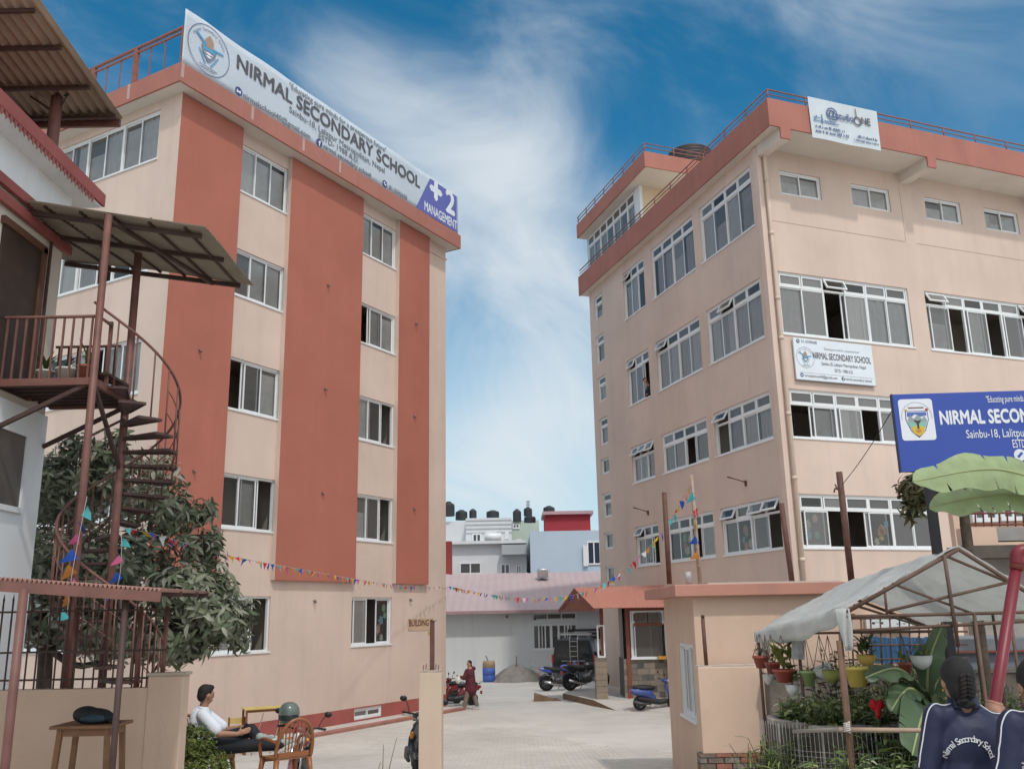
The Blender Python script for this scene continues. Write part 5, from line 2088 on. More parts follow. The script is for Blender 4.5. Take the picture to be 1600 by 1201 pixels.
# ------------------------------------------------------------------ old cement wall, planter, garden ground
MOSS = mat('mossy_cement', (.17, .145, .12), .95, .35, 2.2, bump=.6, bscale=22, dirt=.6, dirt_col=(.06, .055, .04))
cw_ = thing('cement_wall', 'old stained cement wall behind the hanging flower pots', 'wall', (5.4, 13.4, .7))
cz = at(1260, 1056, 13.3).z
mb = MB()
mb.box(3.46, 8.4, 13.3, 13.55, .4, cz)
mb.build('wall', MOSS, cw_, bevel=.02)
MB().box(3.45, 8.4, 13.27, 13.57, cz + .001, cz + .05).build('coping', mat('coping_old', (.22, .20, .17), .95, .2, 4, dirt=.4), cw_)
EARTH = mat('garden_earth', (.10, .075, .05), .95, .3, 3, bump=.6, bscale=15)
mb = MB()
mb.quad((2.3, 5.2, 1.28), (9, 5.2, 1.28), (9, 13.3, .95), (3.3, 13.3, .95), (2.0, 9.0, 1.22))
tag(mb.build('garden_bed', EARTH, base=False), None, None, None, 'structure')
NET = mat('grey_net', (.20, .19, .175), .9, .25, 6, dirt=.4)
pc = at(1318, 1120, 9.6)
pln = thing('round_planter', 'round cement planter with a rough rim and leafy plants under the hanging pots', 'planter', (pc.x, 9.6, 1.2))
pz = at(1290, 1140, 8.85).z
MB(Matrix.Translation((pc.x, 9.6, 0))).lathe([(.72, 1.0), (.70, pz - .05), (.72, pz - .04), (.72, pz), (.65, pz), (.64, pz - .06), (0, pz - .07)], 36).build('ring_wall', MOSS, pln)
r6 = random.Random(6)
for i in range(22):
    a = i / 22 * 6.283 + r6.uniform(-.05, .05)
    T = Matrix.Translation((pc.x, 9.6, pz)) @ Matrix.Rotation(a, 4, 'Z') @ Matrix.Translation((.68, r6.uniform(-.02, .02), 0))
    MB(T).box(-.05, .055, -.092, .092, -.03, .012 + r6.uniform(0, .02)).build('rim_stone', mat('rim_stone_%d' % (i % 3), ((.24, .21, .18), (.19, .165, .14), (.28, .25, .215))[i % 3], .95, .2, 8), pln, bevel=.015)
for i in range(7):
    a = rad(205 + i * 16)
    x, y = pc.x + .83 * math.cos(a), 9.6 + .83 * math.sin(a)
    MB().tube([(x, y, 1.1), (x + .01, y, pz + .02 + .05 * (i % 2))], .011, 6).build('stake', mat('stake_grey', (.24, .21, .18), .9, .2, 9), pln)

mb = MB()
for i in range(46):
    a = rad(183 + 125 * i / 45)
    x, y = pc.x + .85 * math.cos(a), 9.6 + .85 * math.sin(a)
    mb.bar((x, y, 1.12), (x, y, pz + .03), .004)
for k in range(14):
    z = 1.14 + k * .045
    if z < pz + .03:
        pts = [(pc.x + .852 * math.cos(rad(183 + 125 * i / 20)), 9.6 + .852 * math.sin(rad(183 + 125 * i / 20)), z) for i in range(21)]
        mb.tube(pts, .002, 4)
mb.build('wire_mesh', mat('wire_grey', (.42, .40, .37), .6), pln)['kind'] = 'stuff'


def herb(name, label, base, n, h, spread, mats, seed, leaf=(.10, .05), k=6, group=None, cat='plant', stems=True, nobj=40):
    """upright stems with leaves all the way up"""
    r = random.Random(seed)
    t = thing(name, label, cat, base, group)
    ms = [leaf_mesh('leaf', m, leaf[0], leaf[1], seg=3, bend=.35) for m in mats]
    st = MB()
    T = []
    for i in range(n):
        a, d = r.uniform(0, 6.283), spread * math.sqrt(r.random())
        b0 = Vector(base) + Vector((d * math.cos(a), d * math.sin(a) * .8, 0))
        hh = h * r.uniform(.55, 1.1)
        top = b0 + Vector((r.gauss(0, .18) * hh, r.gauss(0, .18) * hh, hh))
        st.tube([b0, b0.lerp(top, .5) + Vector((r.gauss(0, .02), 0, 0)), top], [.007, .005, .003], 4, cap=False)
        for j in range(k):
            u = .25 + .75 * (j + r.random()) / k
            c = b0.lerp(top, u)
            sc = r.uniform(.6, 1.15)
            M = Matrix.Translation(c) @ Matrix.Rotation(r.uniform(0, 6.283), 4, 'Z') @ Matrix.Rotation(-r.uniform(-.2, .7), 4, 'Y') @ Matrix.Rotation(r.uniform(-.4, .4), 4, 'X') @ Matrix.Diagonal((sc, sc, sc, 1))
            T.append((M, r.randrange(len(ms))))
    st.build('stems', mat('stem_green', (.09, .11, .04), .7, .2, 5), t)['kind'] = 'stuff'
    inv = PM[t.name].inverted()
    T.sort(key=lambda q: q[0].translation.y)
    for M, i in T[:nobj]:
        put('leaf', ms[i], t, inv @ M)
    mb = MB()
    for M, i in T[nobj:]:
        mb.cur = i
        mb.smooth = True
        mb.add([M @ v.co for v in ms[i].vertices], [tuple(p.vertices) for p in ms[i].polygons])
    if T[nobj:]:
        mb.build('foliage', mats, t)['kind'] = 'stuff'
    return t


G1 = mat('herb_green', (.12, .17, .05), .6, .25, 5, trans=.25)
G2 = mat('herb_light', (.27, .31, .11), .6, .25, 5, trans=.25)
G3 = mat('herb_dark', (.06, .095, .035), .5, .25, 5, trans=.15)
G4 = mat('herb_silver', (.36, .39, .26), .7, .2, 5, trans=.2)
G5 = mat('herb_wine', (.10, .025, .035), .6, .3, 5, trans=.2)
herb('planter_plants', 'loose light green plants filling the round cement planter', Vector((pc.x, 9.6, pz - .06)), 170, .26, .60, [G2, G2, G4, G1], 1, (.10, .05), 7)
herb('weeds', 'grassy green weeds at the foot of the boundary wall stub', Vector((at(1218, 1200, 9.2).x, 9.2, 1.2)), 80, .62, .30, [G2, G1], 2, (.16, .018), 6)
herb('weeds', 'pale weeds growing in front of the round cement planter', Vector((at(1270, 1200, 8.4).x, 8.4, 1.2)), 60, .50, .42, [G4, G2], 22, (.14, .025), 6)
herb('weeds', 'tall light green weeds right of the planter before the thin upright stick', Vector((at(1318, 1200, 7.7).x, 7.7, 1.2)), 90, .66, .30, [G2, G1], 23, (.12, .03), 7)
herb('dark_bush', 'dark green bush with a red flower behind the bamboo rail', Vector((at(1372, 1140, 9.2).x, 9.2, 1.25)), 130, .75, .50, [G3, G1, G3], 3, (.11, .06), 9)
herb('silvery_plant', 'silvery leaved plant in front of the bamboo rail at the bottom edge', Vector((at(1360, 1200, 6.1).x, 6.1, 1.3)), 42, .62, .30, [G4, G2, G4], 4, (.14, .04), 9)
herb('shade_bush', 'dark shaded foliage below the banana plant', Vector((at(1440, 1140, 8.8).x, 8.8, 1.25)), 150, .75, .6, [G3, G3, G1], 5, (.16, .05), 8)
herb('shade_bush', 'dense foliage right of the student under the tarpaulin', Vector((at(1555, 1100, 9.0).x, 9.0, 1.25)), 150, .95, .6, [G3, G1, G3], 6, (.24, .04), 7)
herb('wine_red_plant', 'wine red leaved plant under the edge of the tarpaulin', Vector((at(1318, 1045, 10.6).x, 10.6, 1.3)), 60, 1.15, .22, [G5, G5, G3], 7, (.11, .05), 8)
herb('tall_weed', 'thin dry weed standing before the paving near the gate pillar', Vector((at(598, 1195, 12.6).x, 12.6, gz(12.6))), 3, .62, .06, [mat('dry_weed', (.30, .24, .16), .9)], 9, (.05, .01), 4, nobj=12)
p = at(1370, 1100, 8.65)
fl = thing('red_flower', 'bright red heart shaped bloom against the dark bush', 'flower', p)
mb = MB()
mb.ell(p + Vector((-.032, 0, .0)), (.04, .02, .05))
mb.ell(p + Vector((.032, 0, .0)), (.04, .02, .045))
mb.ell(p + Vector((0, -.005, -.06)), (.028, .018, .075))
me = remesh(mb, .009, 3)
me.materials.append(mat('petal_red', (.50, .012, .02), .5, .1, 8, trans=.2))
me.transform(PM[fl.name].inverted())
put('petals', me, fl)
MB().tube([p, p + Vector((.02, .15, -.1)), p + Vector((.03, .3, -.5))], .006, 5).build('stem', MATS['stem_green'], fl)

herb('flower_bed', 'mixed light green foliage between the planter and the banana plant', Vector((at(1345, 1120, 10.4).x, 10.4, 1.2)), 150, .85, .45, [G1, G2, G3], 31, (.12, .05), 8)
herb('flower_bed', 'leafy green plants along the cement wall behind the banana plant', Vector((at(1420, 1080, 11.5).x, 11.5, 1.2)), 150, 1.1, .55, [G1, G3, G2], 32, (.15, .05), 8)
herb('shade_bush', 'low foliage at the feet of the student with plaited hair', Vector((at(1420, 1190, 7.2).x, 7.2, 1.25)), 110, .62, .45, [G3, G4, G1], 33, (.15, .05), 8)
# bamboo rail
bp0, bp1 = at(1322, 1139, 6.6), at(1600, 1142, 6.6)
rl = thing('bamboo_rail', 'horizontal bamboo rail tied to a thin stick at the garden edge', 'rail', Vector((bp0.x, 6.6, 1.25)))
mb = MB()
mb.tube([bp0 - Vector((.05, 0, 0)), bp1], .016, 8)
mb.build('rail', BAMB, rl)
MB().tube([at(1310, 1000, 6.65), at(1318, 1085, 6.65), Vector((at(1332, 1200, 6.65).x, 6.65, 1.2))], .016, 8).build('upright', mat('stick_brown', (.17, .10, .06), .8, .2, 8), rl)
MB().tube([at(1240, 1142, 7.6), bp0], .014, 8).build('rail', mat('stick_grey', (.3, .27, .22), .8), rl)
mb = MB()
for k in range(5):
    mb.tube([bp0 + Vector((.0 + .02 * math.cos(a), -.02 + .025 * math.sin(a), -.02 + .012 * k + .004 * a)) for a in [i * .6 for i in range(12)]], .004, 4)
mb.build('tie', mat('cord_white', (.6, .58, .52), .8), rl)

# ------------------------------------------------------------------ tarpaulin shelter
TARP = mat('tarpaulin_white', (.82, .82, .80), .55, .06, 1.5, trans=.55, dirt=.35, dirt_col=(.50, .44, .34), bump=.3, bscale=8)
IRON = mat('iron_pipe_brown', (.12, .07, .05), .6, .25, 7, dirt=.3)
ts = thing('tarpaulin_shelter', 'white plastic tarpaulin shelter on a rusty pipe frame over the garden', 'shelter', Vector((4.2, 9.5, 1.2)))
fe, fa, fe2 = at(1322, 950, 8.0), at(1497, 852, 8.0), at(1672, 962, 8.0)
be, ba, be2 = at(1180, 988, 11.4), at(1300, 918, 11.4), at(1450, 975, 11.4)


def slope(e0, a0, e1, a1, u, v, sag):
    p = e0.lerp(a0, u).lerp(e1.lerp(a1, u), v)
    n_ = mnoise.noise(Vector((u * 3.1 + 7, v * 4.3, sag))) * .04 + mnoise.noise(Vector((u * 9 + v * 6, v * 13, 4))) * .014 + abs(mnoise.noise(Vector((u * 14 - v * 9, v * 7, 9)))) * .014
    p.z += n_ - sag * math.sin(math.pi * u) * math.sin(math.pi * v)
    return p


mb = MB()
mb.smooth = True
mb.grid(lambda u, v: slope(fe, fa, be, ba, u, v, .06), 48, 64)
mb.build('tarpaulin_slope', TARP, ts, solid=.003)
mb = MB()
mb.smooth = True
mb.grid(lambda u, v: slope(fe2, fa, be2, ba, u, v, .05), 48, 64)
mb.build('tarpaulin_slope', TARP, ts, solid=.003)
# hem hanging along the left eave, gathered, with a knotted flap at the front corner
mb = MB()
mb.smooth = True
mb.grid(lambda u, v: be.lerp(fe, u) + Vector((-.012 + .01 * math.sin(u * 31), 0, .012 - v * (.11 + .09 * math.sin(math.pi * u) + .012 * math.sin(u * 23)))), 40, 4)
mb.build('tarpaulin_hem', TARP, ts, solid=.003)
mb = MB()
mb.smooth = True
mb.grid(lambda u, v: fe + Vector(((-.10 + .12 * u) * (1 - .45 * v), -.03 + .03 * math.sin(9 * u + 4 * v), -.34 * v)), 10, 8)
mb.build('tarpaulin_flap', TARP, ts, solid=.003)
mb = MB()
mb.smooth = True
mb.grid(lambda u, v: be + Vector((.06 + .10 * u, .02 * math.sin(6 * u), -.05 - .26 * v * (1 - .3 * u))), 5, 5)
mb.build('tarpaulin_flap', TARP, ts, solid=.003)


def pipe(parent, a, b, r=.015, nm='pipe', m=None):
    return MB().tube([a, b], r, 8).build(nm, m or IRON, parent)


dn = Vector((0, 0, -.03))
for a, b in ((fe + dn, fa + dn), (fa + dn, fe2 + dn), (be + dn, ba + dn), (ba + dn, be2 + dn), (fa + dn, ba + dn), (fe + dn + Vector((.06, 0, -.03)), be + dn + Vector((.06, 0, -.03)))):
    pipe(ts, a, b, .018, 'rafter')
pipe(ts, at(1322, 963, 8.0), at(1640, 955, 8.0), .014, 'tie_bar')
pipe(ts, at(1322, 986, 8.02), at(1640, 968, 8.02), .014, 'tie_bar')
pipe(ts, at(1475, 866, 7.98), at(1497, 1010, 7.98), .017, 'king_post')
pipe(ts, at(1394, 911, 8.0), at(1520, 958, 8.0), .011, 'brace')
pipe(ts, at(1478, 868, 8.0), at(1590, 915, 8.0), .013, 'brace')
pipe(ts, at(1384, 955, 8.0), at(1576, 909, 8.0), .013, 'brace')
pipe(ts, at(1382, 917, 8.0), at(1386, 962, 8.0), .012, 'brace')
pipe(ts, at(1335, 945, 8.3), at(1440, 978, 10.5), .012, 'brace')
for (x0, y0, x1, y1, Yp, r) in ((1184, 992, 1206, 1110, 11.3, .018), (1313, 990, 1330, 1195, 8.0, .017), (1522, 958, 1560, 1140, 8.0, .016), (1551, 960, 1562, 1120, 8.6, .013), (1575, 940, 1600, 1150, 8.0, .014)):
    a = at(x0, y0, Yp)
    pipe(ts, a, Vector((a.x, a.y, 1.2)), r, 'upright')
pipe(ts, at(1190, 990, 11.3), at(1316, 988, 9.2), .012, 'hanging_bar')
hb = [at(1190, 990, 10.9), at(1312, 988, 9.3), at(1480, 985, 9.6)]
pipe(ts, hb[1], hb[2], .012, 'hanging_bar')
# low iron grille behind, against the far house
gr = thing('iron_grille', 'rusty iron grille with a square mesh behind the shelter', 'grille', at(1400, 1040, 12.4))
for k in range(12):
    x = 1330 + 15 * k
    pipe(gr, at(x, 962, 12.4), at(x + 4, 1050, 12.4), .011, 'bar')
for y in (966, 988, 1008, 1030):
    pipe(gr, at(1325, y, 12.38), at(1512, y - 2, 12.38), .012, 'cross_bar')

# post with a grey square tag
a = at(1247, 998, 9.9)
sq = thing('tag_post', 'thin brown stake with a square grey plate among the hanging pots', 'post', Vector((a.x, 9.9, 1.2)))
MB().tube([(a.x, 9.9, 1.2), (a.x, 9.9, a.z)], .017, 8).build('stake', IRON, sq)
mb = MB()
mb.grid(lambda u, v: at(1237 + 20 * u, 999 + 31 * v, 9.85) + Vector((0, .01 * math.sin(5 * u + 3 * v), 0)), 4, 4)
mb.build('plate', mat('plate_grey_cloth', (.34, .33, .32), .9, .15, 20, dirt=.3), sq, solid=.006)

# ------------------------------------------------------------------ hanging pots
PC = dict(red=(.33, .075, .055), white=(.68, .68, .66), green=(.33, .43, .19), olive=(.30, .31, .09), mustard=(.55, .38, .10), yellow=(.72, .55, .14), terracotta=(.38, .12, .08), stained=(.52, .48, .43))


def hang_pot(px, pyt, w, h, Y, col, shape, label, plant=None, ph=.12, tilt=0.0, seed=0, wires=True):
    c = at(px, pyt, Y)
    k = Y * .98 / FPX
    R_, H_ = w / 2 * k, h * k
    M = Matrix.Translation(c) @ Matrix.Rotation(tilt, 4, 'Y')
    t = thing('hanging_pot', label, 'flower pot', M, 'hanging flower pots')
    m = mat('pot_' + col, PC[col], .5, .08, 6, dirt=.15)
    if shape == 'bowl':
        pr = [(.02, -H_)] + [(R_ * math.sin(a), -H_ * math.cos(a)) for a in (.35, .7, 1.0, 1.3)] + [(R_, 0), (R_ * 1.04, .004), (R_ * .95, .004), (R_ * .9, -.02), (0, -.025)]
    else:
        pr = [(R_ * .62, -H_), (R_ * .92, -.025), (R_ * 1.02, -.025), (R_ * 1.03, 0), (R_ * .93, 0), (R_ * .88, -.03), (0, -.035)]
    MB(M).lathe(pr, 20).build('pot', m, t)
    MB(M).lathe([(R_ * .88, -.024), (R_ * .5, -.012), (0, -.008)], 14).build('soil', SOIL, t)
    if wires:
        top = Vector((c.x, c.y, hb[0].z + .01))
        for a in (0.3, 2.4, 4.5):
            MB().tube([M @ Vector((R_ * math.cos(a), R_ * math.sin(a), 0)), top], .0035, 4).build('wire', IRON, t)
    if plant:
        r = random.Random(seed)
        lm = dict(green=G1, yellow=LEAFY, light=G2, wine=G5, dark=G3)[plant]
        ml = leaf_mesh('leaf', lm, ph * .7, ph * .28, seg=3)
        inv = PM[t.name].inverted()
        for i in range(26):
            a, d = r.uniform(0, 6.28), R_ * .8 * math.sqrt(r.random())
            b = M @ Vector((d * math.cos(a), d * math.sin(a), r.uniform(-.01, ph * .8)))
            put('leaf', ml, t, inv @ Matrix.Translation(b) @ Matrix.Rotation(r.uniform(0, 6.28), 4, 'Z') @ Matrix.Rotation(-r.uniform(.1, 1.3), 4, 'Y'))
    return t


hang_pot(1189, 1024, 26, 18, 10.6, 'red', 'trap', 'leftmost dull red hanging pot beside the boundary wall', 'dark', .08, seed=1)
hang_pot(1207, 1034, 24, 20, 10.4, 'red', 'trap', 'dull red hanging pot half hidden behind the wide red bowl', 'dark', .08, seed=2)
hang_pot(1224, 1045, 33, 19, 10.0, 'red', 'trap', 'wide dull red hanging bowl with yellow leaved plant', 'yellow', .26, seed=3)
hang_pot(1200, 1054, 17, 14, 10.3, 'stained', 'bowl', 'small stained white hanging bowl on the left', None)
hang_pot(1238, 1069, 21, 16, 10.0, 'white', 'bowl', 'clean white hanging bowl with a leafy plant, lowest in the row', 'light', .13, seed=5)
hang_pot(1262, 1047, 25, 23, 9.9, 'green', 'trap', 'light green hanging pot behind the square grey plate', 'green', .05, seed=6)
hang_pot(1284, 1041, 29, 19, 9.8, 'white', 'bowl', 'tilted white hanging bowl showing brown soil', None, tilt=rad(-24))
hang_pot(1298, 1047, 26, 18, 9.6, 'olive', 'bowl', 'olive green hanging bowl next to the tilted white bowl', 'dark', .05, seed=8)
hang_pot(1353, 1023, 28, 17, 9.3, 'mustard', 'bowl', 'mustard yellow hanging bowl behind the bright yellow pot', 'dark', .18, seed=9)
hang_pot(1338, 1041, 38, 29, 8.9, 'yellow', 'trap', 'bright yellow tapered hanging pot at the front', 'light', .05, seed=10, wires=False)
hang_pot(1413, 1034, 20, 21, 9.4, 'terracotta', 'trap', 'small terracotta hanging pot left of the white bowl', 'light', .10, seed=11)
hang_pot(1439, 1024, 32, 20, 8.9, 'white', 'bowl', 'white hanging bowl with trailing plant left of the student', 'light', .10, seed=12)


# ------------------------------------------------------------------ banana plants
def banana_leaf(parent, base, mid, tip, width, m, seed, tears=3, roll=0.0, name='leaf'):
    r = random.Random(seed)
    cur = hermite([base, mid, tip], 12)
    n = len(cur) - 1
    tw = [r.uniform(.2, .9) for _ in range(tears)]
    L, R_ = [], []
    for i, c in enumerate(cur):
        t = i / n
        d = (cur[min(i + 1, n)] - cur[max(i - 1, 0)]).normalized()
        side = d.cross(Z3)
        side = side.normalized() if side.length > 1e-3 else X3
        up = side.cross(d)
        side = (side * math.cos(roll) + up * math.sin(roll)).normalized()
        up = side.cross(d)
        w = width * (math.sin(math.pi * min(1, t * .93 + .07)) ** .55) * (1 if t < .97 else .3)
        f = .18 + .05 * math.sin(t * 17 + seed)
        L.append(c - side * w - up * w * f + Vector((0, 0, .02 * math.sin(t * 29 + seed))))
        R_.append(c + side * w - up * w * f + Vector((0, 0, .02 * math.sin(t * 23 + seed * 2))))
    mb = MB()
    mb.smooth = True
    vs = []
    for a, c, b in zip(L, cur, R_):
        vs += [a, a.lerp(c, .5) + Z3 * .012, c, c.lerp(b, .5) + Z3 * .012, b]
    fs = []
    cut = {int(u * n) for u in tw}
    for i in range(n):
        for k in range(4):
            a, b, c_, d_ = 5 * i + k, 5 * i + k + 1, 5 * i + 6 + k, 5 * i + 5 + k
            if i in cut and k in (0, 3):
                # a tear: the outer strip tapers away from its neighbour
                v0, v1 = vs[d_], vs[c_]
                vs.append(v0.lerp(vs[a], .35) if k == 0 else v0)
                vs.append(v1 if k == 0 else v1.lerp(vs[b], .35))
                q = len(vs)
                fs.append((a, b, q - 1, q - 2))
            else:
                fs.append((a, b, c_, d_))
    mb.add(vs, fs)
    o = mb.build(name, m, parent)
    MB().tube(cur, [.016 * (1 - .8 * i / n) + .003 for i in range(n + 1)], 6).build('midrib', mat('banana_rib', (.30, .34, .16), .5), o)
    return o


BANL = mat('banana_leaf_light', (.32, .40, .20), .5, .18, 5, trans=.25, spec=.4, dirt=.15, dirt_col=(.38, .38, .16))
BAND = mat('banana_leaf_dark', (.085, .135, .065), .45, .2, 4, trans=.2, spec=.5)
STEM = mat('banana_stem', (.13, .14, .06), .6, .25, 5)
bx = at(1455, 1110, 9.0)
bn = thing('banana_plant', 'young banana plant with broad leaves under the tarpaulin', 'banana plant', Vector((bx.x, 9.0, 1.25)))
MB().tube([(bx.x, 9.0, 1.2), (bx.x, 9.0, 1.8), (bx.x + .02, 9.0, 2.2)], [.09, .07, .05], 10).build('stem', STEM, bn)
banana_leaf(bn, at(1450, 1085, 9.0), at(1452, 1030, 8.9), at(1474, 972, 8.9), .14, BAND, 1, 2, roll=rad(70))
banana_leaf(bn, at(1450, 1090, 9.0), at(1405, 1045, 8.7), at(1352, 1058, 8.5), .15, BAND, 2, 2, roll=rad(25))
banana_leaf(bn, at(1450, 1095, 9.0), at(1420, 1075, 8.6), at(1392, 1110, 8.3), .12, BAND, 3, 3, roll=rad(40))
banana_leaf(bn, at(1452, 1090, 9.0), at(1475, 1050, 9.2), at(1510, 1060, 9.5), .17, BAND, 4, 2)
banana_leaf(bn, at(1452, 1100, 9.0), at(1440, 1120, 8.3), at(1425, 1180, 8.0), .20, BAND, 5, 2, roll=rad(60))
tbx = at(1700, 900, 9.3)
tb2 = thing('banana_plant', 'tall banana plant whose torn leaves hang in front of the blue signboard', 'banana plant', Vector((tbx.x, 9.3, 1.2)))
MB().tube([(tbx.x, 9.3, 1.2), (tbx.x + .03, 9.3, 3.2), (tbx.x, 9.3, 4.1)], [.13, .10, .07], 12).build('stem', STEM, tb2)
banana_leaf(tb2, Vector((tbx.x, 9.3, 4.05)), at(1560, 733, 9.1), at(1426, 752, 8.9), .215, BANL, 6, 4, roll=rad(66))
banana_leaf(tb2, Vector((tbx.x, 9.3, 4.0)), at(1560, 772, 9.35), at(1452, 792, 9.2), .19, BANL, 7, 5, roll=rad(60))
banana_leaf(tb2, Vector((tbx.x, 9.3, 4.1)), at(1760, 700, 9.6), at(1900, 760, 9.9), .22, BANL, 8, 4)
banana_leaf(tb2, Vector((tbx.x, 9.3, 4.1)), Vector((tbx.x + .3, 8.8, 4.75)), Vector((tbx.x + .75, 8.3, 4.55)), .22, BANL, 12, 3, roll=rad(20))
banana_leaf(tb2, Vector((tbx.x, 9.3, 4.1)), Vector((tbx.x + .55, 9.8, 4.8)), Vector((tbx.x + 1.1, 10.4, 4.7)), .22, BANL, 13, 3, roll=rad(15))
banana_leaf(tb2, Vector((tbx.x, 9.3, 3.9)), Vector((tbx.x + .5, 9.4, 4.0)), Vector((tbx.x + 1.0, 9.5, 3.5)), .18, BAND, 14, 5, roll=rad(10))
banana_leaf(tb2, at(1640, 1010, 9.0), at(1610, 950, 8.9), at(1592, 915, 8.9), .10, mat('banana_leaf_young', (.22, .33, .05), .45, .15, 5, trans=.3), 9, 0, roll=rad(60))

# ------------------------------------------------------------------ blue signboard
s0, s1 = at(1394, 616, 11.6), at(1408, 737, 11.6)
SGM = frame_matrix((s0.x, 11.6, s1.z), (1, -.05))
sg = thing('signboard', 'blue school signboard with white lettering on a black post beside the banana leaves', 'sign', SGM)
SW, SH = 3.4, s0.z - s1.z
BLUE = mat('sign_blue', (.035, .075, .36), .4, .06, 1, spec=.45)
MB(SGM).box(0, SW, 0, .06, 0, SH).build('board', BLUE, sg, bevel=.004)
MB(SGM).box(-.012, 0, -.004, .064, -.005, SH + .005).build('board_edge', mat('sign_edge_dark', (.03, .035, .09), .5), sg)
SWH = mat('sign_white', (.74, .76, .80), .5, .03, 2)
u = 1.0 / (121.0)


def sgx(px):
    return (at(px, 670, 11.55).x - s0.x)


ew0, ew1, ez0, ez1 = sgx(1408) + .02, sgx(1463), s1.z, s0.z
zc_ = SH * .395
bw2, bh2 = ew1 - ew0, SH * .535
mb = MB(SGM)
rrp = []
for (cx, cz_, a0) in ((ew1 - .04, zc_ + bh2 - .04, 0), (ew0 + .04, zc_ + bh2 - .04, 90), (ew0 + .04, zc_ + .04, 180), (ew1 - .04, zc_ + .04, 270)):
    rrp += [(cx + .04 * math.cos(rad(a0 + 22.5 * k)), cz_ + .04 * math.sin(rad(a0 + 22.5 * k))) for k in range(5)]
mb.prism(rrp, -.004, -.001)
mb.build('crest_panel', SWH, sg)
# coloured shield crest
ex, ez_ = (ew0 + ew1) / 2, zc_ + bh2 * .47


def crest(nm, poly, m, d):
    MB(SGM).prism([(ex + x * bw2, ez_ + z * bw2) for x, z in poly], -.004 - d - .001, -.004 - d).build(nm, m, sg)


sh = [(-.33, .30), (.33, .30), (.34, .02), (.22, -.30), (0, -.52), (-.22, -.30), (-.34, .02)]
crest('crest_shield', [(x * 1.0, z) for x, z in sh], mat('crest_line_navy', (.06, .06, .16), .6), .000)
crest('crest_field', [(x * .93, z * .93) for x, z in sh], SWH, .002)
crest('crest_sky', [(-.28, .26), (.28, .26), (.29, .16), (.1, .12), (-.05, .2), (-.2, .1), (-.29, .14)], mat('crest_sky_blue', (.10, .16, .42), .6), .004)
crest('crest_mountain', [(-.29, .02), (-.2, .16), (-.1, .06), (.03, .18), (.14, .05), (.22, .14), (.29, .0), (.1, -.06), (-.1, -.06)], mat('crest_grey2', (.30, .33, .34), .6), .006)
crest('crest_meadow', [(-.29, .0), (-.05, -.05), (.05, -.05), (.29, .0), (.22, -.22), (-.22, -.22)], mat('crest_teal', (.25, .46, .40), .6), .005)
crest('crest_tree', [(-.03, -.25), (.03, -.25), (.03, -.10), (.12, .03), (0, .0), (-.12, .03), (-.03, -.10)], mat('crest_dark', (.05, .06, .05), .6), .008)
crest('crest_gold', [(-.20, -.20), (0, -.14), (.20, -.20), (.16, -.36), (0, -.48), (-.16, -.36)], mat('crest_gold_y', (.62, .42, .06), .6), .007)
crest('crest_motif', [(-.08, -.27), (.08, -.27), (.06, -.36), (-.06, -.36)], mat('crest_orange', (.5, .22, .06), .6), .009)
crest('crest_scroll', [(-.24, .42), (.24, .42), (.22, .37), (-.22, .37)], mat('crest_brown2', (.25, .16, .14), .6), .000)
crest('crest_mark', [(-.34, .36), (-.27, .36), (-.27, .30), (-.34, .30)], MATS['crest_gold_y'], .003)
crest('crest_mark', [(.27, .37), (.35, .37), (.35, .30), (.27, .30)], mat('crest_red', (.5, .08, .08), .6), .003)
mb = MB(SGM)
for i in range(26):
    a0, a1 = rad(-10 + 200 * i / 26), rad(-10 + 200 * (i + 1) / 26)
    mb.quad(*[(ex + bw2 * c * math.cos(t), -.0052, ez_ + bw2 * (.12 + c * math.sin(t))) for c, t in ((.435, a0), (.435, a1), (.45, a1), (.45, a0))])
mb.build('crest_arc', MATS['crest_grey2'], sg)
tx0 = sgx(1471)
cxm = sgx(1608)


def sgz(py, px=1480):
    return at(px, py, 11.55).z - s1.z


text(sg, 'NIRMAL SECONDARY SCHOOL', cxm, sgz(653), -.003, .245, SWH, .010, width=2 * (cxm - tx0))
text(sg, '"Educating pure minds for a prosperous future"', cxm, sgz(624, 1570), -.003, .12, SWH, .001, width=2 * (cxm - sgx(1547)))
text(sg, 'Sainbu-18, Lalitpur Metropolitan, Nepal', cxm, sgz(678, 1540), -.003, .15, SWH, .001, width=2 * (cxm - sgx(1509)))
text(sg, 'ESTD- 1988 A.D.', cxm, sgz(694, 1590), -.003, .15, SWH, .001, width=2 * (cxm - sgx(1577)))
text(sg, '01-5590608', cxm + .12, sgz(711, 1590), -.003, .15, SWH, .001)
mb = MB(SGM)
ix, iz = sgx(1586), sgz(711, 1590)
mb.prism([(ix + .075 * math.cos(i * .3142), iz + .075 * math.sin(i * .3142)) for i in range(20)], -.004, -.001)
mb.build('phone_icon', SWH, sg)
MB(SGM).bar((ix - .03, -.006, iz - .03), (ix + .03, -.006, iz + .03), .003, .03).build('phone_mark', BLUE, sg)
for x in (.36, SW - .5):
    MB(SGM).box(x - .05, x + .05, .062, .16, -3.5, SH * .9).build('post', mat('post_black', (.015, .015, .018), .5), sg)

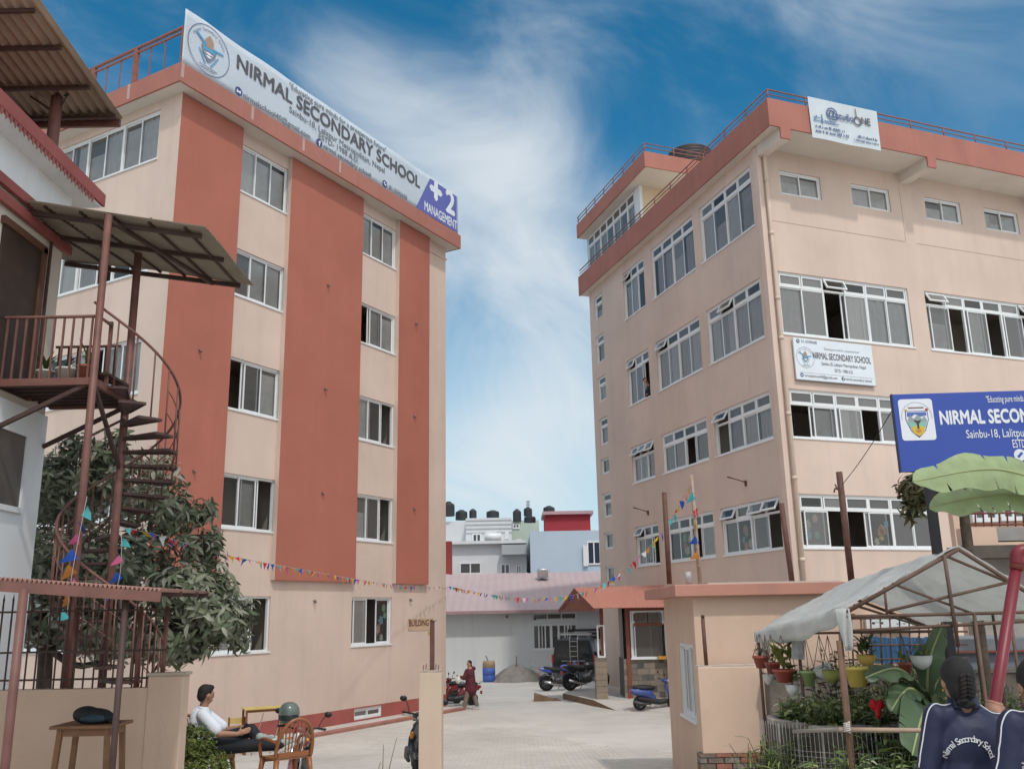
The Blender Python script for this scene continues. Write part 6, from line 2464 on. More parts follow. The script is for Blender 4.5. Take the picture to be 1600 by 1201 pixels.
# ------------------------------------------------------------------ houses and trees at the right edge
rh = thing('house', 'grey and peach house with barred balcony at the right edge behind the shelter', 'house', Vector((8.6, 17, .5)))
hy = 17.0
a, b = at(1508, 846, hy), at(1720, 822, hy)
mb = MB()
mb.box(a.x + .55, b.x, hy - .1, hy + .3, a.z, b.z)
mb.build('balcony_slab', mat('house_grey_cement', (.34, .32, .30), .9, .15, 2, dirt=.3), rh)
mb = MB()
mb.box(a.x, a.x + .54, hy - .12, hy + .3, a.z - .1, b.z + .02)
mb.build('beam', PEACH2, rh)
mb = MB()
c0, c1 = at(1472, 850, hy + 2.5), at(1720, 740, hy + 2.5)
mb.box(c0.x + .3, c1.x, hy + 2.5, hy + 2.7, c0.z - 3.5, c1.z)
mb.build('wall', PEACH2, rh)
for k in range(15):
    x = 1512 + 12.5 * k
    pipe(rh, at(x, 822, hy), at(x - 2, 768, hy), .016, 'railing_bar', BRN)
for y in (770, 800, 818):
    pipe(rh, at(1500, y + 2, hy), at(1700, y - 1, hy), .02, 'railing_rail', BRN)
far_window(rh, 1518, 1556, 785, 816, hy + 2.45)
far_window(rh, 1562, 1600, 782, 814, hy + 2.45)
mb = MB()
d0, d1 = at(1505, 872, hy - .4), at(1720, 848, hy - .4)
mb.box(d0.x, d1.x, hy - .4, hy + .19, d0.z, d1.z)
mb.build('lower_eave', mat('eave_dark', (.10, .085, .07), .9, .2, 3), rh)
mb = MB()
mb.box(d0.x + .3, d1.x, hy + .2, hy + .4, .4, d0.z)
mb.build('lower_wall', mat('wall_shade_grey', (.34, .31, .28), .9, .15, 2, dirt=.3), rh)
# peach house with a window and blue sheet fence seen under the tarpaulin
lh = thing('house', 'low peach house wall with a white framed window seen under the tarpaulin', 'house', Vector((6.2, 15.5, .6)))
mb = MB()
e0_, e1_ = at(1322, 1060, 15.4), at(1470, 930, 15.4)
mb.box(e0_.x, e1_.x, 15.4, 17.5, .5, e1_.z)
mb.build('wall', PEACH2, lh)
far_window(lh, 1352, 1385, 962, 984, 15.4)
far_window(lh, 1390, 1420, 964, 984, 15.4)
BLS = mat('blue_sheet', (.10, .24, .44), .5, .12, 2)
bf = thing('sheet_fence', 'bright blue corrugated sheet fence behind the iron grille', 'fence', at(1405, 1030, 14.6))
for k in range(7):
    a, b = at(1360 + 15 * k, 1036, 14.6), at(1374 + 15 * k, 994 + (k % 3), 14.6)
    mb = MB()
    mb.grid(lambda u, v: (a.x + (b.x - a.x) * u, 14.6 + .015 * math.cos(u * 12.6), a.z + (b.z - a.z) * v), 12, 1)
    mb.build('sheet_panel', BLS, bf, solid=.004)
gs = thing('store_shed', 'grey store shed with red lintel behind the student', 'shed', at(1560, 1040, 14.2))
mb = MB()
a, b = at(1492, 1050, 14.2), at(1640, 996, 14.2)
mb.box(a.x, b.x, 14.2, 16, .6, b.z)
mb.build('wall', mat('shed_grey', (.20, .21, .23), .7, .12, 2), gs)
mb = MB()
a, b = at(1490, 1020, 14.15), at(1640, 1014, 14.15)
mb.box(a.x, b.x, 14.1, 14.19, a.z, b.z)
mb.build('lintel', BRN, gs)
# ragged small tree behind the sign post with a bare trunk
LT = [mat('leaf_olive_%d' % i, c, .55, .25, 6, trans=.25) for i, c in enumerate(((.10, .095, .035), (.07, .08, .03), (.16, .13, .06)))]
ltm = [leaf_mesh('leaf', m, .16, .05, seg=3, bend=.5) for m in LT]
tby = 13.0
leaf_tree('small_tree', 'ragged olive leaved tree behind the black sign post', 'tree', Vector((at(1505, 860, tby).x, tby, 1.0)),
          [([Vector((at(1512, 860, tby).x, tby, 1.0)), at(1512, 850, tby), at(1506, 800, tby), at(1500, 770, tby)], (.085, .05)), ([at(1506, 800, tby), at(1460, 770, tby), at(1430, 760, tby)], (.06, .02)), ([at(1503, 790, tby), at(1550, 760, tby)], (.05, .02))],
          [(at(1432, 765, tby), (.26, .3, .26), 1.0), (at(1470, 752, tby), (.35, .3, .2), 1.0), (at(1540, 760, tby), (.5, .3, .25), .9), (at(1425, 795, tby), (.1, .2, .18), .3), (at(1600, 760, tby), (.4, .3, .3), .7)], 260, (4, 7), ltm, 21, n_obj=120, twig=.06)

# ------------------------------------------------------------------ two wheelers, van
TYRE = mat('tyre_rubber', (.018, .018, .019), .85, .2, 12)
RIM = mat('wheel_rim', (.20, .20, .21), .4, .1, 6, metal=.8)
CHRO = mat('chrome', (.55, .55, .56), .2, .05, 6, metal=1.0)
LAMPW = mat('lamp_lens', (.65, .65, .66), .15, .05, 6, spec=.6)
LAMPR = mat('lamp_red', (.45, .02, .03), .2, .05, 6, spec=.6)
LAMPO = mat('lamp_orange', (.60, .22, .03), .2, .05, 6, spec=.6)
SEATB = mat('seat_black', (.02, .02, .021), .6, .15, 10)
ENG = mat('engine_grey', (.10, .10, .10), .5, .2, 10, metal=.5)
MIRR = mat('mirror_back', (.02, .02, .022), .35, .1, 6)


def wheel(parent, c, r, w, rim=.68):
    T = Matrix.Translation(c) @ Matrix.Rotation(rad(90), 4, 'X')
    t = MB(T).lathe([(r * rim, -w / 2), (r * .93, -w / 2), (r, -w / 4), (r, w / 4), (r * .93, w / 2), (r * rim, w / 2), (r * rim, -w / 2)], 28).build('wheel', TYRE, parent)
    mb = MB(T)
    mb.lathe([(r * .10, -w * .4), (r * .10, w * .4)], 12)
    mb.lathe([(r * rim * .86, -w * .3), (r * rim, -w * .42), (r * rim, w * .42), (r * rim * .86, w * .3), (r * rim * .86, -w * .3)], 28)
    for k in range(5):
        a = 2 * math.pi * k / 5
        mb.bar((0, 0, 0), (r * rim * .9 * math.cos(a), r * rim * .9 * math.sin(a), 0), r * .12, w * .3)
    mb.build('rim', RIM, t)
    return t


def shell(parent, name, m, solids, vox=.018, sm=5):
    mb = MB()
    for s_ in solids:
        if s_[0] == 'e':
            mb.ell(s_[1], s_[2], Matrix.Rotation(rad(s_[3]), 4, 'Y') if len(s_) > 3 else None)
        else:
            limb(mb, s_[1], s_[2])
    me = remesh(mb, vox, sm)
    me.materials.append(m)
    return put(name, me, parent)


def mirror(parent, base, top, head):
    MB().tube(hermite([base, (Vector(base) + Vector(top)) / 2 + Vector((0, 0, .02)), top], 4), .007, 6).build('mirror_stalk', MIRR, parent)
    MB().ell(head, (.025, .062, .045)).build('mirror', MIRR, parent)


def scooter(label, col, M, group='scooters', dark=False):
    """step-through scooter, front towards +x, standing on z=0"""
    t = thing('scooter', label, 'scooter', None, group)
    body = mat('scooter_paint_' + col[0], col[1], .25, .05, 3, spec=.6, coat=.4)
    trim = mat('scooter_trim', (.03, .03, .032), .5, .1, 8)
    wheel(t, (-.62, 0, .24), .24, .10)
    wheel(t, (.62, 0, .24), .24, .09)
    shell(t, 'body', body, [('l', [(-.98, 0, .68), (-.70, 0, .62), (-.30, 0, .55), (-.12, 0, .42)], [.05, .14, .16, .10]), ('e', (-.55, 0, .58), (.42, .16, .13), 6)])
    shell(t, 'lower_cover', trim, [('l', [(-.62, 0, .40), (-.25, 0, .32), (.10, 0, .26), (.32, 0, .28)], [.11, .12, .10, .10])], .02)
    shell(t, 'front_apron', body, [('e', (.40, 0, .60), (.055, .19, .34), -14), ('e', (.47, 0, .52), (.06, .13, .22), -14), ('e', (.62, 0, .44), (.22, .075, .07), 10)])
    shell(t, 'handlebar_cowl', body, [('e', (.30, 0, .98), (.12, .17, .075), -15), ('e', (.36, 0, .93), (.07, .09, .09))])
    shell(t, 'seat', SEATB, [('l', [(-.80, 0, .77), (-.45, 0, .75), (-.12, 0, .74)], [.085, .11, .085]), ('e', (-.42, 0, .75), (.40, .14, .055))], .02)
    MB().ell((.42, 0, .965), (.05, .085, .05)).build('headlight', LAMPW, t)
    MB().ell((.47, 0, .60), (.03, .06, .10)).build('front_panel', mat('scooter_panel_grey', (.45, .46, .47), .35, .05, 5), t)
    for sy in (-1, 1):
        MB().ell((.45, sy * .13, .70), (.035, .04, .06)).build('indicator', LAMPO, t)
        MB().tube([(.26, sy * .10, 1.0), (.16, sy * .33, 1.01)], .016, 8).build('grip', SEATB, t)
        MB().tube([(.28, sy * .18, .985), (.30, sy * .34, .975)], .006, 6).build('brake_lever', ENG, t)
        mirror(t, (.22, sy * .22, 1.02), (.20, sy * .30, 1.20), (.18, sy * .34, 1.22))
    MB().ell((-.97, 0, .66), (.05, .09, .05)).build('tail_light', LAMPR, t)
    MB().box(-1.02, -1.0, -.10, .10, .40, .52).build('number_plate', mat('plate_red', (.42, .04, .05), .5), t)
    MB().box(.345, .36, -.09, .09, .80, .86).build('number_plate', MATS['plate_red'], t)
    MB().tube([(-.25, -.13, .22), (-.55, -.17, .24), (-.90, -.17, .32)], [.03, .045, .05], 10).build('exhaust', ENG, t)
    MB().tube([(-.95, -.13, .78), (-.98, 0, .80), (-.95, .13, .78), (-.70, .13, .78)], .014, 6).build('grab_rail', trim, t)
    mb = MB()
    mb.tube([(.52, 0, .80), (.60, -.06, .32)], .022, 6)
    mb.tube([(.52, 0, .80), (.60, .06, .32)], .022, 6)
    mb.build('fork', ENG, t)
    MB().tube([(-.15, .06, .25), (-.20, .20, .0)], .011, 6).build('side_stand', ENG, t)
    move(t, M)
    return t


def motorcycle(label, col, M, group='motorcycles', red=False):
    t = thing('motorcycle', label, 'motorcycle', None, group)
    paint = mat('moto_paint_' + col[0], col[1], .25, .05, 3, spec=.6, coat=.4)
    wheel(t, (-.66, 0, .30), .30, .12)
    wheel(t, (.66, 0, .30), .30, .10)
    shell(t, 'fuel_tank', paint, [('e', (.14, 0, .86), (.27, .14, .13), 8), ('e', (.28, 0, .84), (.14, .16, .11))])
    shell(t, 'seat', SEATB, [('l', [(-.12, 0, .78), (-.40, 0, .80), (-.72, 0, .88)], [.10, .11, .07])], .02)
    shell(t, 'tail', paint, [('l', [(-.50, 0, .74), (-.80, 0, .82), (-.95, 0, .86)], [.10, .08, .04])], .018)
    shell(t, 'engine', ENG, [('e', (.02, 0, .42), (.24, .15, .17)), ('l', [(.08, 0, .45), (.20, 0, .66)], [.11, .10]), ('e', (-.22, 0, .40), (.15, .13, .12))], .02)
    mb = MB()
    mb.tube(hermite([(.46, 0, .86), (.10, 0, .72), (-.30, 0, .62), (-.60, 0, .68)], 5), .035, 8)
    mb.tube([(.44, 0, .80), (.28, 0, .35), (-.20, 0, .25), (-.30, 0, .60)], .028, 8)
    mb.tube([(-.25, -.09, .36), (-.66, -.09, .30)], .024, 8)
    mb.tube([(-.25, .09, .36), (-.66, .09, .30)], .024, 8)
    mb.build('frame', ENG, t)
    for sy in (-1, 1):
        MB().tube([(.40, sy * .075, .98), (.66, sy * .075, .30)], .026, 8).build('fork', CHRO, t)
        MB().tube([(.36, sy * .06, 1.02), (.30, sy * .26, 1.06), (.22, sy * .38, 1.04)], .014, 8).build('handlebar', SEATB, t)
        MB().tube([(.30, sy * .24, 1.05), (.32, sy * .38, 1.03)], .007, 6).build('lever', ENG, t)
        mirror(t, (.30, sy * .26, 1.06), (.28, sy * .36, 1.26), (.27, sy * .39, 1.27))
        MB().ell((.50, sy * .14, .90), (.04, .04, .03)).build('indicator', LAMPO, t)
        MB().tube([(-.40, sy * .12, .72), (-.62, sy * .11, .34)], .03, 8).build('shock_absorber', ENG, t)
    MB().ell((.52, 0, .92), (.07, .09, .085)).build('headlight', LAMPW, t)
    MB().ell((.49, 0, 1.0), (.05, .11, .09)).build('headlight_cowl', paint, t)
    MB().ell((-.96, 0, .84), (.035, .06, .04)).build('tail_light', LAMPR, t)
    MB().box(-1.02, -1.0, -.09, .09, .58, .70).build('number_plate', MATS['plate_red'] if 'plate_red' in MATS else LAMPR, t)
    mb = MB()
    for i in range(10):
        a0, a1 = rad(20 + 12 * i), rad(32 + 12 * i)
        for c, w, r in (((.66, .30), .06, .325),):
            mb.quad(*[(c[0] + r * math.cos(a), y, c[1] + r * math.sin(a)) for a, y in ((a0, -w), (a1, -w), (a1, w), (a0, w))])
    mb.build('front_mudguard', paint, t, solid=.008)
    mb = MB()
    for i in range(8):
        a0, a1 = rad(60 + 12 * i), rad(72 + 12 * i)
        mb.quad(*[(-.66 + .34 * math.cos(a), y, .30 + .34 * math.sin(a)) for a, y in ((a0, -.07), (a1, -.07), (a1, .07), (a0, .07))])
    mb.build('rear_mudguard', SEATB, t, solid=.008)
    MB().tube([(.15, -.13, .32), (-.10, -.15, .24), (-.45, -.17, .30), (-.80, -.18, .40)], [.022, .024, .05, .05], 10).build('exhaust', CHRO, t)
    MB().tube([(-.05, .10, .28), (-.12, .26, .0)], .012, 6).build('side_stand', ENG, t)
    move(t, M)
    return t


def stand(px, py, Y, deg, lean=6, z=None, k=1.0):
    p = at(px, py, Y)
    p.z = gz(Y) if z is None else z
    return Matrix.Translation(p) @ Matrix.Rotation(rad(deg), 4, 'Z') @ Matrix.Rotation(rad(lean), 4, 'X') @ Matrix.Diagonal((k, k, k, 1))


BLK = ('black', (.02, .02, .023))
scooter('blue and black scooter parked at the ramp by the gatehouse', ('blue', (.035, .07, .26)), stand(1026, 1100, 30.0, 10, 5, z=.03, k=.88))
scooter('black and white scooter standing behind the gate pillar', BLK, stand(648, 1190, 16.0, -84, -7, k=1.0))
scooter('red scooter parked at the end of the banded school building, nearest the walking woman', ('red', (.17, .02, .026)), stand(714, 1098, 32.6, -158, 6, k=.88))
scooter('second red scooter half hidden by the corner of the banded school building', ('red', (.17, .02, .026)), stand(694, 1098, 33.2, -140, 6, k=.88))
motorcycle('motorcycle with a blue tank parked behind the black van', ('blue', (.04, .09, .38)), stand(879, 1072, 38.2, 12, 6))
motorcycle('black motorcycle with red tail beside the guard house pier', BLK, stand(916, 1082, 35.8, 22, 6, z=.2))
mc = motorcycle('red and black motorcycle parked behind the brown plastic chair', ('red', (.17, .02, .026)), stand(462, 1180, 13.2, -84, -6, k=.84))
# helmet on the motorcycle
hp_ = at(452, 1113, 12.9)
hl = thing('helmet', 'grey green motorcycle helmet hung on the motorcycle behind the brown chair', 'helmet', hp_)
mb = MB(Matrix.Translation(hp_))
mb.lathe([(.118, -.12), (.135, -.06), (.138, 0), (.128, .06), (.095, .11), (.05, .135), (0, .142)], 20)
mb.build('helmet_shell', mat('helmet_green_grey', (.11, .14, .12), .3, .15, 8, coat=.5), hl)
mb = MB(Matrix.Translation(hp_))
mb.grid(lambda u, v: (.142 * math.cos(rad(200 + 140 * u)), .142 * math.sin(rad(200 + 140 * u)), -.085 + .07 * v), 12, 2)
mb.build('visor', mat('visor_dark', (.03, .035, .035), .1, .05, 5, spec=.6), hl, solid=.004)
MB(Matrix.Translation(hp_)).lathe([(.139, -.03), (.142, -.022), (.139, -.014)], 20).build('trim_band', mat('helmet_band', (.30, .31, .28), .4), hl)

# black van seen from behind
vm = Matrix.Translation(at(897, 1066, 40.2) * Vector((1, 1, 0)) if False else (at(897, 1066, 40.2).x, 40.2, 0)) @ Matrix.Rotation(rad(-8), 4, 'Z')
vn = thing('van', 'black van with roof rack and rear ladder parked before the white hall', 'van', vm)
VB = mat('van_black_paint', (.022, .022, .024), .3, .08, 2, coat=.4)
VG = glass_mat('van_glass', (.12, .12, .13), dust=.06)
mb = MB(vm)
# cross-section swept along y: x half width and z, narrowing to the roof
prof = [(-.86, .34), (-.90, .60), (-.90, 1.02), (-.84, 1.30), (-.74, 1.78), (-.62, 1.90), (.62, 1.90), (.74, 1.78), (.84, 1.30), (.90, 1.02), (.90, .60), (.86, .34)]
mb.prism(prof, 0.0, 3.1)
mb.build('body', VB, vn, bevel=.05)
mb = MB(vm)
mb.prism([(-.88, .40), (-.88, 1.05), (.88, 1.05), (.88, .40)], 3.1, 4.1)
mb.build('bonnet', VB, vn, bevel=.06)
mb = MB(vm)
mb.prism([(-.72, 1.14), (-.64, 1.74), (.64, 1.74), (.72, 1.14)], -.012, -.004)
mb.build('rear_window', mat('van_rear_glass', (.02, .022, .025), .08, .1, 2, spec=.7), vn)
for s_ in (-1, 1):
    mb = MB(vm)
    mb.box(s_ * .87 - .05, s_ * .87 + .03, -.03, .05, .95, 1.28)
    mb.build('tail_light', LAMPR, vn, bevel=.01)
    for yy in (.75, 3.2):
        wheel(vn, (0, 0, 0), .34, .2)
        wobj = vn.children[-1]
        wobj.matrix_basis = Matrix.Translation((s_ * .80, yy, .34)) @ Matrix.Rotation(rad(90), 4, 'Z')
    for k in range(2):
        mb = MB(vm)
        x = s_ * .895
        y0 = .35 + 1.3 * k
        mb.add([(x - s_ * .005, y0, 1.12), (x - s_ * .005, y0 + 1.15, 1.12), (x - s_ * .118, y0 + 1.12, 1.68), (x - s_ * .118, y0 + .05, 1.68)], [(0, 1, 2, 3)])
        mb.build('side_window', MATS['van_rear_glass'], vn, solid=.01)
    mb = MB(vm)
    mb.ell((s_ * 1.0, 2.95, 1.22), (.09, .05, .11))
    mb.build('mirror', MIRR, vn)
mb = MB(vm)
mb.box(-.86, .86, -.10, .02, .36, .56)
mb.build('bumper', mat('van_bumper_grey', (.10, .10, .105), .5), vn, bevel=.03)
mb = MB(vm)
mb.box(-.26, .26, -.03, -.005, .82, .95)
mb.build('number_plate', MATS['plate_red'], vn)
mb = MB(vm)
mb.box(-.5, .5, -.02, -.002, .99, 1.03)
mb.build('chrome_strip', CHRO, vn)
lad = MB(vm)
for x in (-.12, .20):
    lad.tube([(x, -.10, .85), (x, -.10, 1.85), (x, .25, 2.06)], .017, 6)
for z in (1.0, 1.2, 1.4, 1.6, 1.8):
    lad.tube([(-.12, -.10, z), (.20, -.10, z)], .014, 6)
lad.build('ladder', mat('rack_pale', (.50, .49, .46), .5), vn)
rk = MB(vm)
for y in (.2, .9, 1.6, 2.4):
    rk.tube([(-.64, y, 1.92), (-.66, y, 2.06), (.66, y, 2.06), (.64, y, 1.92)], .014, 6)
for x in (-.66, 0, .66):
    rk.tube([(x, .2, 2.06), (x, 2.4, 2.06)], .014, 6)
rk.tube([(-.66, .2, 2.15), (.66, .2, 2.15)], .014, 6)
rk.build('roof_rack', MATS['rack_pale'], vn)

# drum, sand heap
p = at(764, 1062, 43.6)
dr = thing('barrel', 'blue plastic barrel with a worn tan top beside the sand heap', 'barrel', Vector((p.x, 43.6, 0)))
T = Matrix.Translation((p.x, 43.6, 0))
MB(T).lathe([(.25, 0), (.28, .06), (.29, .28), (.27, .30), (.29, .32), (.29, .62)], 20).build('barrel_body', mat('barrel_blue', (.06, .12, .42), .5, .1, 4, dirt=.2), dr)
MB(T).lathe([(.288, .621), (.27, .64), (.29, .67), (.28, .86), (.24, .92), (.22, .90), (0, .89)], 20).build('barrel_top', mat('barrel_tan', (.34, .24, .15), .7, .2, 4), dr)
p = at(806, 1062, 43.9)
mb = MB()
mb.smooth = True
r7 = random.Random(9)


def heap(u, v):
    a, d = u * 2 * math.pi, v
    R_ = 1.25 * (1 + .10 * math.sin(3 * a + 1) + .06 * math.sin(7 * a))
    h = .74 * (1 - d ** 1.45) + .05 * mnoise.noise(Vector((math.cos(a) * d * 4, math.sin(a) * d * 4, 3)))
    return (p.x + R_ * d * math.cos(a), 43.9 + R_ * .9 * d * math.sin(a), max(-.02, h * (1 if d < .99 else 0)))


mb.grid(heap, 40, 14)
tag(mb.build('sand_heap', mat('grey_sand', (.22, .20, .18), .95, .2, 4, bump=.6, bscale=40)), 'grey heap of sand against the white hall', 'sand heap')
for (dx, z, lb) in ((-.25, 1.05, 'dark iron rod leaning left of the sand heap'), (.05, 1.0, 'dark upright shovel handle stuck in the sand heap')):
    q = Vector((p.x + dx * (4 if dx < 0 else 1), 43.6, 0))
    mb = MB()
    mb.tube([q + Vector((0, 0, .3)), q + Vector((-.35 if dx < 0 else 0, 0, z + .1))], .022, 6)
    tag(mb.build('iron_rod', STEELD), lb, 'rod')
mb = MB()
q = at(845, 1058, 44.6)
mb.add([(q.x - .9, 44.5, 0), (q.x + .9, 44.3, 0), (q.x + .3, 45.3, .05), (q.x - .35, 45.1, .75), (q.x - .6, 45.2, .1)], [(0, 1, 3), (1, 2, 3), (2, 4, 3), (4, 0, 3)])
tag(mb.build('rubble_heap', mat('pale_rubble', (.45, .43, .41), .95, .25, 5, bump=.6, bscale=20)), 'low pale rubble heap right of the sand heap', 'rubble')
from mathutils.bvhtree import BVHTree

# ------------------------------------------------------------------ furniture in the yard
CHB = mat('chair_brown_plastic', (.26, .095, .035), .35, .10, 4, spec=.5)
CHO = mat('chair_orange_brown', (.36, .14, .045), .4, .10, 4, spec=.45)


def plastic_chair(label, m, M, arms=True):
    """monobloc chair, seat opening towards +x"""
    t = thing('plastic_chair', label, 'chair')
    mb = MB()
    mb.smooth = True
    mb.grid(lambda u, v: (-.20 + .42 * u, (-.21 + .42 * v) * (1 + .08 * u), .425 - .02 * math.sin(math.pi * u) * math.sin(math.pi * v) - (.02 if u > .98 else 0)), 10, 8)
    mb.build('seat', m, t, solid=.012)
    mb = MB()
    mb.smooth = True
    mb.grid(lambda u, v: (.225 + .0 * u, -.225 + .45 * u, .425 - .07 * v), 6, 1)
    mb.build('seat_skirt', m, t, solid=.01)
    for sx in (-1, 1):
        for sy in (-1, 1):
            mb = MB()
            mb.smooth = True
            top = Vector((.19 * sx, .20 * sy, .42))
            bot = Vector((.25 * sx, .25 * sy, 0))
            mb.tube([top, top.lerp(bot, .5), bot], [.036, .028, .024], 8)
            mb.build('leg', m, t)
    arch = []
    for i in range(25):
        a = math.pi * i / 24
        y, z = .225 * math.cos(a), .46 + .40 * math.sin(a) ** .75
        arch.append((-.20 - .12 * (z - .44) / .42, y, z))
    arch = [(-.19, .215, .42)] + arch + [(-.19, -.215, .42)]
    MB().tube(arch, .021, 8).build('back_arch', m, t)
    for i in range(7):
        y = -.105 + .035 * i
        yt = y * 1.35
        zt = .46 + .38 * (1 - min(1, abs(yt) / .225) ** 2) ** .4
        mb = MB()
        mb.bar((-.205, y, .47), (-.20 - .12 * (zt - .44) / .42, yt, zt - .01), .014, .008, up=X3)
        mb.build('back_slat', m, t)
    mb = MB()
    mb.bar((-.205, -.19, .47), (-.205, .19, .47), .02, .05)
    mb.build('back_rail', m, t)
    if arms:
        for sy in (-1, 1):
            mb = MB()
            mb.tube(hermite([(-.235, .21 * sy, .60), (-.05, .255 * sy, .635), (.14, .255 * sy, .62), (.20, .245 * sy, .56), (.20, .225 * sy, .42)], 5), .020, 8)
            mb.build('armrest', m, t)
    move(t, M)
    return t


MY = 11.8


def MP(px, py, dy=0.0):
    return at(px, py, MY + dy)


seat_p = MP(325, 1176)
plastic_chair('orange brown plastic chair under the seated man', CHO, Matrix.Translation((seat_p.x, MY, seat_p.z - .43)) @ Matrix.Rotation(rad(-14), 4, 'Z'), arms=False)
c2 = at(447, 1172, 11.55)
plastic_chair('brown plastic armchair with slotted back carrying the man\'s foot', CHB, Matrix.Translation((c2.x, 11.55, seat_p.z - .44)) @ Matrix.Rotation(rad(128), 4, 'Z'))
# child's chair and desk at the wall
YEL = mat('yellow_laminate', (.58, .44, .14), .5, .08, 3)
BRW = mat('brown_frame', (.20, .085, .035), .6, .15, 5)
k0 = at(370, 1130, 22.2)
kc = thing('child_chair', 'small brown framed child chair with yellow seat against the school wall', 'chair', Matrix.Translation((k0.x, 22.2, 0)) @ Matrix.Rotation(rad(18), 4, 'Z'))
KM = PM[kc.name]
MB(KM).box(-.17, .19, -.17, .17, .40, .43).build('seat', YEL, kc)
MB(KM).box(-.17, .17, .16, .18, .66, .78).build('backrest', YEL, kc)
MB(KM).box(-.17, .17, .155, .175, .54, .58).build('back_rail', BRW, kc)
for sx in (-.17, .17):
    MB(KM).box(sx - .02, sx + .02, .14, .18, 0, .80).build('leg', BRW, kc)
    MB(KM).box(sx - .02, sx + .02, -.17, -.13, 0, .40).build('leg', BRW, kc)
d0 = at(412, 1104, 22.4)
dk = thing('child_desk', 'low brown desk with pale yellow top against the school wall', 'desk', Matrix.Translation((d0.x, 22.4, 0)) @ Matrix.Rotation(rad(28), 4, 'Z'))
DM = PM[dk.name]
MB(DM).box(-.46, .46, -.22, .22, d0.z - .03, d0.z).build('desk_top', YEL, dk)
MB(DM).box(-.42, .42, -.19, -.17, d0.z - .09, d0.z - .031).build('apron', BRW, dk)
for sx in (-.42, .42):
    for sy in (-.18, .18):
        MB(DM).box(sx - .022, sx + .022, sy - .022, sy + .022, 0, d0.z - .031).build('leg', BRW, dk)
for (xa, xb) in ((-.3, -.05), (.12, .4)):
    MB(DM).bar((xa, -.26, .02), (xb, -.24, d0.z - .1), .02).build('leaning_stick', BAMB, dk)

# ------------------------------------------------------------------ people
SKIN = mat('skin_brown', (.36, .19, .125), .55, .06, 8, spec=.35)
HAIR = mat('hair_black', (.014, .011, .010), .6, .3, 30, bump=.5, bscale=120)
EYE = mat('eye_dark', (.02, .015, .012), .3)
NAVYJ = mat('jacket_navy', (.022, .026, .062), .55, .12, 7, spec=.35, bump=.25, bscale=14)
WPIPE = mat('piping_white', (.70, .70, .72), .6)


def finish(me, m, parent, name):
    me.materials.append(m)
    me.transform(PM[parent.name].inverted())
    for p in me.polygons:
        p.use_smooth = True
    return put(name, me, parent)


def head_solids(mb, c, R, k=1.0):
    """skull, jaw, nose and ears; R turns the head so that its face looks along local -y"""
    def q(x, y, z):
        return c + R @ Vector((x * k, y * k, z * k))
    mb.ell(c, (.074 * k, .094 * k, .105 * k), R.to_4x4())
    mb.ell(q(0, -.028, -.058), (.052 * k, .060 * k, .060 * k), R.to_4x4())
    mb.ell(q(0, -.098, -.022), (.012 * k, .020 * k, .024 * k), R.to_4x4(), 8, 6)
    mb.ell(q(0, -.082, -.072), (.024 * k, .012 * k, .012 * k), R.to_4x4(), 8, 6)
    for s in (-1, 1):
        mb.ell(q(s * .075, .008, -.015), (.012 * k, .024 * k, .032 * k), R.to_4x4(), 8, 6)


def face_parts(parent, c, R, k=1.0):
    def q(x, y, z):
        return c + R @ Vector((x * k, y * k, z * k))
    for s in (-1, 1):
        MB().ell(q(s * .030, -.083, .002), (.011 * k, .006 * k, .007 * k), R.to_4x4(), 8, 6).build('eye', EYE, parent)
        MB().ell(q(s * .031, -.086, .020), (.019 * k, .005 * k, .004 * k), R.to_4x4(), 8, 6).build('eyebrow', HAIR, parent)
    MB().ell(q(0, -.093, -.070), (.021 * k, .005 * k, .006 * k), R.to_4x4(), 8, 6).build('lips', mat('lips', (.30, .10, .08), .5), parent)


def hand(mb, wrist, palm_dir, finger_dirs, k=1.0):
    """palm with four unequal fingers and a thumb from the side of the palm; finger_dirs: list of (root offset, points)"""
    mb.ell(wrist + palm_dir * .045 * k, (.036 * k, .026 * k, .036 * k), None, 10, 7)
    for root, pts, r in finger_dirs:
        limb(mb, [wrist + root] + [wrist + root + p for p in pts], [r * k, r * .95 * k, r * .8 * k][:len(pts) + 1] if len(pts) < 3 else [r * k] * (len(pts) + 1), 8)


def yaw(deg, pitch=0, roll=0):
    return Matrix.Rotation(rad(deg), 3, 'Z') @ Matrix.Rotation(rad(pitch), 3, 'X') @ Matrix.Rotation(rad(roll), 3, 'Y')


# --- seated man
man = thing('person', 'seated man in white shirt and black trousers with his legs up on a chair', 'person', Vector((seat_p.x, MY, seat_p.z)))
pel, spn, chs, nck = MP(324, 1163), MP(312, 1140), MP(313, 1119), MP(318, 1101)
hd = MP(322, 1084)
HR = yaw(138, 4)                      # he looks away to the right
shn, elN, wrN = MP(316, 1114, -.17), MP(342, 1146, -.24), MP(371, 1146, -.20)
shf, elF, wrF = MP(320, 1112, .17), MP(352, 1140, .22), MP(378, 1136, .10)
hpN, knN, anN = MP(328, 1166, -.09), MP(390, 1164, -.10), MP(440, 1164, -.08)
hpF, knF, anF = MP(328, 1164, .09), MP(392, 1140, .06), MP(407, 1156, -.02)
mb = MB()
head_solids(mb, hd, HR)
limb(mb, [nck - Z3 * .04, hd - Z3 * .05], [.056, .05])
limb(mb, [pel, spn, chs], [.12, .12, .125])
limb(mb, [shn, elN, wrN], [.052, .042, .028])
limb(mb, [shf, elF, wrF], [.052, .042, .028])
limb(mb, [hpN, knN, anN], [.085, .062, .042])
limb(mb, [hpF, knF, anF], [.085, .062, .042])
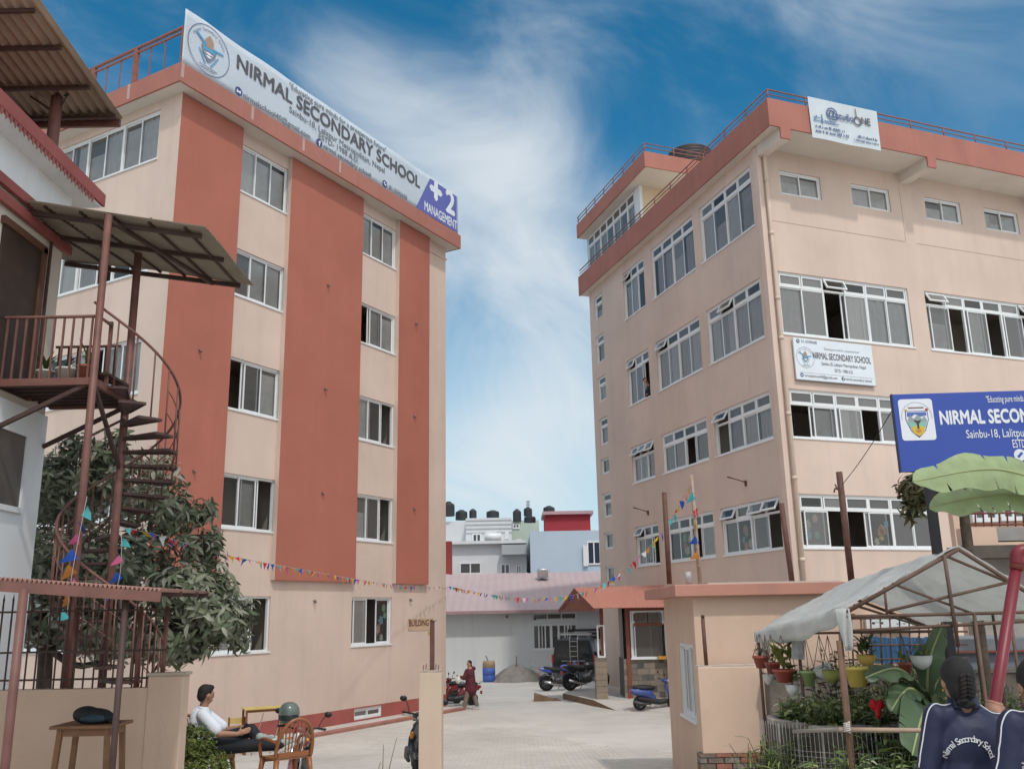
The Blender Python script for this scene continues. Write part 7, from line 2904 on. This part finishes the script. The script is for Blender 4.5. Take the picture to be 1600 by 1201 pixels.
for w_, d_ in ((wrN, (MP(385, 1141, -.16) - wrN).normalized()), (wrF, (MP(392, 1140, .04) - wrF).normalized())):
    sd_ = d_.cross(Y3).normalized()
    mb.ell(w_ + d_ * .045, (.042, .022, .036))
    for i, (ln, off) in enumerate(((.07, .028), (.08, .010), (.076, -.008), (.06, -.026))):
        r0 = w_ + d_ * .08 + sd_ * off
        limb(mb, [r0, r0 + d_ * ln * .55 + Y3 * .012, r0 + d_ * ln * .85 + Y3 * .035], [.0095, .009, .008], 8)
    r0 = w_ + d_ * .03 + sd_ * .03
    limb(mb, [r0, r0 + sd_ * .028 + d_ * .028, r0 + sd_ * .034 + d_ * .058], [.011, .010, .008], 8)
finish(remesh(mb, .009, 3, .4), SKIN, man, 'body')
face_parts(man, hd, HR)
mb = MB()
mb.ell(hd + HR @ Vector((0, .018, .030)), (.082, .094, .092), HR.to_4x4())
mb.ell(hd + HR @ Vector((0, .055, -.015)), (.072, .055, .075), HR.to_4x4())
mb.ell(hd + HR @ Vector((0, -.035, .080)), (.068, .060, .036), HR.to_4x4())
finish(remesh(mb, .011, 2), HAIR, man, 'hair')
mb = MB()
mb.ell(spn.lerp(chs, .55), (.122, .185, .19))
mb.ell(spn, (.135, .185, .20))
mb.ell(pel + Vector((-.02, 0, .07)), (.15, .175, .15))
limb(mb, [nck - Z3 * .06, chs], [.075, .13])
for s_, e_ in ((shn, elN), (shf, elF)):
    limb(mb, [s_ - Z3 * .01, s_.lerp(e_, .45), s_.lerp(e_, .80)], [.070, .072, .078])
finish(remesh(mb, .013, 6), mat('shirt_white', (.68, .71, .76), .8, .06, 5, bump=.5, bscale=9), man, 'shirt')
mb = MB()
mb.tube([nck + Vector((.055 * math.cos(a), .065 * math.sin(a), -.03 - .02 * math.cos(a))) for a in [i * .5236 for i in range(13)]], .014, 6)
mb.build('collar', MATS['shirt_white'], man)
TRB = mat('trousers_black', (.016, .017, .021), .8, .25, 6, bump=.4, bscale=14)
mb = MB()
mb.ell(pel + Vector((.02, 0, -.02)), (.15, .18, .105))
limb(mb, [hpN, hpN.lerp(knN, .5), knN, anN], [.108, .094, .078, .058])
limb(mb, [hpF, hpF.lerp(knF, .5), knF, knF.lerp(anF, .8)], [.108, .096, .08, .062])
finish(remesh(mb, .013, 5), TRB, man, 'trousers')
SHOEW = mat('shoe_white', (.62, .63, .60), .6, .1, 8)
SHOEG = mat('shoe_grey', (.30, .34, .33), .7, .15, 10)


def shoe(parent, heel, toe, up, m1=None):
    d = (toe - heel).normalized()
    T = Matrix.Identity(4)
    s = up.cross(d).normalized()
    for i in range(3):
        T[i][0], T[i][1], T[i][2], T[i][3] = d[i], s[i], up[i], heel[i]
    L = (toe - heel).length
    mb = MB(T)
    mb.prism([(-.02, -.03), (-.03, 0), (-.02, .025), (L * .5, .018), (L * .95, .012), (L * 1.04, -.005), (L, -.03)], -.045, .045)
    o = mb.build('sole', m1 or SHOEW, parent, bevel=.012)
    mb = MB(T)
    mb.ell((L * .28, 0, .045), (L * .32, .042, .05))
    mb.ell((L * .68, 0, .03), (L * .34, .042, .036))
    mb.ell((.02, 0, .06), (.05, .042, .055))
    me = remesh(mb, .012, 3)
    finish(me, SHOEG, parent, 'shoe')


shoe(man, MP(404, 1160, -.05), MP(430, 1154, -.05), (MP(404, 1140, -.05) - MP(406, 1160, -.05)).normalized())
shoe(man, MP(440, 1170, -.08), MP(462, 1160, -.06), (MP(440, 1150, -.08) - MP(442, 1170, -.08)).normalized())
ph = MP(383, 1138, -.10)
pn = thing('phone', 'small black phone in the hand of the seated man', 'phone', ph)
MB(Matrix.Translation(ph) @ Matrix.Rotation(rad(35), 4, 'Y')).box(-.035, .035, -.004, .004, -.065, .065).build('case', BLACKP, pn, bevel=.004)
MB(Matrix.Translation(ph) @ Matrix.Rotation(rad(35), 4, 'Y')).box(-.031, .031, .0042, .005, -.058, .058).build('screen', mat('screen_dark', (.02, .02, .025), .1), pn)

# --- walking woman in the yard
wp = at(735, 1107, 31.4)
wp.z = 0.0
wm = thing('person', 'woman in a long maroon hooded coat walking in the yard past the red scooters', 'person', wp)


def WP(x, y, z):
    return wp + Vector((x, y, z))


hd2 = WP(-.03, -.02, 1.42)
HR2 = yaw(-38, 3)
mb = MB()
head_solids(mb, hd2, HR2, .95)
limb(mb, [WP(0, 0, 1.25), hd2 - Z3 * .05], [.05, .046])
limb(mb, [WP(0, 0, .82), WP(0, 0, 1.05), WP(0, 0, 1.22)], [.12, .11, .12])
for (sx, sh_, el, wr) in ((-1, WP(-.10, -.13, 1.20), WP(-.19, -.16, .98), WP(-.33, -.14, 1.03)), (1, WP(.06, .15, 1.20), WP(.02, .20, .95), WP(-.18, .16, .98))):
    limb(mb, [sh_, el, wr], [.045, .038, .027])
    d_ = (wr - el).normalized()
    mb.ell(wr + d_ * .05, (.036, .022, .034))
    for i in range(4):
        r0 = wr + d_ * .08 + Vector((0, 0, .022 - .015 * i))
        limb(mb, [r0, r0 + d_ * .035, r0 + d_ * .055 - Z3 * .01], [.009, .0085, .007], 6)
    limb(mb, [wr + d_ * .03 + Z3 * .02, wr + d_ * .06 + Z3 * .045], [.010, .008], 6)
for (k_, an, toe) in ((WP(-.10, -.06, .45), WP(-.19, -.06, .09), 0), (WP(.10, .07, .45), WP(.22, .07, .10), 0)):
    limb(mb, [WP(0, k_.y - wp.y, .80), k_, an], [.085, .058, .04])
finish(remesh(mb, .012, 3, .4), SKIN, wm, 'body')
face_parts(wm, hd2, HR2, .95)
mb = MB()
mb.ell(hd2 + HR2 @ Vector((0, .02, .025)), (.080, .092, .094), HR2.to_4x4())
mb.ell(hd2 + HR2 @ Vector((0, .07, -.05)), (.055, .05, .08), HR2.to_4x4())
finish(remesh(mb, .014, 2), HAIR, wm, 'hair')
MAR = mat('coat_maroon', (.095, .020, .028), .8, .15, 5, bump=.4, bscale=12)
mb = MB()
mb.ell(WP(0, 0, 1.10), (.155, .20, .20))
limb(mb, [WP(0, 0, 1.12), WP(.01, 0, .85), WP(.02, 0, .60)], [.155, .175, .20])
for (sh_, el, wr) in ((WP(-.10, -.13, 1.20), WP(-.19, -.16, .98), WP(-.30, -.145, 1.02)), (WP(.06, .15, 1.20), WP(.02, .20, .95), WP(-.15, .165, .975))):
    limb(mb, [sh_, el, wr], [.078, .068, .052])
mb.ell(WP(.09, .03, 1.27), (.10, .12, .075))
finish(remesh(mb, .016, 6), MAR, wm, 'coat')
mb = MB()
for s, (k_, an) in enumerate(((WP(-.10, -.07, .45), WP(-.19, -.07, .12)), (WP(.11, .07, .45), WP(.21, .07, .13)))):
    limb(mb, [WP(0, k_.y - wp.y, .72), k_, an], [.10, .085, .07])
finish(remesh(mb, .014, 4), mat('trousers_khaki', (.20, .155, .125), .85, .12, 6), wm, 'trousers')
for an in (WP(-.16, -.07, .035), WP(.26, .07, .035)):
    shoe(wm, an, an + Vector((-.20, -.05, 0)), Z3, mat('sole_pink', (.55, .42, .40), .7))
pb = WP(-.38, -.15, .92)
pbt = thing('plastic_bag', 'small white plastic bag in the hands of the woman in the maroon coat', 'bag', pb)
mb = MB()
mb.ell(pb, (.10, .08, .11))
mb.ell(pb + Vector((.03, 0, .09)), (.05, .04, .07))
finish(remesh(mb, .018, 2), mat('plastic_white', (.70, .70, .68), .5, .05, 8, trans=.2, bump=.6, bscale=18), pbt, 'bag_body')


# --- student(s) in navy jackets, seen from behind
def student(label, Y, cx, hair_top, lean, arm_target=None, word=True, yawd=0.0):
    """cx: photo column of the body, hair_top: photo row of the top of the head"""
    top = at(cx - 8, hair_top, Y)
    base = Vector((top.x + .03, Y, gz(Y)))
    t = thing('person', label, 'person', base)
    hc = top + Vector((0, 0, -.118))
    R = yaw(180 + yawd, -6)

    def B(x, y, z):
        return Vector((top.x + .035, Y, top.z)) + Vector((x, y, z))
    sl, sr = B(-.165, .0, -.295), B(.145, .01, -.345)
    if arm_target is None:
        arm_r = [sr, B(.22, .02, -.55), B(.20, .10, -.78)]
    else:
        arm_r = [sr, B(.225, .16, -.52), arm_target]
    arm_l = [sl, B(-.225, .02, -.54), B(-.20, .12, -.76)]
    hips = B(.0, .0, -.72)
    feet = [(Vector((base.x + s * .09, Y, base.z + .06))) for s in (-1, 1)]
    mb = MB()
    head_solids(mb, hc, R, .96)
    limb(mb, [B(-.02, .0, -.25), hc - Z3 * .05], [.052, .05])
    mb.ell(B(0, .01, -.42), (.15, .078, .15))
    mb.ell(B(0, .01, -.60), (.14, .078, .17))
    mb.ell(hips, (.14, .08, .12))
    for arm in (arm_l, arm_r):
        limb(mb, arm, [.05, .042, .028])
    for f in feet:
        limb(mb, [Vector((f.x, Y, hips.z)), Vector((f.x, Y - .01, (hips.z + f.z) / 2)), f], [.09, .06, .045])
    for arm in (arm_l, arm_r):
        w_ = arm[2]
        d_ = (arm[2] - arm[1]).normalized()
        if arm_target is not None and arm is arm_r:
            # fingers closed round the red pole
            ax = pole_dir
            side = Vector((1, 0, 0)) - ax * ax.x
            side.normalize()
            fwd = ax.cross(side)
            pc_ = pole_pt
            mb.ell(w_.lerp(pc_, .55) , (.040, .026, .045))
            for i in range(4):
                b0 = pc_ + ax * (.036 - .023 * i)
                ring_ = [b0 + (side * math.cos(a) + fwd * math.sin(a)) * .042 for a in (rad(-60), rad(-110), rad(-160), rad(-205), rad(-245))]
                limb(mb, ring_, [.0095, .0092, .009, .0085, .0075], 8)
            b0 = pc_ + ax * .02
            limb(mb, [b0 + (side * math.cos(a) + fwd * math.sin(a)) * .044 for a in (rad(-40), rad(5), rad(45))], [.013, .011, .010], 8)
        else:
            mb.ell(w_ + d_ * .045, (.024, .038, .04))
            for i in range(4):
                r0 = w_ + d_ * .08 + Y3 * (.025 - .017 * i)
                limb(mb, [r0, r0 + d_ * .04, r0 + d_ * .06 + X3 * .012], [.0095, .009, .0075], 8)
            limb(mb, [w_ + d_ * .03 + Y3 * .03, w_ + d_ * .065 + Y3 * .05], [.011, .009], 8)
    finish(remesh(mb, .0065, 3, .4), SKIN, t, 'body')
    # hair drawn back into a plaited knot
    mb = MB()
    mb.ell(hc + R @ Vector((0, .014, .022)), (.084, .094, .100), R.to_4x4())
    mb.ell(hc + R @ Vector((0, .05, -.03)), (.074, .056, .082), R.to_4x4())
    finish(remesh(mb, .008, 3), HAIR, t, 'hair')
    r = random.Random(3)
    for i in range(6):
        for s in (-1, 1):
            q = hc + R @ Vector((s * .016, .098 + .006 * math.sin(i * .6), .035 - .019 * i))
            MB().ell(q, (.021, .014, .0135), (R @ Matrix.Rotation(rad(s * 34), 3, 'Y')).to_4x4(), 10, 7).build('plait_strand', HAIR, t)
    mb = MB()
    for i in range(7):
        a = i * .9
        mb.ell(hc + R @ Vector((.026 * math.cos(a), .078 + .010 * math.sin(a * 2), -.098 + .016 * math.sin(a))), (.026, .022, .017), None, 10, 7)
    finish(remesh(mb, .006, 1), HAIR, t, 'plait_knot')
    for i in range(14):
        a = rad(200 + 140 * i / 13)
        q0 = hc + R @ Vector((.07 * math.cos(a), .045, -.085 + .01 * math.sin(i)))
        MB().tube([q0, q0 + R @ Vector((.004 * math.sin(i * 3), .012, -.02)), q0 + R @ Vector((.010 * math.sin(i * 2), .010, -.045))], .0012, 4).build('stray_hair', HAIR, t)
    for s in (-1, 1):
        MB().ell(hc + R @ Vector((s * .078, .008, -.05)), .006, None, 8, 6).build('earring', mat('earring_gold', (.6, .4, .1), .3, metal=1), t)
    # jacket
    mb = MB()
    mb.ell(B(-.005, .0, -.42), (.172, .11, .155))
    mb.ell(B(0, .01, -.60), (.175, .115, .20))
    mb.ell(B(0, .01, -.76), (.180, .12, .12))
    limb(mb, [B(-.06, 0, -.265), sl + Vector((.03, 0, -.01))], [.05, .062])
    limb(mb, [B(.02, 0, -.265), sr + Vector((-.03, 0, -.01))], [.05, .062])
    limb(mb, arm_l, [.066, .060, .050])
    limb(mb, [arm_r[0], arm_r[1], arm_r[1].lerp(arm_r[2], .80)], [.066, .060, .046])
    me = remesh(mb, .011, 6)
    # folds
    for v in me.vertices:
        n_ = v.normal
        f = mnoise.noise(Vector((v.co.x * 9, v.co.y * 9, v.co.z * 5))) * .007 + mnoise.noise(Vector((v.co.x * 22 + v.co.z * 14, v.co.y * 20, v.co.z * 9))) * .003
        v.co += n_ * f
    bvh = BVHTree.FromPolygons([v.co.copy() for v in me.vertices], [tuple(p.vertices) for p in me.polygons])
    finish(me, NAVYJ, t, 'jacket')
    # collar
    mb = MB()
    mb.smooth = True
    nk = B(-.02, 0, -.235)
    mb.grid(lambda u, v: nk + Vector(((.066 + .012 * v) * math.cos(u * 6.283), (.062 + .012 * v) * math.sin(u * 6.283), .028 - .045 * v)), 28, 3)
    mb.build('collar', NAVYJ, t, solid=.006)
    # white piping from collar over the shoulder and down the sleeve

    def snap(p, off=.002):
        loc, n_, i, d = bvh.find_nearest(p)
        return loc + n_ * off
    for s, arm in ((-1, arm_l), (1, arm_r)):
        p0 = B(s * .065 - .01, -.03, -.225)
        pts = [p0, arm[0] + Vector((-s * .03, -.03, .075)), arm[0] + Vector((s * .03, -.03, .06)), arm[0].lerp(arm[1], .4) + Vector((s * .08, -.03, .02)), arm[1] + Vector((s * .08, -.02, 0))]
        cur = [snap(p) for p in hermite(pts, 7)]
        MB().tube(cur, .0035, 6).build('piping', WPIPE, t)
    if word:
        w = 'Nirmal Secondary School'
        inv = PM[t.name].inverted()
        for ch in w:
            if ch != ' ' and ('jk', ch) not in WM:
                WM[('jk', ch)] = text_mesh(ch, .044, WPIPE, .0006)

        def adv(ch):
            if ch == ' ':
                return .016
            xs_ = [v.co.x for v in WM[('jk', ch)].vertices]
            return max(xs_) - min(xs_) + .006
        total = sum(adv(c) for c in w)
        pos = 0.0
        for i, ch in enumerate(w):
            mid_ = (pos + adv(ch) / 2) / total
            pos += adv(ch)
            if ch == ' ':
                continue
            a = rad(172 - 164 * mid_)
            px_ = B(-.055 + .105 * math.cos(a), -.3, -.50 + .105 * math.sin(a))
            hit = bvh.ray_cast(px_, Y3)
            if hit[0] is None:
                continue
            loc, n_ = hit[0], hit[1]
            yv = -n_
            zv = Z3 - n_ * n_.z
            zv.normalize()
            xv = yv.cross(zv)
            M = Matrix.Identity(4)
            for j in range(3):
                M[j][0], M[j][1], M[j][2], M[j][3] = xv[j], yv[j], zv[j], loc[j] + n_[j] * .0025
            put('letter', WM[('jk', ch)], t, inv @ M @ Matrix.Rotation(-(a - math.pi / 2) * .85, 4, 'Y'))
    # trousers and shoes
    mb = MB()
    mb.ell(hips, (.16, .12, .13))
    for f in feet:
        limb(mb, [Vector((f.x, Y, hips.z)), Vector((f.x, Y - .01, (hips.z + f.z) / 2)), f + Z3 * .04], [.10, .075, .06])
    finish(remesh(mb, .014, 5), NAVYJ, t, 'trousers')
    for f in feet:
        shoe(t, f + Vector((0, -.07, -.02)), f + Vector((0, .16, -.02)), Z3, BLACKP)
    return t


# leaning red pole with a cross piece
po0, po1 = at(1538, 1201, 5.45), at(1591, 868, 5.45)
pole_dir = (po1 - po0).normalized()
pole_pt = po0.lerp(po1, .27)
REDPOLE = mat('pole_red_enamel', (.18, .013, .024), .4, .12, 4, spec=.45, dirt=.15)
rpo = thing('red_pole', 'thick red painted pipe post leaning beside the student', 'pole', Vector((po0.x, 5.45, gz(5.4))))
foot = po0 - pole_dir * ((po0.z - gz(5.4)) / pole_dir.z)
MB().tube([foot, po1], .032, 18).build('shaft', REDPOLE, rpo)
MB().tube(hermite([po1 - pole_dir * .05, po1 + pole_dir * .02, po1 + Vector((.10, 0, .03)), po1 + Vector((.5, 0, .04))], 5), .040, 16).build('cross_pipe', REDPOLE, rpo)
MB().tube([po1 - pole_dir * .08, po1 + pole_dir * .0], .038, 16).build('collar', mat('pole_rust', (.20, .05, .04), .7, .3, 10), rpo)
student('student in a navy school jacket with plaited black hair holding the red pole', 5.0, 1498, 1024, 0, arm_target=pole_pt + Vector((-.012, -.068, -.02)))
student('second student in a navy jacket cut off by the right edge', 4.55, 1619, 1026, 0, word=True)

# --- person leaning out of an upper side window
wl = FRL @ Vector((-8.32, -.02, 10.62))
wn_ = thing('person', 'dark haired person leaning out of an upper side window of the right hand building', 'person', wl)


def NP(x, y, z):
    return wl + FRL.to_3x3() @ Vector((x, y, z))


hd3 = NP(0, -.02, .66)
mb = MB()
head_solids(mb, hd3, yaw(20), .95)
limb(mb, [NP(0, .12, .44), hd3], [.05, .05])
limb(mb, [NP(0, .34, -.2), NP(0, .32, .1), NP(0, .16, .36)], [.13, .12, .12])
limb(mb, [NP(-.14, .13, .36), NP(-.19, .10, .14), NP(-.06, -.03, .10)], [.045, .04, .03])
limb(mb, [NP(.14, .13, .36), NP(.19, .10, .14), NP(.08, -.03, .10)], [.045, .04, .03])
finish(remesh(mb, .013, 3), SKIN, wn_, 'body')
mb = MB()
mb.ell(hd3 + Vector((0, .02, .03)), (.085, .09, .09))
finish(remesh(mb, .014, 2), HAIR, wn_, 'hair')
mb = MB()
limb(mb, [NP(0, .34, -.2), NP(0, .32, .1), NP(0, .16, .34)], [.15, .14, .14])
limb(mb, [NP(-.14, .13, .36), NP(-.19, .10, .14), NP(-.12, .02, .12)], [.07, .06, .05])
limb(mb, [NP(.14, .13, .36), NP(.19, .10, .14), NP(.13, .02, .12)], [.07, .06, .05])
finish(remesh(mb, .016, 4), mat('top_dark', (.02, .02, .022), .8), wn_, 'shirt')

bpy.data.scenes.remove(TMPS)
